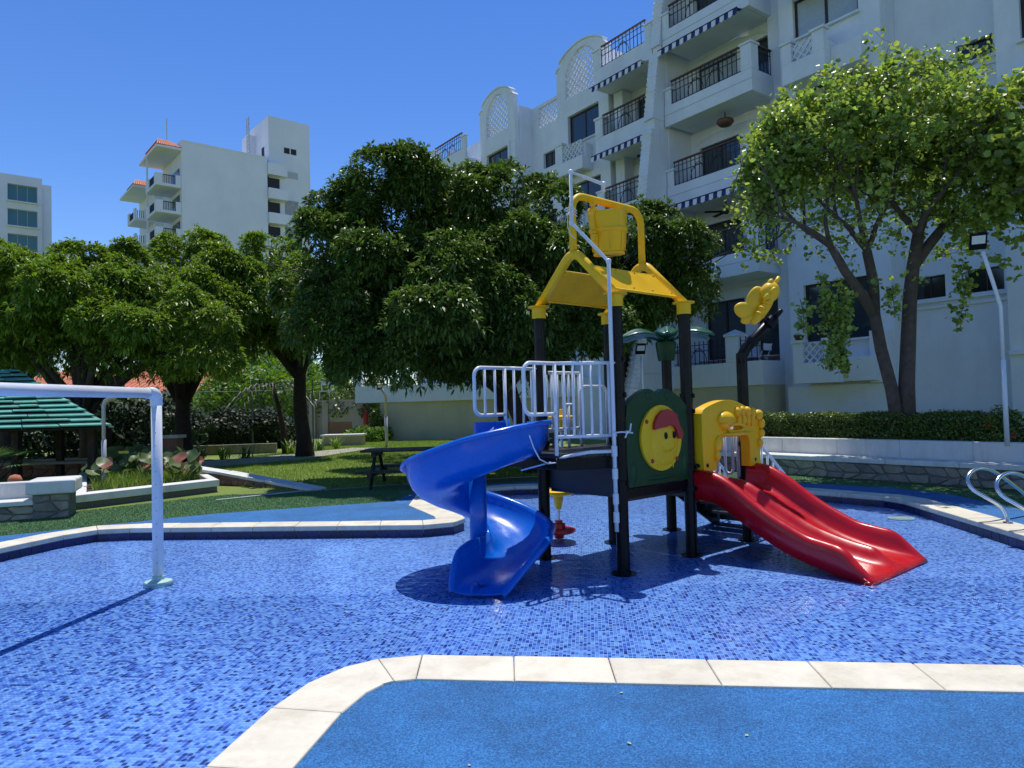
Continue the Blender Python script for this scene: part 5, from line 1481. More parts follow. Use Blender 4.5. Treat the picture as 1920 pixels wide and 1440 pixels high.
for t in (1.5, 4.2, 6.9):
    q = p0 + dd * t + nb * .06
    MB().bar((q.x, q.y, 2.8), (q.x + dd.x * 1.8, q.y + dd.y * 1.8, 2.8), .08, 2.4).build('door', M_DARK, tw)
# wall joining the wing and the buttress end
MB().box(-36, 20.3, 0, -19.4, 23.9, 2.4).build('lower_wall', M_WALL, apt)

# ceiling fans, lamp, pots (their own things)
def ceiling_fan(u, y, z, label, cage=False):
    t = fthing('ceiling_fan', label, 'ceiling fan', (u, y, z), group='ceiling fans over the balconies')
    MB().tube([(u, y, z), (u, y, z + .35)], .022, 8).build('rod', M_FRAME, t)
    MB().lathe([(.0001, -.10), (.07, -.08), (.11, -.02), (.09, .05), (.03, .07)], (u, y, z), 14).build('motor', M_FRAME, t, smooth=True)
    if cage:
        MB().lathe([(.0001, -.13), (.20, -.11), (.30, 0), (.27, .09), (.1, .10)], (u, y, z), 18).build('caged_shade', mat('rust_brown_metal', (.13, .055, .03), .5), t, smooth=True)
    else:
        for k in range(5):
            a = 2 * pi * k / 5 + .3; c_, s_ = cos(a), sin(a); n_ = (-s_, c_)
            MB().add([(u + c_ * r_ + n_[0] * w_ * q, y + s_ * r_ + n_[1] * w_ * q, z + (.012 if q > 0 else -.02) + h_) for h_ in (0, .012) for (r_, w_) in ((.12, .05), (.75, .075)) for q in (-1, 1)],
                     [(0, 1, 3, 2), (4, 6, 7, 5), (0, 2, 6, 4), (1, 5, 7, 3), (0, 4, 5, 1), (2, 3, 7, 6)]).build('blade', M_FRAME, t)
ceiling_fan(-15.35, 20.5, SL[3] - .38, 'round caged ceiling light hanging under the middle balcony', cage=True)
ceiling_fan(-15.6, 20.7, SL[2] - .42, 'dark five-blade ceiling fan below the lowest striped awning')
ceiling_fan(-18.9, 20.9, SL[3] - .38, 'dark ceiling fan deep in the balcony beside the rippled buttress')
pot = fthing('clay_pot', 'wide clay pot on the corner of the ground-floor lattice planter', 'pot', (-12.5, 19.9, 3.37))
MB().lathe([(.0001, 0), (.09, 0), (.16, .14), (.17, .16), (.15, .16), (.0001, .13)], (-12.5, 19.9, 3.375), 18).build('bowl', mat('dark_clay', (.12, .06, .045), .8), pot, smooth=True)

# terrace chair (white) and parasol shapes in the dark ground-floor terrace
ch = fthing('terrace_chair', 'white folding chair behind the ground-floor terrace railing', 'chair', (-14.2, 20.6, 2.6))
m = MB(); x, y, z = -14.2, 20.6, 2.6
for s_ in (-.2, .2): m.tube([(x - .2, y + s_, z), (x + .15, y + s_, z + .85)], .014, 6); m.tube([(x + .2, y + s_, z), (x - .2, y + s_, z + .5)], .014, 6)
m.build('frame', M_WRAIL, ch); MB().box(x - .2, y - .2, z + .44, x + .2, y + .2, z + .46).build('seat', M_WRAIL, ch); MB().box(x + .1, y - .2, z + .62, x + .13, y + .2, z + .84).build('backrest', M_WRAIL, ch)

# ================================================================== FAR BUILDINGS
# tall building with tiled balcony roofs
C0 = (-35.8, 78.0); DA = atan2(.64, .77)
TF = (C0, DA)
tall = thing('apartment_tower', 'distant white apartment tower with small terracotta balcony roofs and a rooftop block', 'building', (0, 0, 0), frame=TF)
MB().box(0, 0, 0, 9.6, 7.9, 31.8).build('main_wall', M_WALL2, tall)
MB().box(0, -.05, 31.8, 9.65, 7.9, 32.0).build('roof_edge', M_WALL2, tall)
# stair bay: recessed landings
m = MB(); m.box(9.62, 1.2, 0, 11.4, 9, 31.5); m.build('stair_core', M_WALL2, tall)
for k in range(11):
    z = .8 + 2.95 * k - .3
    if z > 29: continue
    MB().box(9.63, -.4, z, 12.0, 1.15, z + 1.25).build('landing', M_WALL2, tall)
    MB().box(9.7, .55, z + 1.26, 11.3, .70, z + 2.75).build('landing_shade_panel', M_DARK, tall)  # solid dark panel, coloured as the shade inside the deep recess
MB().box(9.63, -.2, 30.0, 12, 1.15, 31.4).build('landing', M_WALL2, tall)
# tower
TX0, TY0 = 9.8, 1.3
tw_o = Vector((-28.5, 85.0, 0)); dx, dy = tw_o.x - C0[0], tw_o.y - C0[1]
tx, ty = dx * cos(DA) + dy * sin(DA), -dx * sin(DA) + dy * cos(DA)
MB().box(tx, ty, 0, tx + 5.2, ty + 8, 37.4).build('stair_tower', M_WALL2, tall)
MB().box(tx, ty + 4.3, 0, tx - .9, ty + 6.5, 36.2).build('service_shaft', M_WALL2, tall)
for a in (1.9, 2.75): MB().box(tx + a, ty - .03, 33.2, tx + a + .7, ty - .005, 33.9).build('window', M_DARK, tall)
for k in range(8):
    z = 29.3 - 3.25 * k + (0 if k == 0 else .2)
    if k == 0: MB().box(tx + 2.2, ty - .03, 30.2, tx + 3.6, ty - .005, 31.0).build('vent_grille', M_GALV, tall)
    else: MB().box(tx + 1.9, ty - .03, z - .6, tx + 3.6, ty - .005, z + 1.2).build('lattice_screen', mat('grey_lattice', (.30, .31, .33), .8, noise=.3, nscale=6), tall)
m = MB()
for s_ in (0, .7): m.box(tx - 1.3, ty + 3.0 + s_, 29, tx - 1.2, ty + 3.1 + s_, 38.0)
for k in range(16): m.box(tx - 1.3, ty + 3.0, 30 + k * .5, tx - 1.2, ty + 3.8, 30.08 + k * .5)
m.build('roof_ladder', M_GALV, tall)
MB().box(tx - .04, ty + 1.4, 31.8, tx - .01, ty + 2.2, 34).build('door', M_DARK, tall)
# left face: two rows of balconies under hipped tile roofs
def tile_roof(x0, x1, y0, y1, z0, zt):
    """small hipped roof whose tile courses are separate rows"""
    o = MB().box(x0, y0, z0 - .22, x1, y1, z0).build('eaves', M_WALL2, tall)
    n_ = 12
    for k in range(n_):
        x = x0 + (x1 - x0) * k / n_; xb = x0 + (x1 - x0) * (k + 1) / n_; ym = (y0 + y1) / 2; tx0 = .25 * (x1 - x0)
        f = lambda q: x0 + tx0 + (q - x0) * .5
        MB().add([(x + .03, y0, z0 + .02), (xb - .03, y0, z0 + .02), (f(xb) - .02, y0 + 2.2, zt), (f(x) + .02, y0 + 2.2, zt), (x + .03, y0, z0 + .12), (xb - .03, y0, z0 + .12), (f(xb) - .02, y0 + 2.2, zt + .1), (f(x) + .02, y0 + 2.2, zt + .1)],
                 [(0, 3, 2, 1), (4, 5, 6, 7), (0, 1, 5, 4), (2, 3, 7, 6), (1, 2, 6, 5), (3, 0, 4, 7)]).build('roof_tile', M_TERRA, o)
    MB().add([(x0, y0 + .2, z0 + .01), (x0, y1, z0 + .01), (x0 + .3 * (x1 - x0), y1, zt), (x0 + .3 * (x1 - x0), y0 + 2.3, zt)], [(0, 1, 2, 3)]).build('roof_slope', M_TERRA, o)
    MB().add([(x0 + .25 * (x1 - x0), y0 + 2.2, zt + .02), (x0 + .75 * (x1 - x0), y0 + 2.2, zt + .02), (x0 + .75 * (x1 - x0), y1, zt + .02), (x0 + .25 * (x1 - x0), y1, zt + .02)], [(0, 1, 2, 3)]).build('roof_cap', M_TERRA, o)
MB().box(-.9, 7.91, 0, 8, 15.5, 28.4).build('side_block', M_WALL2, tall)
tile_roof(-2.6, -.01, -.3, 7.7, 30.9, 32.2)
tile_roof(-3.2, -.2, 7.95, 15.0, 28.5, 29.7)
for k in range(10):
    z = 26.6 - 2.95 * k
    if z < 8: break
    o = MB().box(-2.6, .1, z, -.006, 4.6, z + .3).box(-2.6, .1, z + .301, -2.4, .9, z + 1.35).box(-2.6, 3.2, z + .301, -2.4, 4.6, z + 1.35).box(-2.399, .1, z + .301, -1.9, .28, z + 1.35).box(-.6, .1, z + .301, -.006, .28, z + 1.35).build('balcony', M_WALL2, tall)
    m = MB()
    for q in np.linspace(-1.85, -.65, 8): m.box(q - .03, .15, z + .3, q + .03, .2, z + 1.2)
    for q in np.linspace(.95, 3.15, 12): m.box(-2.5, q - .03, z + .3, -2.45, q + .03, z + 1.2)
    m.box(-2.5, .9, z + 1.2, -2.42, 3.2, z + 1.28); m.box(-1.9, .13, z + 1.2, -.6, .21, z + 1.28)
    m.build('railing', M_IRON, o)
    MB().box(-.06, .8, z + .3, -.01, 3.6, z + 2.4).build('door', M_GLASS, tall)
    o = MB().box(-3.0, 8.0, z - 2.2, -.906, 11.8, z - 1.9).box(-3.0, 8.0, z - 1.899, -2.8, 8.8, z - .8).box(-3.0, 11, z - 1.899, -2.8, 11.8, z - .8).box(-2.0, 8.0, z - 1.899, -.906, 8.15, z - .8).build('balcony', M_WALL2, tall)
    m = MB()
    for q in np.linspace(8.85, 10.95, 10): m.box(-2.9, q - .03, z - 1.9, -2.85, q + .03, z - 1.0)
    for q in np.linspace(-2.7, -2.1, 4): m.box(q - .03, 8.05, z - 1.9, q + .03, 8.1, z - 1.0)
    m.build('railing', M_IRON, o)
MB().tube([(.8, 9, 32), (.8, 9, 37.5)], .06, 6).build('antenna_mast', M_GALV, tall)
pillar_ = MB().box(-2.55, 4.3, 20, -2.4, 4.5, 30.68).build('corner_post', M_WALL2, tall)

# far-left white block
LBF = ((-55.8, 85.0), DA)
lb = thing('white_apartment_block', 'distant white apartment block with teal glazed openings at the picture edge', 'building', (0, 0, 0), frame=LBF)
hs_ = []
for k in range(9):
    zt__ = 29.3 - 2.95 * k
    for x in (-3.4, -8.6): hs_.append((x, zt__ - 2.0, x + 2.95, zt__))
wall_holes(-16, 0, 0, 30.4, 0, hs_, depth=.7, parent=lb, mt=M_WALL2)
MB().box(-16, .72, 0, -.001, 12, 30.3).build('inner_wall', M_WALL2, lb); MB().box(.001, .3, 0, 1.0, 11, 29.8).build('side_strip', M_WALL2, lb)
for a, b, c, d in hs_:
    window(a, b, c, d, .35, n=3, fw=.05, pane=M_TEALG, frame=M_GALV, parent=lb, sill=False)
    MB().box(a - .15, -.35, b - .16, c + .15, -.002, b - .02).build('ledge', M_WALL2, lb)
# ================================================================== VEGETATION
def unit(v): return v / np.maximum(1e-9, np.linalg.norm(v, axis=-1, keepdims=True))
def leaf_whorls(r, C, N_, nl, ll, lw, droop, spread=1.0):
    """C (m,3) cluster centres, N_ (m,3) outward directions -> leaves hanging round each twig tip"""
    m = len(C)
    C = np.repeat(C, nl, 0); N0 = np.repeat(N_, nl, 0)
    k = len(C)
    rnd = unit(r.normal(size=(k, 3)))
    side = unit(rnd - N0 * (rnd * N0).sum(1, keepdims=True))
    sc = r.uniform(.25, 1.1, (k, 1)) * spread
    dirn = unit(N0 * .55 + side * sc + np.array([0, 0, .12]))
    L_ = ll * r.uniform(.65, 1.15, (k, 1)); W_ = lw * r.uniform(.8, 1.2, (k, 1))
    up = np.array([0, 0, 1.0])
    lat = unit(np.cross(dirn, up) + r.normal(size=(k, 3)) * .25)
    base = C + side * .012
    mid = base + dirn * L_ * .5 - up * L_ * droop * .10
    tip = base + dirn * L_ * (1 - droop * .28) - up * L_ * droop * .62
    a = mid + lat * W_; b = mid - lat * W_
    V = np.stack([base, a, tip, b], 1).reshape(-1, 3)
    i = np.arange(k)[:, None] * 4
    F = np.concatenate([i + np.array([[0, 1, 3]]), i + np.array([[1, 2, 3]])], 0)
    return V, F
def lumpy_crown(seed, ells, n_lobes, lobe_r, n_cl, nl, ll, lw, droop, under=.35, inner=.15):
    """ells: (cx,cy,cz,rx,ry,rz). Lobes sit on the ellipsoids, twig tips sit on the lobes."""
    r = np.random.default_rng(seed)
    lob = []
    tot = sum(e[3] * e[5] for e in ells)
    for e in ells:
        k = max(4, int(n_lobes * e[3] * e[5] / tot)); d = unit(r.normal(size=(k * 3, 3))); d = d[d[:, 2] > -.55][:k]
        c = np.array(e[:3]) + d * np.array(e[3:]) * r.uniform(.80, .98, (len(d), 1))
        rr = lobe_r[0] * .6 + (lobe_r[1] * 1.12 - lobe_r[0] * .6) * r.random(len(d)) ** 1.4
        lob += [(c[i], rr[i], d[i]) for i in range(len(d))]
    Cs, Ns = [], []
    per = n_cl // len(lob)
    for c, rr, d in lob:
        k = int(per * (rr / np.mean(lobe_r)) ** 2) + 2
        n_ = unit(r.normal(size=(k, 3)) + d * .9 + np.array([0, 0, .55]))
        n_ = n_[n_[:, 2] > -under - .3]
        Cs.append(c + n_ * rr * np.array([1, 1, .8]) * r.uniform(.82, 1.05, (len(n_), 1))); Ns.append(n_)
    C = np.concatenate(Cs); N_ = np.concatenate(Ns)
    # drop tips buried deep inside the main ellipsoids
    keep = np.ones(len(C), bool)
    for e in ells:
        q = np.linalg.norm((C - np.array(e[:3])) / np.array(e[3:]), axis=1); keep &= (q > .72) | (r.random(len(C)) < inner)
    C, N_ = C[keep], N_[keep]
    f_ = r.uniform(2.2, 3.4, 3); p_ = r.uniform(0, 6, 3)
    C = C + N_ * ((np.sin(C[:, [1]] * f_[0] * 1.9 + p_[0]) + np.sin(C[:, [2]] * f_[1] * 1.7 + p_[1]) + np.sin(C[:, [0]] * f_[2] * 2.1 + p_[2])) * .10) + r.normal(size=C.shape) * .05
    # sparse inner foliage
    ins = []
    for e in ells:
        k = int(n_cl * .16 * e[3] * e[5] / tot); d = unit(r.normal(size=(k, 3))) * r.uniform(.45, .85, (k, 1)); ins.append(np.array(e[:3]) + d * np.array(e[3:]))
    I = np.concatenate(ins); C = np.concatenate([C, I]); N_ = np.concatenate([N_, unit(r.normal(size=(len(I), 3)) + [0, 0, .3])])
    return leaf_whorls(r, C, unit(N_ + r.normal(size=N_.shape) * .25), nl, ll, lw, droop)
def limbs(r, base, top, r0, targets, wob=.12):
    """trunk and limbs reaching towards the targets"""
    m = MB(); base, top = Vector(base), Vector(top)
    pts = [base.lerp(top, t) + Vector((r.uniform(-wob, wob), r.uniform(-wob, wob), 0)) * (1 if 0 < t < 1 else 0) for t in np.linspace(0, 1, 6)]
    m.tube(pts, [r0 * 1.35] + [r0 * (1 - .25 * t) for t in np.linspace(.1, 1, 5)], 12)
    for tg in targets:
        tg = Vector(tg); s_ = pts[-1 - (r.random() < .35)]
        mid = s_.lerp(tg, .45) + Vector((r.uniform(-.2, .2), r.uniform(-.2, .2), .25)); q = s_.lerp(tg, .75) + Vector((r.uniform(-.15, .15), r.uniform(-.15, .15), .15))
        m.tube([s_ - Vector((0, 0, .1)), mid, q, tg], [r0 * .55, r0 * .38, r0 * .22, r0 * .08], 7)
        for _ in range(2):
            e = tg + Vector((r.uniform(-.9, .9), r.uniform(-.9, .9), r.uniform(-.1, .7))); m.tube([q, q.lerp(e, .5) + Vector((0, 0, .1)), e], [r0 * .18, r0 * .1, .01], 5)
    return m
def mango(label, base, ells, seed, n_lobes, lobe_r, n_cl, r0, mt=M_MANGO, ll=.20, lw=.024, th=None, group='dense round mango trees round the lawn', nl=9, bark=M_BARK):
    t = thing('mango_tree', label, 'tree', base, group=group)
    r = random.Random(seed)
    V, F = lumpy_crown(seed, ells, n_lobes, lobe_r, n_cl, nl, ll, lw, .48)
    o = np_obj('crown', V, F, mt, t)
    tg = []
    for e in ells:
        for _ in range(5): a = r.uniform(0, 2 * pi); tg.append((e[0] + e[3] * .6 * cos(a), e[1] + e[4] * .6 * sin(a), e[2] + e[5] * r.uniform(-.2, .5)))
    e = ells[0]; zt = th or (e[2] - e[5] * .6)
    limbs(r, base, (base[0] + (e[0] - base[0]) * .2, base[1] + (e[1] - base[1]) * .2, zt), r0, tg, .05).build('trunk', bark, t, smooth=True)
    return t
def pe(px, py, Y, rx, rz, ry=None):
    p = D(px, py, Y); return (p.x, p.y, p.z, rx, ry or rx, rz)
mango('tallest mango tree, its broad dark crown rising against the sky beside the white building', (.45, 15.9, .12),
      [pe(735, 452, 15.8, 1.2, 1.6, 1.25), pe(655, 505, 15.4, 1.1, 1.6, 1.2), pe(845, 462, 16.0, 1.4, 1.8, 1.35), pe(965, 462, 16.2, 1.25, 1.8, 1.35), pe(760, 560, 15.0, 1.9, 1.5, 1.5), pe(610, 555, 15.6, .75, 1.1, 1.0), pe(820, 640, 14.7, 2.1, 1.25, 1.6), pe(1010, 590, 15.6, 1.3, 1.6, 1.6), pe(650, 650, 14.9, .9, 1.15, 1.0), pe(900, 650, 14.9, 1.6, 1.0, 1.2), pe(880, 540, 19.3, 2.7, 2.0, 2.0)],  # last lobe, hidden at the back, is added to extend the lawn shade
      101, 190, (.3, .68), 40000, .20, mt=M_MANGO2, th=2.6)
mango('mango tree added behind the tallest one to shade the lawn by the picnic table', (-.2, 22.8, .12),
      [pe(860, 610, 22.5, 2.6, 2.4, 1.7), pe(960, 600, 22.0, 2.0, 2.2, 1.6), pe(760, 620, 23.5, 1.5, 1.8, 1.2)], 107, 60, (.4, .7), 7000, .2, mt=M_MANGO2, th=2.6)  # almost unseen tree, added so its crown shades the lawn
mango('lower mango crown showing behind the yellow tower roof and bucket', (2.62, 18.4, .12),
      [pe(1215, 520, 18.0, 1.35, 1.35, 1.6), pe(1130, 560, 17.6, 1.2, 1.5, 1.5), pe(1300, 535, 17.6, .85, 1.1, 1.0)], 102, 60, (.3, .6), 9000, .2, mt=M_MANGO2, th=2.7)
mango('mango tree with a straight dark trunk standing alone on the lawn edge', (-6.85, 23.5, .12),
      [pe(505, 570, 23.2, 1.65, 2.0, 1.7), pe(560, 600, 23.2, 1.2, 1.6, 1.4), pe(455, 615, 22.6, 1.1, 1.2, 1.1)], 103, 68, (.4, .7), 9500, .24, ll=.24, lw=.028, th=3.4)
mango('domed mango tree in front of the tower, with a dark trunk in the shaded bed', (-10.1, 21.9, .12),
      [pe(330, 585, 22.4, 2.3, 2.1, 2.2), pe(235, 590, 22.6, 1.4, 1.5, 1.8), pe(430, 610, 22.0, 1.2, 1.8, 1.5)], 104, 85, (.4, .75), 15000, .26, ll=.23, lw=.026, th=2.4)
mango('bright low mango crown spreading toward the white spray arch', (-11.3, 18.9, .12),
      [pe(150, 610, 18.6, 2.3, 1.75, 1.9), pe(320, 650, 18.0, 1.35, 1.15, 1.3), pe(60, 600, 18.6, 1.6, 1.6, 1.6), pe(230, 640, 18.0, 1.2, 1.2, 1.2)], 105, 102, (.35, .7), 16000, .2, ll=.22, lw=.025, th=1.9, bark=M_BARK2)
mango('mango crown at the picture edge above the green shingled shelter', (-15.5, 22.0, .12),
      [pe(10, 600, 21.5, 2.2, 2.0, 2.0), pe(-90, 600, 21.5, 2.6, 2.2, 2.0), pe(90, 590, 22.5, 1.5, 1.4, 1.5)], 106, 78, (.4, .75), 9500, .25, ll=.24, lw=.028, th=2.4)

# ---- light-leaved tree in the hedge bed
def orchid_tree(name, label, base, stems, seed, n_leaf_cl, bounds, leaf=.043, clr=M_ORCH, vines=(), tw=.045):
    r = random.Random(seed); rn = np.random.default_rng(seed)
    t = thing(name, label, 'tree', base)
    m = MB(); tips = []
    cx, cy, cz, rx, ry, rz = bounds
    def grow(p, d, L_, rad, lvl):
        pts = [p]; rr = [rad]; n_ = 5
        for k in range(n_):
            d = (d + Vector((r.gauss(0, .13), r.gauss(0, .13), r.gauss(.03, .09)))).normalized(); p = p + d * L_ / n_; pts.append(p); rr.append(rad * (1 - .45 * (k + 1) / n_))
            if lvl >= 2: tips.append((p, d))
        m.tube(pts, rr, 8 if lvl < 2 else 5 if lvl < 3 else 4, caps=False)
        if lvl >= 5: return
        nb = [3, 3, 3, 3, 2][lvl] if lvl < 5 else 0
        for k in range(nb):
            a = r.uniform(0, 2 * pi); el = r.uniform(.35, .95)
            o = d.orthogonal().normalized(); q = d.cross(o)
            nd = (d * cos(el) + (o * cos(a) + q * sin(a)) * sin(el)).normalized()
            out = Vector(((p.x - cx) / rx, (p.y - cy) / ry, (p.z - cz) / rz))
            if out.length > .95: nd = (nd - out.normalized() * .9).normalized()
            src = pts[-1] if k == 0 else pts[-2] if r.random() < .6 else pts[-3]
            grow(src, nd, L_ * r.uniform(.62, .85), rad * .55 * (1 if k == 0 else .85), lvl + 1)
    for pts, rad in stems:
        P_ = [Vector(p) for p in pts]
        m.tube(P_, [rad * (1.15 - .35 * k / (len(P_) - 1)) for k in range(len(P_))], 12)
        d = (P_[-1] - P_[-2]).normalized()
        for k in range(3):
            a = 2 * pi * k / 3 + r.uniform(0, 1); nd = (d + Vector((cos(a), sin(a) * .8, r.uniform(-.1, .4))) * .75).normalized()
            grow(P_[-1], nd, 1.35, rad * .52, 1)
    m.build('trunk', M_BARK2, t, smooth=True)
    T = np.array([tuple(p) for p, d in tips]); TD = np.array([tuple(d) for p, d in tips])
    q = np.linalg.norm((T - np.array([cx, cy, cz])) / np.array([rx, ry, rz]), axis=1); T, TD = T[q < 1.25], TD[q < 1.25]
    idx = rn.integers(0, len(T), n_leaf_cl); C = T[idx] + rn.normal(size=(n_leaf_cl, 3)) * .11
    # extra volume clusters so that the crown fills unevenly
    d = unit(rn.normal(size=(n_leaf_cl // 6, 3))) * rn.uniform(.55, 1.0, (n_leaf_cl // 6, 1))
    E_ = np.array([cx, cy, cz]) + d * np.array([rx, ry, rz])
    nz = np.sin(E_[:, 0] * 3.1 + 1) + np.sin(E_[:, 1] * 2.7) + np.sin(E_[:, 2] * 3.7 + 2); E_ = E_[nz > .1]
    C = np.concatenate([C, E_])
    for (x, y, z, L_) in vines:
        k = int(L_ * 34); zz = rn.uniform(0, L_, k); C = np.concatenate([C, np.stack([x + np.sin(zz * 4) * .05 + rn.normal(size=k) * .05, y + rn.normal(size=k) * .05, z - zz], 1)])
    nl = 6; k = len(C) * nl; C = np.repeat(C, nl, 0) + rn.normal(size=(k, 3)) * .052
    nrm = unit(rn.normal(size=(k, 3)) + [0, -.2, .9]); a1 = unit(np.cross(nrm, rn.normal(size=(k, 3)))); a2 = np.cross(nrm, a1)
    s_ = leaf * rn.uniform(.6, 1.3, (k, 1))
    # rounded leaf folded along its middle: 6 points
    V = np.stack([C - a1 * s_, C - a1 * s_ * .35 + a2 * s_ * .85 + nrm * s_ * .25, C + a1 * s_ * .75 + a2 * s_ * .6 + nrm * s_ * .2, C + a1 * s_ * .8, C + a1 * s_ * .75 - a2 * s_ * .6 + nrm * s_ * .2, C - a1 * s_ * .35 - a2 * s_ * .85 + nrm * s_ * .25], 1).reshape(-1, 3)
    i = np.arange(k)[:, None] * 6
    F = np.concatenate([i + np.array([[0, 3, 2, 1]]), i + np.array([[0, 5, 4, 3]])], 0)
    np_obj('crown', V, F, clr, t)
    if vines:
        vm = MB()
        for (x, y, z, L_) in vines: vm.tube([(x + sin(q * 4) * .05, y, z - q) for q in np.linspace(0, L_, 8)], .006, 5)
        vm.build('hanging_vine', M_BARK2, t)
    return t
tb_ = fpos(-6.0, 14.2, .8)
pb = D(1692, 776, 13.1)
def tp(px, py, Y): return tuple(D(px, py, Y))
orchid_tree('orchid_tree', 'light green forked tree with a thin leafy crown growing from the clipped hedge bed', tuple(Vector((pb.x, pb.y, .8))),
            [([(pb.x - .05, pb.y, .75), tp(1672, 730, 13.1), tp(1652, 655, 13.05), tp(1640, 590, 13.0), tp(1638, 530, 13.0), tp(1625, 470, 13.0)], .105),
             ([(pb.x + .08, pb.y, .75), tp(1700, 720, 13.1), tp(1703, 640, 13.1), tp(1706, 560, 13.1), tp(1712, 500, 13.1), tp(1722, 440, 13.1)], .13),
             ([tp(1640, 590, 13.0), tp(1615, 550, 12.9), tp(1585, 510, 12.8), tp(1560, 465, 12.7)], .085),
             ([tp(1712, 500, 13.1), tp(1745, 455, 13.2), tp(1790, 400, 13.3), tp(1830, 360, 13.4)], .09)],
            7, 6800, (tp(1668, 345, 13.0)[0], 13.0, tp(1668, 345, 13.0)[2], 2.5, 2.0, 2.05),
            vines=[(tp(1800, 500, 12.6)[0], 12.6, tp(1800, 500, 12.6)[2], 1.15), (tp(1556, 560, 12.4)[0], 12.4, tp(1556, 560, 12.4)[2], 1.25), (tp(1580, 540, 12.4)[0], 12.4, tp(1580, 540, 12.4)[2], 1.5),
                   (tp(1500, 560, 12.4)[0], 12.4, tp(1500, 560, 12.4)[2], .6), (tp(1670, 540, 12.7)[0], 12.7, tp(1670, 540, 12.7)[2], .5), (tp(1568, 555, 12.3)[0], 12.3, tp(1568, 555, 12.3)[2], 1.2),
                   (tp(1540, 520, 12.5)[0], 12.5, tp(1540, 520, 12.5)[2], .9)])
orchid_tree('orchid_tree', 'larger-leaved tree crown cut off by the picture edge beside the lamp post', tuple(fpos(-2.2, 13.6, .8)),
            [([tuple(fpos(-2.2, 13.6, .75)), tuple(fpos(-2.25, 13.5, 2.4)), tuple(fpos(-2.5, 13.4, 3.8))], .15)],
            9, 1900, (tp(1925, 330, 12.2)[0], 12.2, tp(1925, 330, 12.2)[2], 1.25, 1.3, 1.85), leaf=.06)

# ---- clipped hedge and flowering shrubs on the bench wall
def leaf_box(seed, n, x0, x1, y0, y1, z0, z1, leaf, frame, bump=.04, off=(0, 0, 0)):
    rn = np.random.default_rng(seed)
    # shell-weighted positions
    u = rn.random((n, 3)); face = rn.random(n)
    top = face < .42; front = (face >= .42) & (face < .85)
    u[top, 2] = 1 - np.abs(rn.normal(size=top.sum())) * .06; u[front, 1] = np.abs(rn.normal(size=front.sum())) * .08
    P_ = np.stack([x0 + (x1 - x0) * u[:, 0], y0 + (y1 - y0) * u[:, 1], z0 + (z1 - z0) * u[:, 2]], 1)
    P_[:, 2] += (np.sin(P_[:, 0] * 5.3) + np.sin(P_[:, 0] * 11.7 + 1)) * bump * .5 * u[:, 2] + rn.normal(size=n) * .018
    P_[:, 1] += np.sin(P_[:, 0] * 7.1 + P_[:, 2] * 9) * bump * .5 - (rn.random(n) < .03) * .04
    nrm = unit(rn.normal(size=(n, 3)) + np.where(top[:, None], [0, 0, 1.2], [0, -.9, .6])); a1 = unit(np.cross(nrm, rn.normal(size=(n, 3)))); a2 = np.cross(nrm, a1)
    s_ = leaf * rn.uniform(.6, 1.3, (n, 1))
    V = np.stack([P_ - a1 * s_, P_ + a2 * s_ * .45, P_ + a1 * s_, P_ - a2 * s_ * .45], 1).reshape(-1, 3)
    F = (np.arange(n)[:, None] * 4 + np.array([[0, 1, 2, 3]]))
    return V, F
hedge = fthing('clipped_hedge', 'clipped low green hedge on top of the long bench wall', 'hedge', (-7, 13.3, .8))
V, F = leaf_box(31, 46000, -13.2, -4.75, 13.12, 13.95, .80, 1.27, .027, None)
np_obj('foliage', V, F, M_HEDGE, hedge)
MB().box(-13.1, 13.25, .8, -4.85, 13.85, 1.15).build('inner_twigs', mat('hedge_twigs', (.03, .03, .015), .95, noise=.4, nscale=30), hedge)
def bush(label, u, y, z, rx, rz, n, seed, mt=M_HEDGE, flowers=0, leaf=.03, cat='shrub', name='flowering_shrub', world=None, group=None):
    p = world or tuple(fpos(u, y, z)); t = thing(name, label, cat, p, group=group)
    rn = np.random.default_rng(seed); d = unit(rn.normal(size=(n, 3))) * rn.uniform(.55, 1.05, (n, 1)); d[:, 2] = np.abs(d[:, 2])
    P_ = np.array(p) + d * [rx, rx, rz * 1.0]; P_ += np.sin(P_[:, [1, 2, 0]] * 9) * rx * .08
    nrm = unit(d + rn.normal(size=(n, 3)) * .8); a1 = unit(np.cross(nrm, rn.normal(size=(n, 3)))); a2 = np.cross(nrm, a1); s_ = leaf * rn.uniform(.6, 1.3, (n, 1))
    V = np.stack([P_ - a1 * s_, P_ + a2 * s_ * .45, P_ + a1 * s_, P_ - a2 * s_ * .45], 1).reshape(-1, 3)
    np_obj('foliage', V, np.arange(n)[:, None] * 4 + np.array([[0, 1, 2, 3]]), mt, t)
    m = MB()
    for k in range(7):
        a = k * .9; m.tube([p, (p[0] + rx * .35 * cos(a), p[1] + rx * .35 * sin(a), p[2] + rz * .5), (p[0] + rx * .6 * cos(a), p[1] + rx * .6 * sin(a), p[2] + rz * .85)], [.014, .01, .004], 5)
    m.build('stems', M_BARK2, t)
    for k in range(flowers):
        a = rn.uniform(0, 2 * pi); q = unit(rn.normal(size=3) + [-.5, -.6, .7]); c = np.array(p) + q * [rx, rx, rz] * 1.03; f = MB()
        for i in range(26):
            e = unit(rn.normal(size=3)) * .045; w_ = unit(rn.normal(size=3)) * .012; f.add([c + e - w_, c + e + w_, c + e + unit(rn.normal(size=3)) * .022], [(0, 1, 2)])
        f.build('flower_cluster', M_FLOW, t)
    return t
bush('loose shrub with red flower heads at the end of the clipped hedge', -4.75, 13.35, .82, .42, .56, 2600, 41, flowers=7)
bush('taller dark shrub tuft behind the red flowers beside the lamp post', -4.25, 13.5, .82, .32, .62, 1800, 42, mt=M_HEDGE, flowers=2)
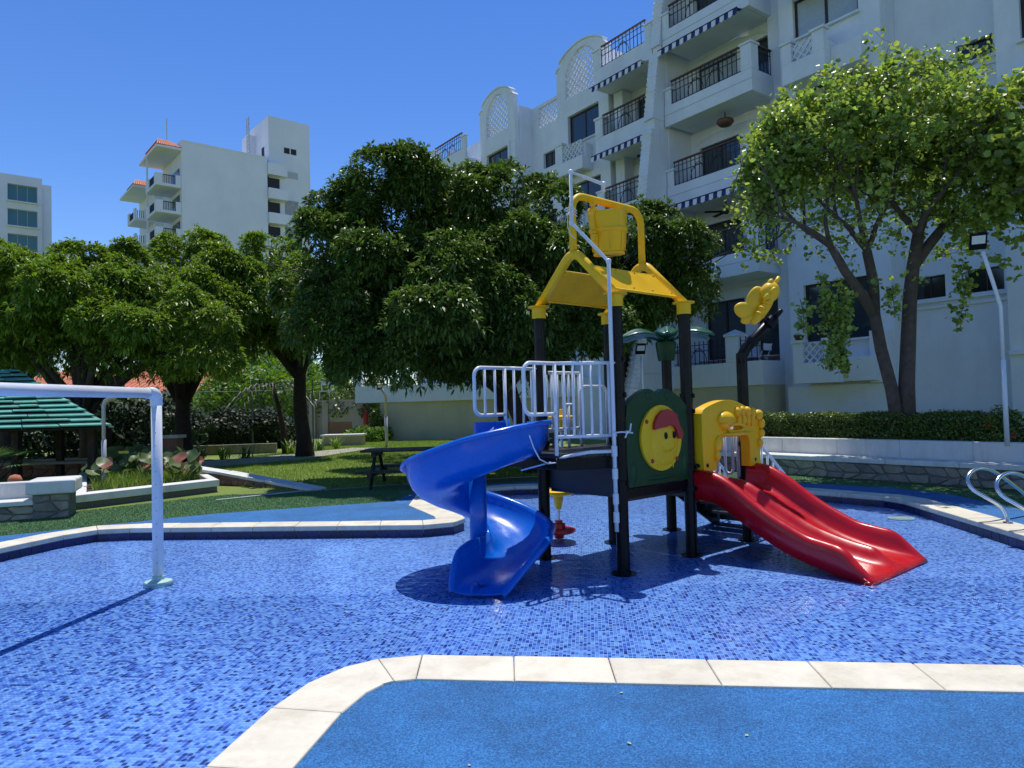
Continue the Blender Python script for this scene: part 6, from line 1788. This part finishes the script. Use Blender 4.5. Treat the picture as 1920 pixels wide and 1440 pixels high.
bush('bushy shrub with red and yellow flowers at the picture edge past the lamp post', -3.0, 13.35, .82, .52, .60, 3200, 43, flowers=8)
bush('second flowering shrub at the far end of the bench wall', -2.1, 13.4, .82, .5, .55, 2400, 44, flowers=5)

# ---- planter leaves (large round leaves on stalks)
rn = np.random.default_rng(55); r = random.Random(55)
k_ = 0
pinner = [(p[0] + (cen[0] - p[0]) * .22, p[1] + (cen[1] - p[1]) * .22) for p in pl]
xs = [p[0] for p in pinner]; ys = [p[1] for p in pinner]
def big_leaf(c, nrm, s_, mt, m=None):
    nrm = Vector(nrm).normalized(); a = nrm.orthogonal().normalized(); a.rotate(Matrix.Rotation(r.uniform(0, 6.3), 3, nrm)); b = nrm.cross(a); m = m or MB(); n_ = 12
    vs = [tuple(c)]; wav_ = r.uniform(.05, .16)
    for ring, f in ((1, .55), (2, 1.0)):
        for k in range(n_):
            t = 2 * pi * k / n_; rr = s_ * f * (1 - .28 * (abs(t - pi) < .35) * (ring == 2)); q = Vector(c) + a * rr * cos(t) + b * rr * sin(t) * .9 + nrm * (f * f * s_ * (.10 + wav_ * sin(3 * t)))
            vs.append(tuple(q))
    fs = [(0, 1 + k, 1 + (k + 1) % n_) for k in range(n_)] + [(1 + k, 1 + n_ + k, 1 + n_ + (k + 1) % n_, 1 + (k + 1) % n_) for k in range(n_)]
    return m.add(vs, fs)
pc_ = 0
while k_ < 20:
    x, y = r.uniform(min(xs), max(xs)), r.uniform(min(ys), max(ys))
    if not in_poly(x, y, pinner): continue
    k_ += 1; g = bool(k_ % 2)
    t = thing('broad_leaf_plant', 'broad round-leaved plant with rusty leaf edges growing in the white-rimmed planter', 'plant', (x, y, .32), group='broad-leaved plants filling the raised planter')
    stalk = MB()
    for q in range(r.randint(6, 9)):
        h_ = r.uniform(.10, .52); ox, oy = r.gauss(0, .18), r.gauss(0, .18); c = (x + ox, y + oy, .34 + h_)
        stalk.tube([(x, y, .32), (x + ox * .5, y + oy * .5, .34 + h_ * .6), (c[0], c[1], c[2])], .006, 5)
        big_leaf(c, (r.gauss(0, .5), r.gauss(-.55, .45), r.uniform(.3, 1)), r.uniform(.09, .16), None).build('leaf', M_RUSTL if r.random() < .2 else M_BIGL, t, smooth=True)
    stalk.build('stalk', M_HEDGE, t)
o = blades('ground_cover', pinner, 2600, .16, .012, M_BLADE, 61, .32); stuff(o, 'low grassy ground cover under the broad leaves in the planter', 'ground cover')
# clay bowl glimpsed behind the bench wall
p = D(28, 893, 11.4); pot2 = thing('clay_ball', 'rounded clay garden ornament peeping over the stone bench wall', 'ornament', (p.x, p.y, .13))
MB().lathe([(.0001, 0), (.06, 0), (.05, .40), (.09, .46), (.10, .52), (.07, .58), (.0001, .60)], (p.x, p.y, .13), 18).build('body', M_TERRA, pot2, smooth=True)

# ---- fan palm at the left edge
def fan_leaf(c, d, L_, m, n_=14):
    d = Vector(d).normalized(); s_ = d.cross(Vector((0, 0, 1))).normalized(); u = s_.cross(d)
    for k in range(n_):
        a = (k / (n_ - 1) - .5) * 2.4; e = (d * cos(a) + s_ * sin(a)).normalized(); q = Vector(c)
        w_ = (s_ * cos(a) - d * sin(a)) * .016; m.add([q, q + e * L_ * .5 + w_, q + e * L_ * .5 - w_, q + e * L_ - Vector((0, 0, .12 * L_))], [(0, 1, 2), (1, 3, 2)])
p0 = Vector((-10.3, 14.0, .12)); t = thing('fan_palm', 'small fan palm at the picture edge behind the stone bench wall', 'palm', tuple(p0)); tr_ = MB(); lf = MB()
for k in range(16):
    a = k * 2.4; el = r.uniform(.2, 1.0); d = Vector((cos(a) * cos(el), sin(a) * cos(el), sin(el))); c = p0 + Vector((0, 0, .3)) + d * r.uniform(.5, .8); tr_.tube([p0 + Vector((0, 0, .1)), c], .01, 5)
    fan_leaf(c, d + Vector((0, 0, -.3)), .42, lf)
tr_.tube([p0, p0 + Vector((0, 0, .35))], .09, 8); tr_.build('trunk', M_BARK, t); lf.build('fronds', M_BIGL, t)

# ---- distant greenery
def green_mass(name, label, cat, ells, seed, n, leaf, mt, base, stems=True, group=None):
    t = thing(name, label, cat, base, group=group); rn = np.random.default_rng(seed); Ps = []; Ns = []
    tot = sum(e[3] * e[5] for e in ells)
    for e in ells:
        k = int(n * e[3] * e[5] / tot); d = unit(rn.normal(size=(k, 3))); q = np.array(e[:3]) + d * np.array(e[3:]) * rn.uniform(.6, 1.03, (k, 1))
        q += (np.sin(q[:, [1, 2, 0]] * 4.1) + np.sin(q[:, [2, 0, 1]] * 7.3)) * e[3] * .07; Ps.append(q); Ns.append(d)
    P_ = np.concatenate(Ps); d = np.concatenate(Ns); k = len(P_)
    nrm = unit(d + rn.normal(size=(k, 3)) * .8 + [0, 0, .3]); a1 = unit(np.cross(nrm, rn.normal(size=(k, 3)))); a2 = np.cross(nrm, a1); s_ = leaf * rn.uniform(.6, 1.4, (k, 1))
    V = np.stack([P_ - a1 * s_, P_ + a2 * s_ * .5, P_ + a1 * s_, P_ - a2 * s_ * .5], 1).reshape(-1, 3)
    np_obj('crown' if cat == 'tree' else 'foliage', V, np.arange(k)[:, None] * 4 + np.array([[0, 1, 2, 3]]), mt, t)
    if stems:
        m = MB(); b = Vector(base)
        for e in ells: m.tube([b, b.lerp(Vector(e[:3]), .6) + Vector((.1, 0, 0)), e[:3]], [.10, .07, .03], 6)
        m.build('trunk', M_BARK, t)
    return t
def gb(px, Y): p = G(px, 840, .12); q = D(px, 760, Y); return (q.x, Y, .12)
green_mass('sunlit_tree', 'sunlit yellow-green small tree behind the chain-link fence, beneath the mango crown', 'tree', [pe(470, 735, 40, 2.2, 1.5), pe(420, 740, 40, 1.6, 1.3), pe(530, 745, 40, 1.8, 1.2)], 71, 9000, .12, M_LIME, gb(470, 40))
green_mass('sunlit_tree', 'lime green tree showing between the dark trunk and the pink wall', 'tree', [pe(620, 745, 44, 2.0, 1.4), pe(560, 720, 46, 2.2, 1.8)], 72, 7000, .13, M_LIME, gb(600, 44))
green_mass('sunlit_tree', 'mid-green feathery tree behind the terracotta house roof', 'tree', [pe(440, 700, 50, 2.4, 1.8), pe(500, 690, 52, 2.6, 1.8)], 73, 6000, .15, M_LIME, gb(440, 50))
green_mass('garden_hedge', 'dark hedge above the pale pink wall, next to the terrace wing', 'hedge', [pe(650, 762, 40.5, 2.0, .9), pe(690, 755, 40.5, 1.4, 1.2), pe(600, 765, 40.5, 1.5, .8), pe(700, 750, 39, 1.0, 1.3)], 74, 9000, .10, M_HEDGE, gb(650, 40.5))
green_mass('creeper_hedge', 'dark creeper hedge grown through the chain-link fence', 'hedge', [(x, 29.5 + (x + 12) * .25, .8, 1.5, .6, 1.0) for x in np.arange(-17, -9.6, 1.1)], 75, 26000, .09, M_DHEDGE, (-12, 29.5, .12), stems=False)
green_mass('creeper_hedge', 'dark shrubs filling the gap behind the shingled shelter', 'hedge', [(x, 24 + (x + 20) * .1, 1.1, 1.7, .8, 1.5) for x in np.arange(-24, -11, 1.3)], 76, 16000, .10, M_DHEDGE, (-17, 24, .12), stems=False)
green_mass('garden_shrub', 'pale green grassy shrub at the corner of the terrace wing', 'shrub', [pe(700, 815, 33.5, .9, .45), pe(670, 818, 33.8, .7, .35)], 77, 3500, .07, M_LIME, gb(695, 33.5), stems=False)
green_mass('garden_shrub', 'slim upright shrub against the cream terrace wall', 'shrub', [pe(706, 795, 33.9, .32, .8)], 78, 1500, .07, M_HEDGE, gb(706, 33.9), stems=False)
green_mass('far_tree', 'palm-like sprig poking above the low crowns before the white tower', 'tree', [pe(133, 466, 26, .45, .22)], 79, 260, .10, M_ORCH, (-15.8, 26, .12))
# ornamental grasses along the shaded bed
for k, (px, Y) in enumerate([(310, 22.5), (345, 22.8), (375, 22.6), (420, 23.2), (460, 23.4), (545, 25), (600, 27), (630, 27.5)]):
    q = D(px, 830, Y); t = thing('strap_leaf_plant', 'tuft of pale strap leaves in the shaded bed by the fence', 'plant', (q.x, Y, .12), group='strap-leaf tufts along the shaded bed'); m = MB()
    for i in range(26):
        a = r.uniform(0, 6.3); l_ = r.uniform(.35, .7); d = Vector((cos(a) * .45, sin(a) * .45, 1)).normalized(); b = Vector((q.x + r.gauss(0, .08), Y + r.gauss(0, .08), .12)); w_ = Vector((-sin(a), cos(a), 0)) * .018
        m.add([b - w_, b + w_, b + d * l_ * .6 + w_, b + d * l_ * .6 - w_, b + d * l_ + Vector((cos(a), sin(a), -.3)) * .12], [(0, 1, 2, 3), (3, 2, 4)])
    m.build('leaves', M_LIME if k % 2 else M_BIGL, t)
# leaning young palm
pa = Vector(gb(535, 25.5)); t = thing('young_palm', 'thin leaning young palm with arching fronds beside the lone mango trunk', 'palm', tuple(pa))
top = D(512, 722, 25.5); mid_ = D(522, 760, 25.5)
MB().tube([pa, D(530, 800, 25.5), mid_, top], [.14, .10, .08, .06], 10).build('trunk', M_BARK, t, smooth=True)
fr_ = MB()
for k in range(9):
    a = k * .7; d = Vector((cos(a), sin(a) * .6, 0)); L_ = 1.5; pts = [top + d * L_ * s_ + Vector((0, 0, .75 * s_ - 1.35 * s_ * s_)) for s_ in np.linspace(0, 1, 9)]
    fr_.tube(pts, .015, 4)
    for i in range(1, 9):
        for sg in (-1, 1):
            q = pts[i]; e = (Vector((-d.y, d.x, 0)) * sg + Vector((0, 0, -.7)) + d * .4).normalized() * .42; w_ = d * .03
            fr_.add([q - w_, q + w_, q + e], [(0, 1, 2)])
fr_.build('fronds', M_DHEDGE, t)

# ================================================================== GARDEN THINGS
# shelter with green shingle roof
sh = thing('shingled_shelter', 'open garden shelter with a weathered green shingle roof and dark posts', 'shelter', (-13.5, 17, .1))
ev_l, ev_r = D(-260, 822, 14.2), D(213, 802, 14.2); ex = 15.8
ridge_l, ridge_r = D(-120, 690, 16.2), D(30, 694, 16.2)
rows_n = 13
ev_l = Vector((-14.0, 14.2, ev_r.z)); ridge_l = Vector((-12.6, 16.2, ridge_r.z))
for k in range(rows_n):
    t0, t1 = k / rows_n, (k + 1) / rows_n + .012
    a0_, a1_ = ev_l.lerp(ridge_l, t0), ev_l.lerp(ridge_l, t1); b0_, b1_ = ev_r.lerp(ridge_r, t0), ev_r.lerp(ridge_r, t1)
    nbd = 7; cuts = sorted([0, 1] + [min(.97, max(.03, (i + r.uniform(-.25, .25)) / nbd)) for i in range(1, nbd)])
    for c0, c1 in zip(cuts[:-1], cuts[1:]):
        lift = r.uniform(.075, .10); dl = r.uniform(-.012, .012)
        p = [a0_.lerp(b0_, c0 + .002), a0_.lerp(b0_, c1 - .002), a1_.lerp(b1_, c1 - .002), a1_.lerp(b1_, c0 + .002)]
        up = Vector((0, -.55, .83))
        lo = [p[0] + up * lift + Vector((0, -.02, dl)), p[1] + up * lift + Vector((0, -.02, dl)), p[2] + up * .01, p[3] + up * .01]; bt = [q - up * .03 for q in lo]
        MB().add(bt + lo, [(0, 3, 2, 1), (4, 5, 6, 7), (0, 1, 5, 4), (1, 2, 6, 5), (2, 3, 7, 6), (3, 0, 4, 7)]).build('shingle', M_SHING, sh)
MB().add([ev_l, ev_r, ridge_r, ridge_l], [(0, 1, 2, 3)]).build('roof_deck', M_DARK, sh, solid=.02)
hip = [ev_r, ridge_r, Vector((-10.4, 18.4, ev_r.z))]
MB().add(hip + [ridge_l, Vector((-14.0, 18.4, ev_r.z)), ev_l], [(0, 2, 1), (1, 2, 4, 3), (3, 4, 5)]).build('roof_back', M_SHING, sh, solid=.03)
for x, y in ((-13.6, 14.7), (-11.9, 14.7), (-10.2, 14.7), (-8.7, 14.8), (-10.2, 18.0), (-11.4, 18), (-13.6, 18)): MB().box(x - .07, y - .07, .1, x + .07, y + .07, ev_r.z + .05).build('post', mat('dark_timber', (.022, .014, .01), .8), sh)
for (a, b) in (((-13.8, 14.6), (-8.3, 14.75)),): MB().bar((*a, ev_r.z - .03), (*b, ev_r.z - .03), .08, .10).build('beam', mat('dark_timber', (.02, .012, .01), .8), sh)
MB().box(-13, 17.2, .5, -9.6, 17.6, .56).build('bench_plank', mat('grey_plank', (.25, .24, .24), .8), sh)

def lamp_post(label, base, h, r_=.03, arm=None, head=None, mt=M_WRAIL, group='thin garden lamp posts'):
    t = thing('lamp_post', label, 'lamp post', tuple(base), group=group); b = Vector(base)
    pts = [b, b + Vector((0, 0, h))] + [Vector(a) for a in (arm or [])]
    MB().tube([b, b + Vector((0, 0, h * .62))], r_ * 1.25, 12).build('lower_tube', mt, t, smooth=True); MB().tube([b + Vector((0, 0, h * .6))] + pts[1:], r_, 12).build('pole', mt, t, smooth=True)
    if head:
        c, dx_, tilt_ = head; R = Matrix.Rotation(tilt_, 3, 'Z') @ Matrix.Rotation(radians(35), 3, 'X'); m = MB().box(-.11, -.03, -.13, .11, .03, .13); m.v = [tuple(Vector(c) + R @ Vector(v)) for v in m.v]
        o = m.build('flood_lamp', M_BLK, t, bevel=.01); m = MB().box(-.085, -.036, -.03, .085, -.031, .10); m.v = [tuple(Vector(c) + R @ Vector(v)) for v in m.v]; m.build('lamp_lens', mat('lamp_lens', (.7, .72, .7), .25), o)
    return t
lb_ = fpos(-3.75, 13.25, .8); lt = D(1875, 575, lb_.y)
pb3 = D(1887, 800, lb_.y); pb3.z = .8
lh = D(1832, 446, lb_.y - .25)
lamp_post('white lamp post with a kinked arm and black flood lamp before the small windows', pb3, lt.z - .8, .028, arm=[D(1862, 530, lb_.y - .1), D(1842, 470, lb_.y - .2)], head=(tuple(D(1834, 452, lb_.y - .28)), .1, radians(-25)))
p = D(195, 870, 13.8); p.z = .12
tl = D(195, 762, 13.8)
lamp_post('grey lamp post with a curved neck standing beside the green shingled shelter', p, tl.z - .12, .036, arm=[D(197, 752, 13.8), D(206, 746, 13.75), D(218, 743, 13.7)], mt=M_GALV)
p = D(725, 836, 28); p.z = .12
lamp_post('thin lamp post with a dark flag-like head on the far lawn', p, D(725, 745, 28).z - .12, .05, arm=[D(722, 742, 27.9), D(715, 728, 27.8)], head=(tuple(D(712, 725, 27.8)), .1, radians(20)), mt=M_GALV)
p = D(1204, 700, 16); p.z = .12
lamp_post('white lamp post behind the play tower with a square flood lamp', p, D(1204, 668, 16).z - .12, .03, head=(tuple(D(1201, 654, 15.9)), .1, 0))
# rippled white garden column seen behind the tower
q = D(1185, 712, 17.0); t = thing('rippled_column', 'leaning rough-textured white buttress foot behind the green panel', 'column', (q.x, q.y, .12)); rows = []
for i in range(40):
    f = i / 39; c = D(1180 + 22 * f, 745 - 120 * f, 17.0); w_ = .17; rr = []
    for j in range(10):
        a = 2 * pi * j / 10; rr.append((c.x + w_ * cos(a) * (1 + .14 * sin(i * 1.9 + j)), c.y + w_ * sin(a) * (1 + .1 * sin(i * 2.3)), c.z))
    rows.append(rr)
c0 = rows[0]; rows.insert(0, [(x, y, .1) for x, y, z in c0])
MB().grid(rows, closed=True).build('shaft', M_WALL, t)

# dark timber picnic table in the shade
bt_ = thing('picnic_table', 'dark slatted picnic table with benches in the shade behind the blue slide', 'table', (-1.9, 14.2, .12))
MT = mat('dark_painted_timber', (.018, .014, .010), .55)
bx, by = -1.95, 13.9
for k in range(5): MB().box(bx - .95, by - .42 + k * .17, .80, bx + .95, by - .27 + k * .17, .84).build('table_plank', MT, bt_, bevel=.004)
for s_ in (-1, 1):
    for k in range(2): MB().box(bx - .95, by + s_ * .72 - .15 + k * .16, .44, bx + .95, by + s_ * .72 - .01 + k * .16, .48).build('bench_plank', MT, bt_, bevel=.004)
for x in (bx - .7, bx + .7):
    m = MB()
    for s_ in (-1, 1): m.tube([(x, by + s_ * .75, .12), (x, by + s_ * .2, .80)], .035, 6)
    m.box(x - .04, by - .85, .36, x + .04, by + .85, .438); m.box(x - .04, by - .4, .72, x + .04, by + .4, .798); m.build('frame', MT, bt_)
# second slatted bench beside it
b2 = thing('garden_bench', 'dark slatted garden bench half hidden by the blue slide', 'bench', (.0, 13.9, .12))
for k in range(3): MB().box(-.9, 13.7 + k * .14, .50, .9, 13.82 + k * .14, .535).build('seat_slat', MT, b2)
for k in range(4): MB().box(-.9, 14.14, .60 + k * .12, .9, 14.17, .69 + k * .12).build('back_slat', MT, b2)
for x in (-.8, .8): MB().box(x - .04, 13.72, .12, x + .04, 13.78, .499).box(x - .04, 14.10, .12, x + .04, 14.139, 1.06).build('leg', MT, b2)

# pale pink garden wall with ochre lower field
pw_ = thing('pink_garden_wall', 'pale pink garden wall with pilasters and an ochre lower field, beyond the lone mango trunk', 'wall', (-10, 39, .1))
a, b = D(562, 830, 39.5), D(714, 825, 38.5)
MB().bar((a.x, a.y, .05), (b.x + .8, b.y, .05), .25, 2.05).build('wall', M_PINK, pw_); MB().bar((a.x, a.y, 2.101), (b.x + .8, b.y, 2.101), .35, .10).build('coping', M_PINK, pw_)
for px in (588, 612, 684):
    q = D(px, 800, 39.2); MB().box(q.x - .16, q.y - .26, .05, q.x + .16, q.y + .05, 2.22).build('pilaster', M_PINK, pw_)
q0, q1 = D(618, 800, 39.2), D(680, 800, 38.95); MB().bar((q0.x, q0.y - .18, .05), (q1.x, q1.y - .18, .05), .06, .95).build('ochre_field', M_ORANGE, pw_)
MB().bar((a.x - 4.5, a.y + .4, .05), (a.x - .1, a.y, .05), .2, 1.9).build('wall_return', M_PINK, pw_) if False else None
# low raised planter box in front of it
q = D(640, 822, 30.5); t = thing('low_planter_box', 'long low white planter box at the far end of the lawn', 'planter', (q.x, q.y, .12))
MB().box(q.x - .75, q.y - .3, .12, q.x + .9, q.y + .6, .52).build('box', M_PINK, t); MB().box(q.x - .82, q.y - .37, .521, q.x + .97, q.y + .67, .60).build('rim', M_CAP, t)
# fire extinguisher and chair on the wall
q = D(686, 800, 38.3); t = thing('fire_extinguisher', 'red fire extinguisher hanging on the pink garden wall', 'fire extinguisher', (q.x, q.y, .8))
MB().lathe([(.0001, 0), (.12, 0), (.13, .05), (.13, .75), (.07, .9), (.04, .95), (.04, 1.05), (.0001, 1.05)], (q.x, q.y, .75), 14).build('cylinder', M_REDP, t, smooth=True); MB().box(q.x - .1, q.y - .15, 1.82, q.x + .06, q.y + .02, 1.88).build('valve', M_BLK, t)
q = D(611, 772, 39.6); t = thing('white_chair', 'small white chair standing on top of the pink garden wall', 'chair', (q.x, q.y, 2.2)); m = MB(); z = 2.2
for sx, sy, h_ in ((-.28, -.22, .5), (.28, -.22, .5), (-.28, .22, 1.1), (.28, .22, 1.1)): m.tube([(q.x + sx, q.y + sy, z), (q.x + sx * .9, q.y + sy, z + h_)], .035, 6)
m.build('frame', M_CAP, t); MB().box(q.x - .3, q.y - .25, z + .48, q.x + .3, q.y + .25, z + .54).build('seat', M_CAP, t); MB().box(q.x - .3, q.y + .2, z + .85, q.x + .3, q.y + .25, z + 1.1).build('backrest', M_CAP, t)

# chain-link fence
fe = thing('chain_link_fence', 'tall chain-link fence with slim posts in front of the creeper hedge', 'fence', (-12, 28.6, .1)); A1, B1 = Vector((-17.5, 27.4, 0)), Vector((-8.3, 29.7, 0))
MB_ = MB(); d = (B1 - A1); L_ = d.length; d.normalize(); H_ = 2.45; s_ = -H_
while s_ < L_:
    for sg in (1, -1):
        a0, a1 = (s_, 0), (s_ + H_, H_)
        if sg < 0: a0, a1 = (s_ + H_, 0), (s_, H_)
        x0, z0, x1, z1 = a0[0], a0[1], a1[0], a1[1]
        if max(x0, x1) < 0 or min(x0, x1) > L_: continue
        def cl(x0, z0, x1, z1):
            t0, t1 = 0, 1; dx_ = x1 - x0
            ta, tb2 = (0 - x0) / dx_, (L_ - x0) / dx_
            if ta > tb2: ta, tb2 = tb2, ta
            return max(0, ta), min(1, tb2)
        ta, tc_ = cl(x0, z0, x1, z1)
        if tc_ <= ta: continue
        f = lambda t: A1 + d * (x0 + (x1 - x0) * t) + Vector((0, 0, .1 + z0 + (z1 - z0) * t))
        MB_.tube([f(ta), f(tc_)], .0022, 3, caps=False)
    s_ += .17
MB_.build('wire_mesh', mat('dull_wire', (.12, .14, .12), .6), fe)
MB().tube([A1 + Vector((0, 0, 2.5)), B1 + Vector((0, 0, 2.5))], .018, 6).build('top_rail', mat('dull_wire', (.12, .14, .12), .6), fe)
for k in range(5): q = A1.lerp(B1, k / 4); MB().tube([q, q + Vector((0, 0, 2.9))], .035, 8).build('post', mat('dull_wire', (.12, .14, .12), .6), fe)
# kerb of the shaded bed in front of the fence
struct(MB().bar((-16, 25.0, .1), (-8.7, 26.3, .1), .25, .38).build('bed_kerb', M_STONE))

# terracotta-roofed house
hs = thing('terracotta_house', 'low cream house with a terracotta tiled roof behind the creeper fence', 'house', (-21, 46, .1)); x0, x1, y0 = -31, -18.4, 44.0
MB().box(x0, y0, .1, x1, 54, 2.75).build('wall', M_CREAM, hs); o = MB().box(x0 - .6, y0 - .7, 2.751, x1 + .6, 55, 2.95).build('eaves', M_CAP, hs)
n_ = 42; nr = 5
for i in range(n_):
    for k in range(nr):
        xa = x0 - .6 + (x1 - x0 + 1.2) * i / n_; w_ = (x1 - x0 + 1.2) / n_
        f0, f1 = k / nr, (k + 1.08) / nr; ya, yb = y0 - .7 + 5 * f0, y0 - .7 + 5 * f1; za, zb = 2.97 + 1.7 * f0, 2.97 + 1.7 * f1 - .02; m = MB(); pr = []
        for (yy, zz) in ((ya, za), (yb, zb)): pr.append([(xa + w_ * (.5 - .46 * cos(pi * j / 4)), yy, zz + .13 * sin(pi * j / 4)) for j in range(5)])
        m.grid(pr); m.add([pr[0][j] for j in range(5)], [(0, 1, 2, 3, 4)])
        oo = m.build('roof_tile', M_TERRA, hs)
MB().add([(x0 - .6, y0 - .7, 2.96), (x1 + .6, y0 - .7, 2.96), (x1 - 1, y0 + 4.4, 4.68), (x0 + 1, y0 + 4.4, 4.68), (x1 + .6, 55, 2.96), (x0 - .6, 55, 2.96), (x1 - 1, 50, 4.68), (x0 + 1, 50, 4.68)], [(0, 1, 2, 3), (1, 4, 6, 2), (3, 2, 6, 7), (4, 5, 7, 6), (5, 0, 3, 7)]).build('roof_slope', mat('terracotta_under', (.40, .13, .06), .9), hs)
for x in (-27, -22): MB().box(x - .6, y0 - .04, 1.0, x + .6, y0 - .005, 2.2).build('window', M_DARK, hs)
# small house roof further back
h2 = thing('far_house', 'small pale house with an orange-edged gable roof peeping over the dark hedge', 'house', (-18, 76, .1)); q = D(640, 770, 76); x, y = q.x, 76
MB().prism([(x - 4, y), (x + 3, y), (x + 3, y + 8), (x - 4, y + 8)], .1, 3.3).build('wall', M_CREAM, h2); MB().wprism([(x - 4.6, 3.2), (x + 3.6, 3.2), (x - 1.6, 5.0)], y - .5, y + 8.5).build('roof', M_TERRA, h2)
MB().wprism([(x - 3.9, 3.21), (x + 2.9, 3.21), (x - 1.5, 4.7)], y - .56, y - .51).build('gable_wall', M_CREAM, h2)

# a few fallen leaves and flecks
lv = MB()
for px, py in ((1165, 1372 if False else 1300), (650, 1148), (1090, 1196), (1400, 1380), (880, 1436), (1180, 1395), (290, 1290), (1560, 1218), (1410, 925), (1280, 905), (1545, 925), (1650, 915)):
    zz_ = .148 if (py > 1290 or (px > 1250 and py < 940)) else .037
    c = G(px, py, zz_); big_leaf((c.x, c.y, zz_ + .004), (r.gauss(0, .15), r.gauss(0, .15), 1), r.uniform(.006, .011) * (1.6 if py < 1000 else 1), None, lv)
stuff(lv.build('fallen_leaves', mat('pale_fleck', (.45, .45, .25), .7)), 'scattered small fallen leaves on the pool and rubber deck', 'leaves')
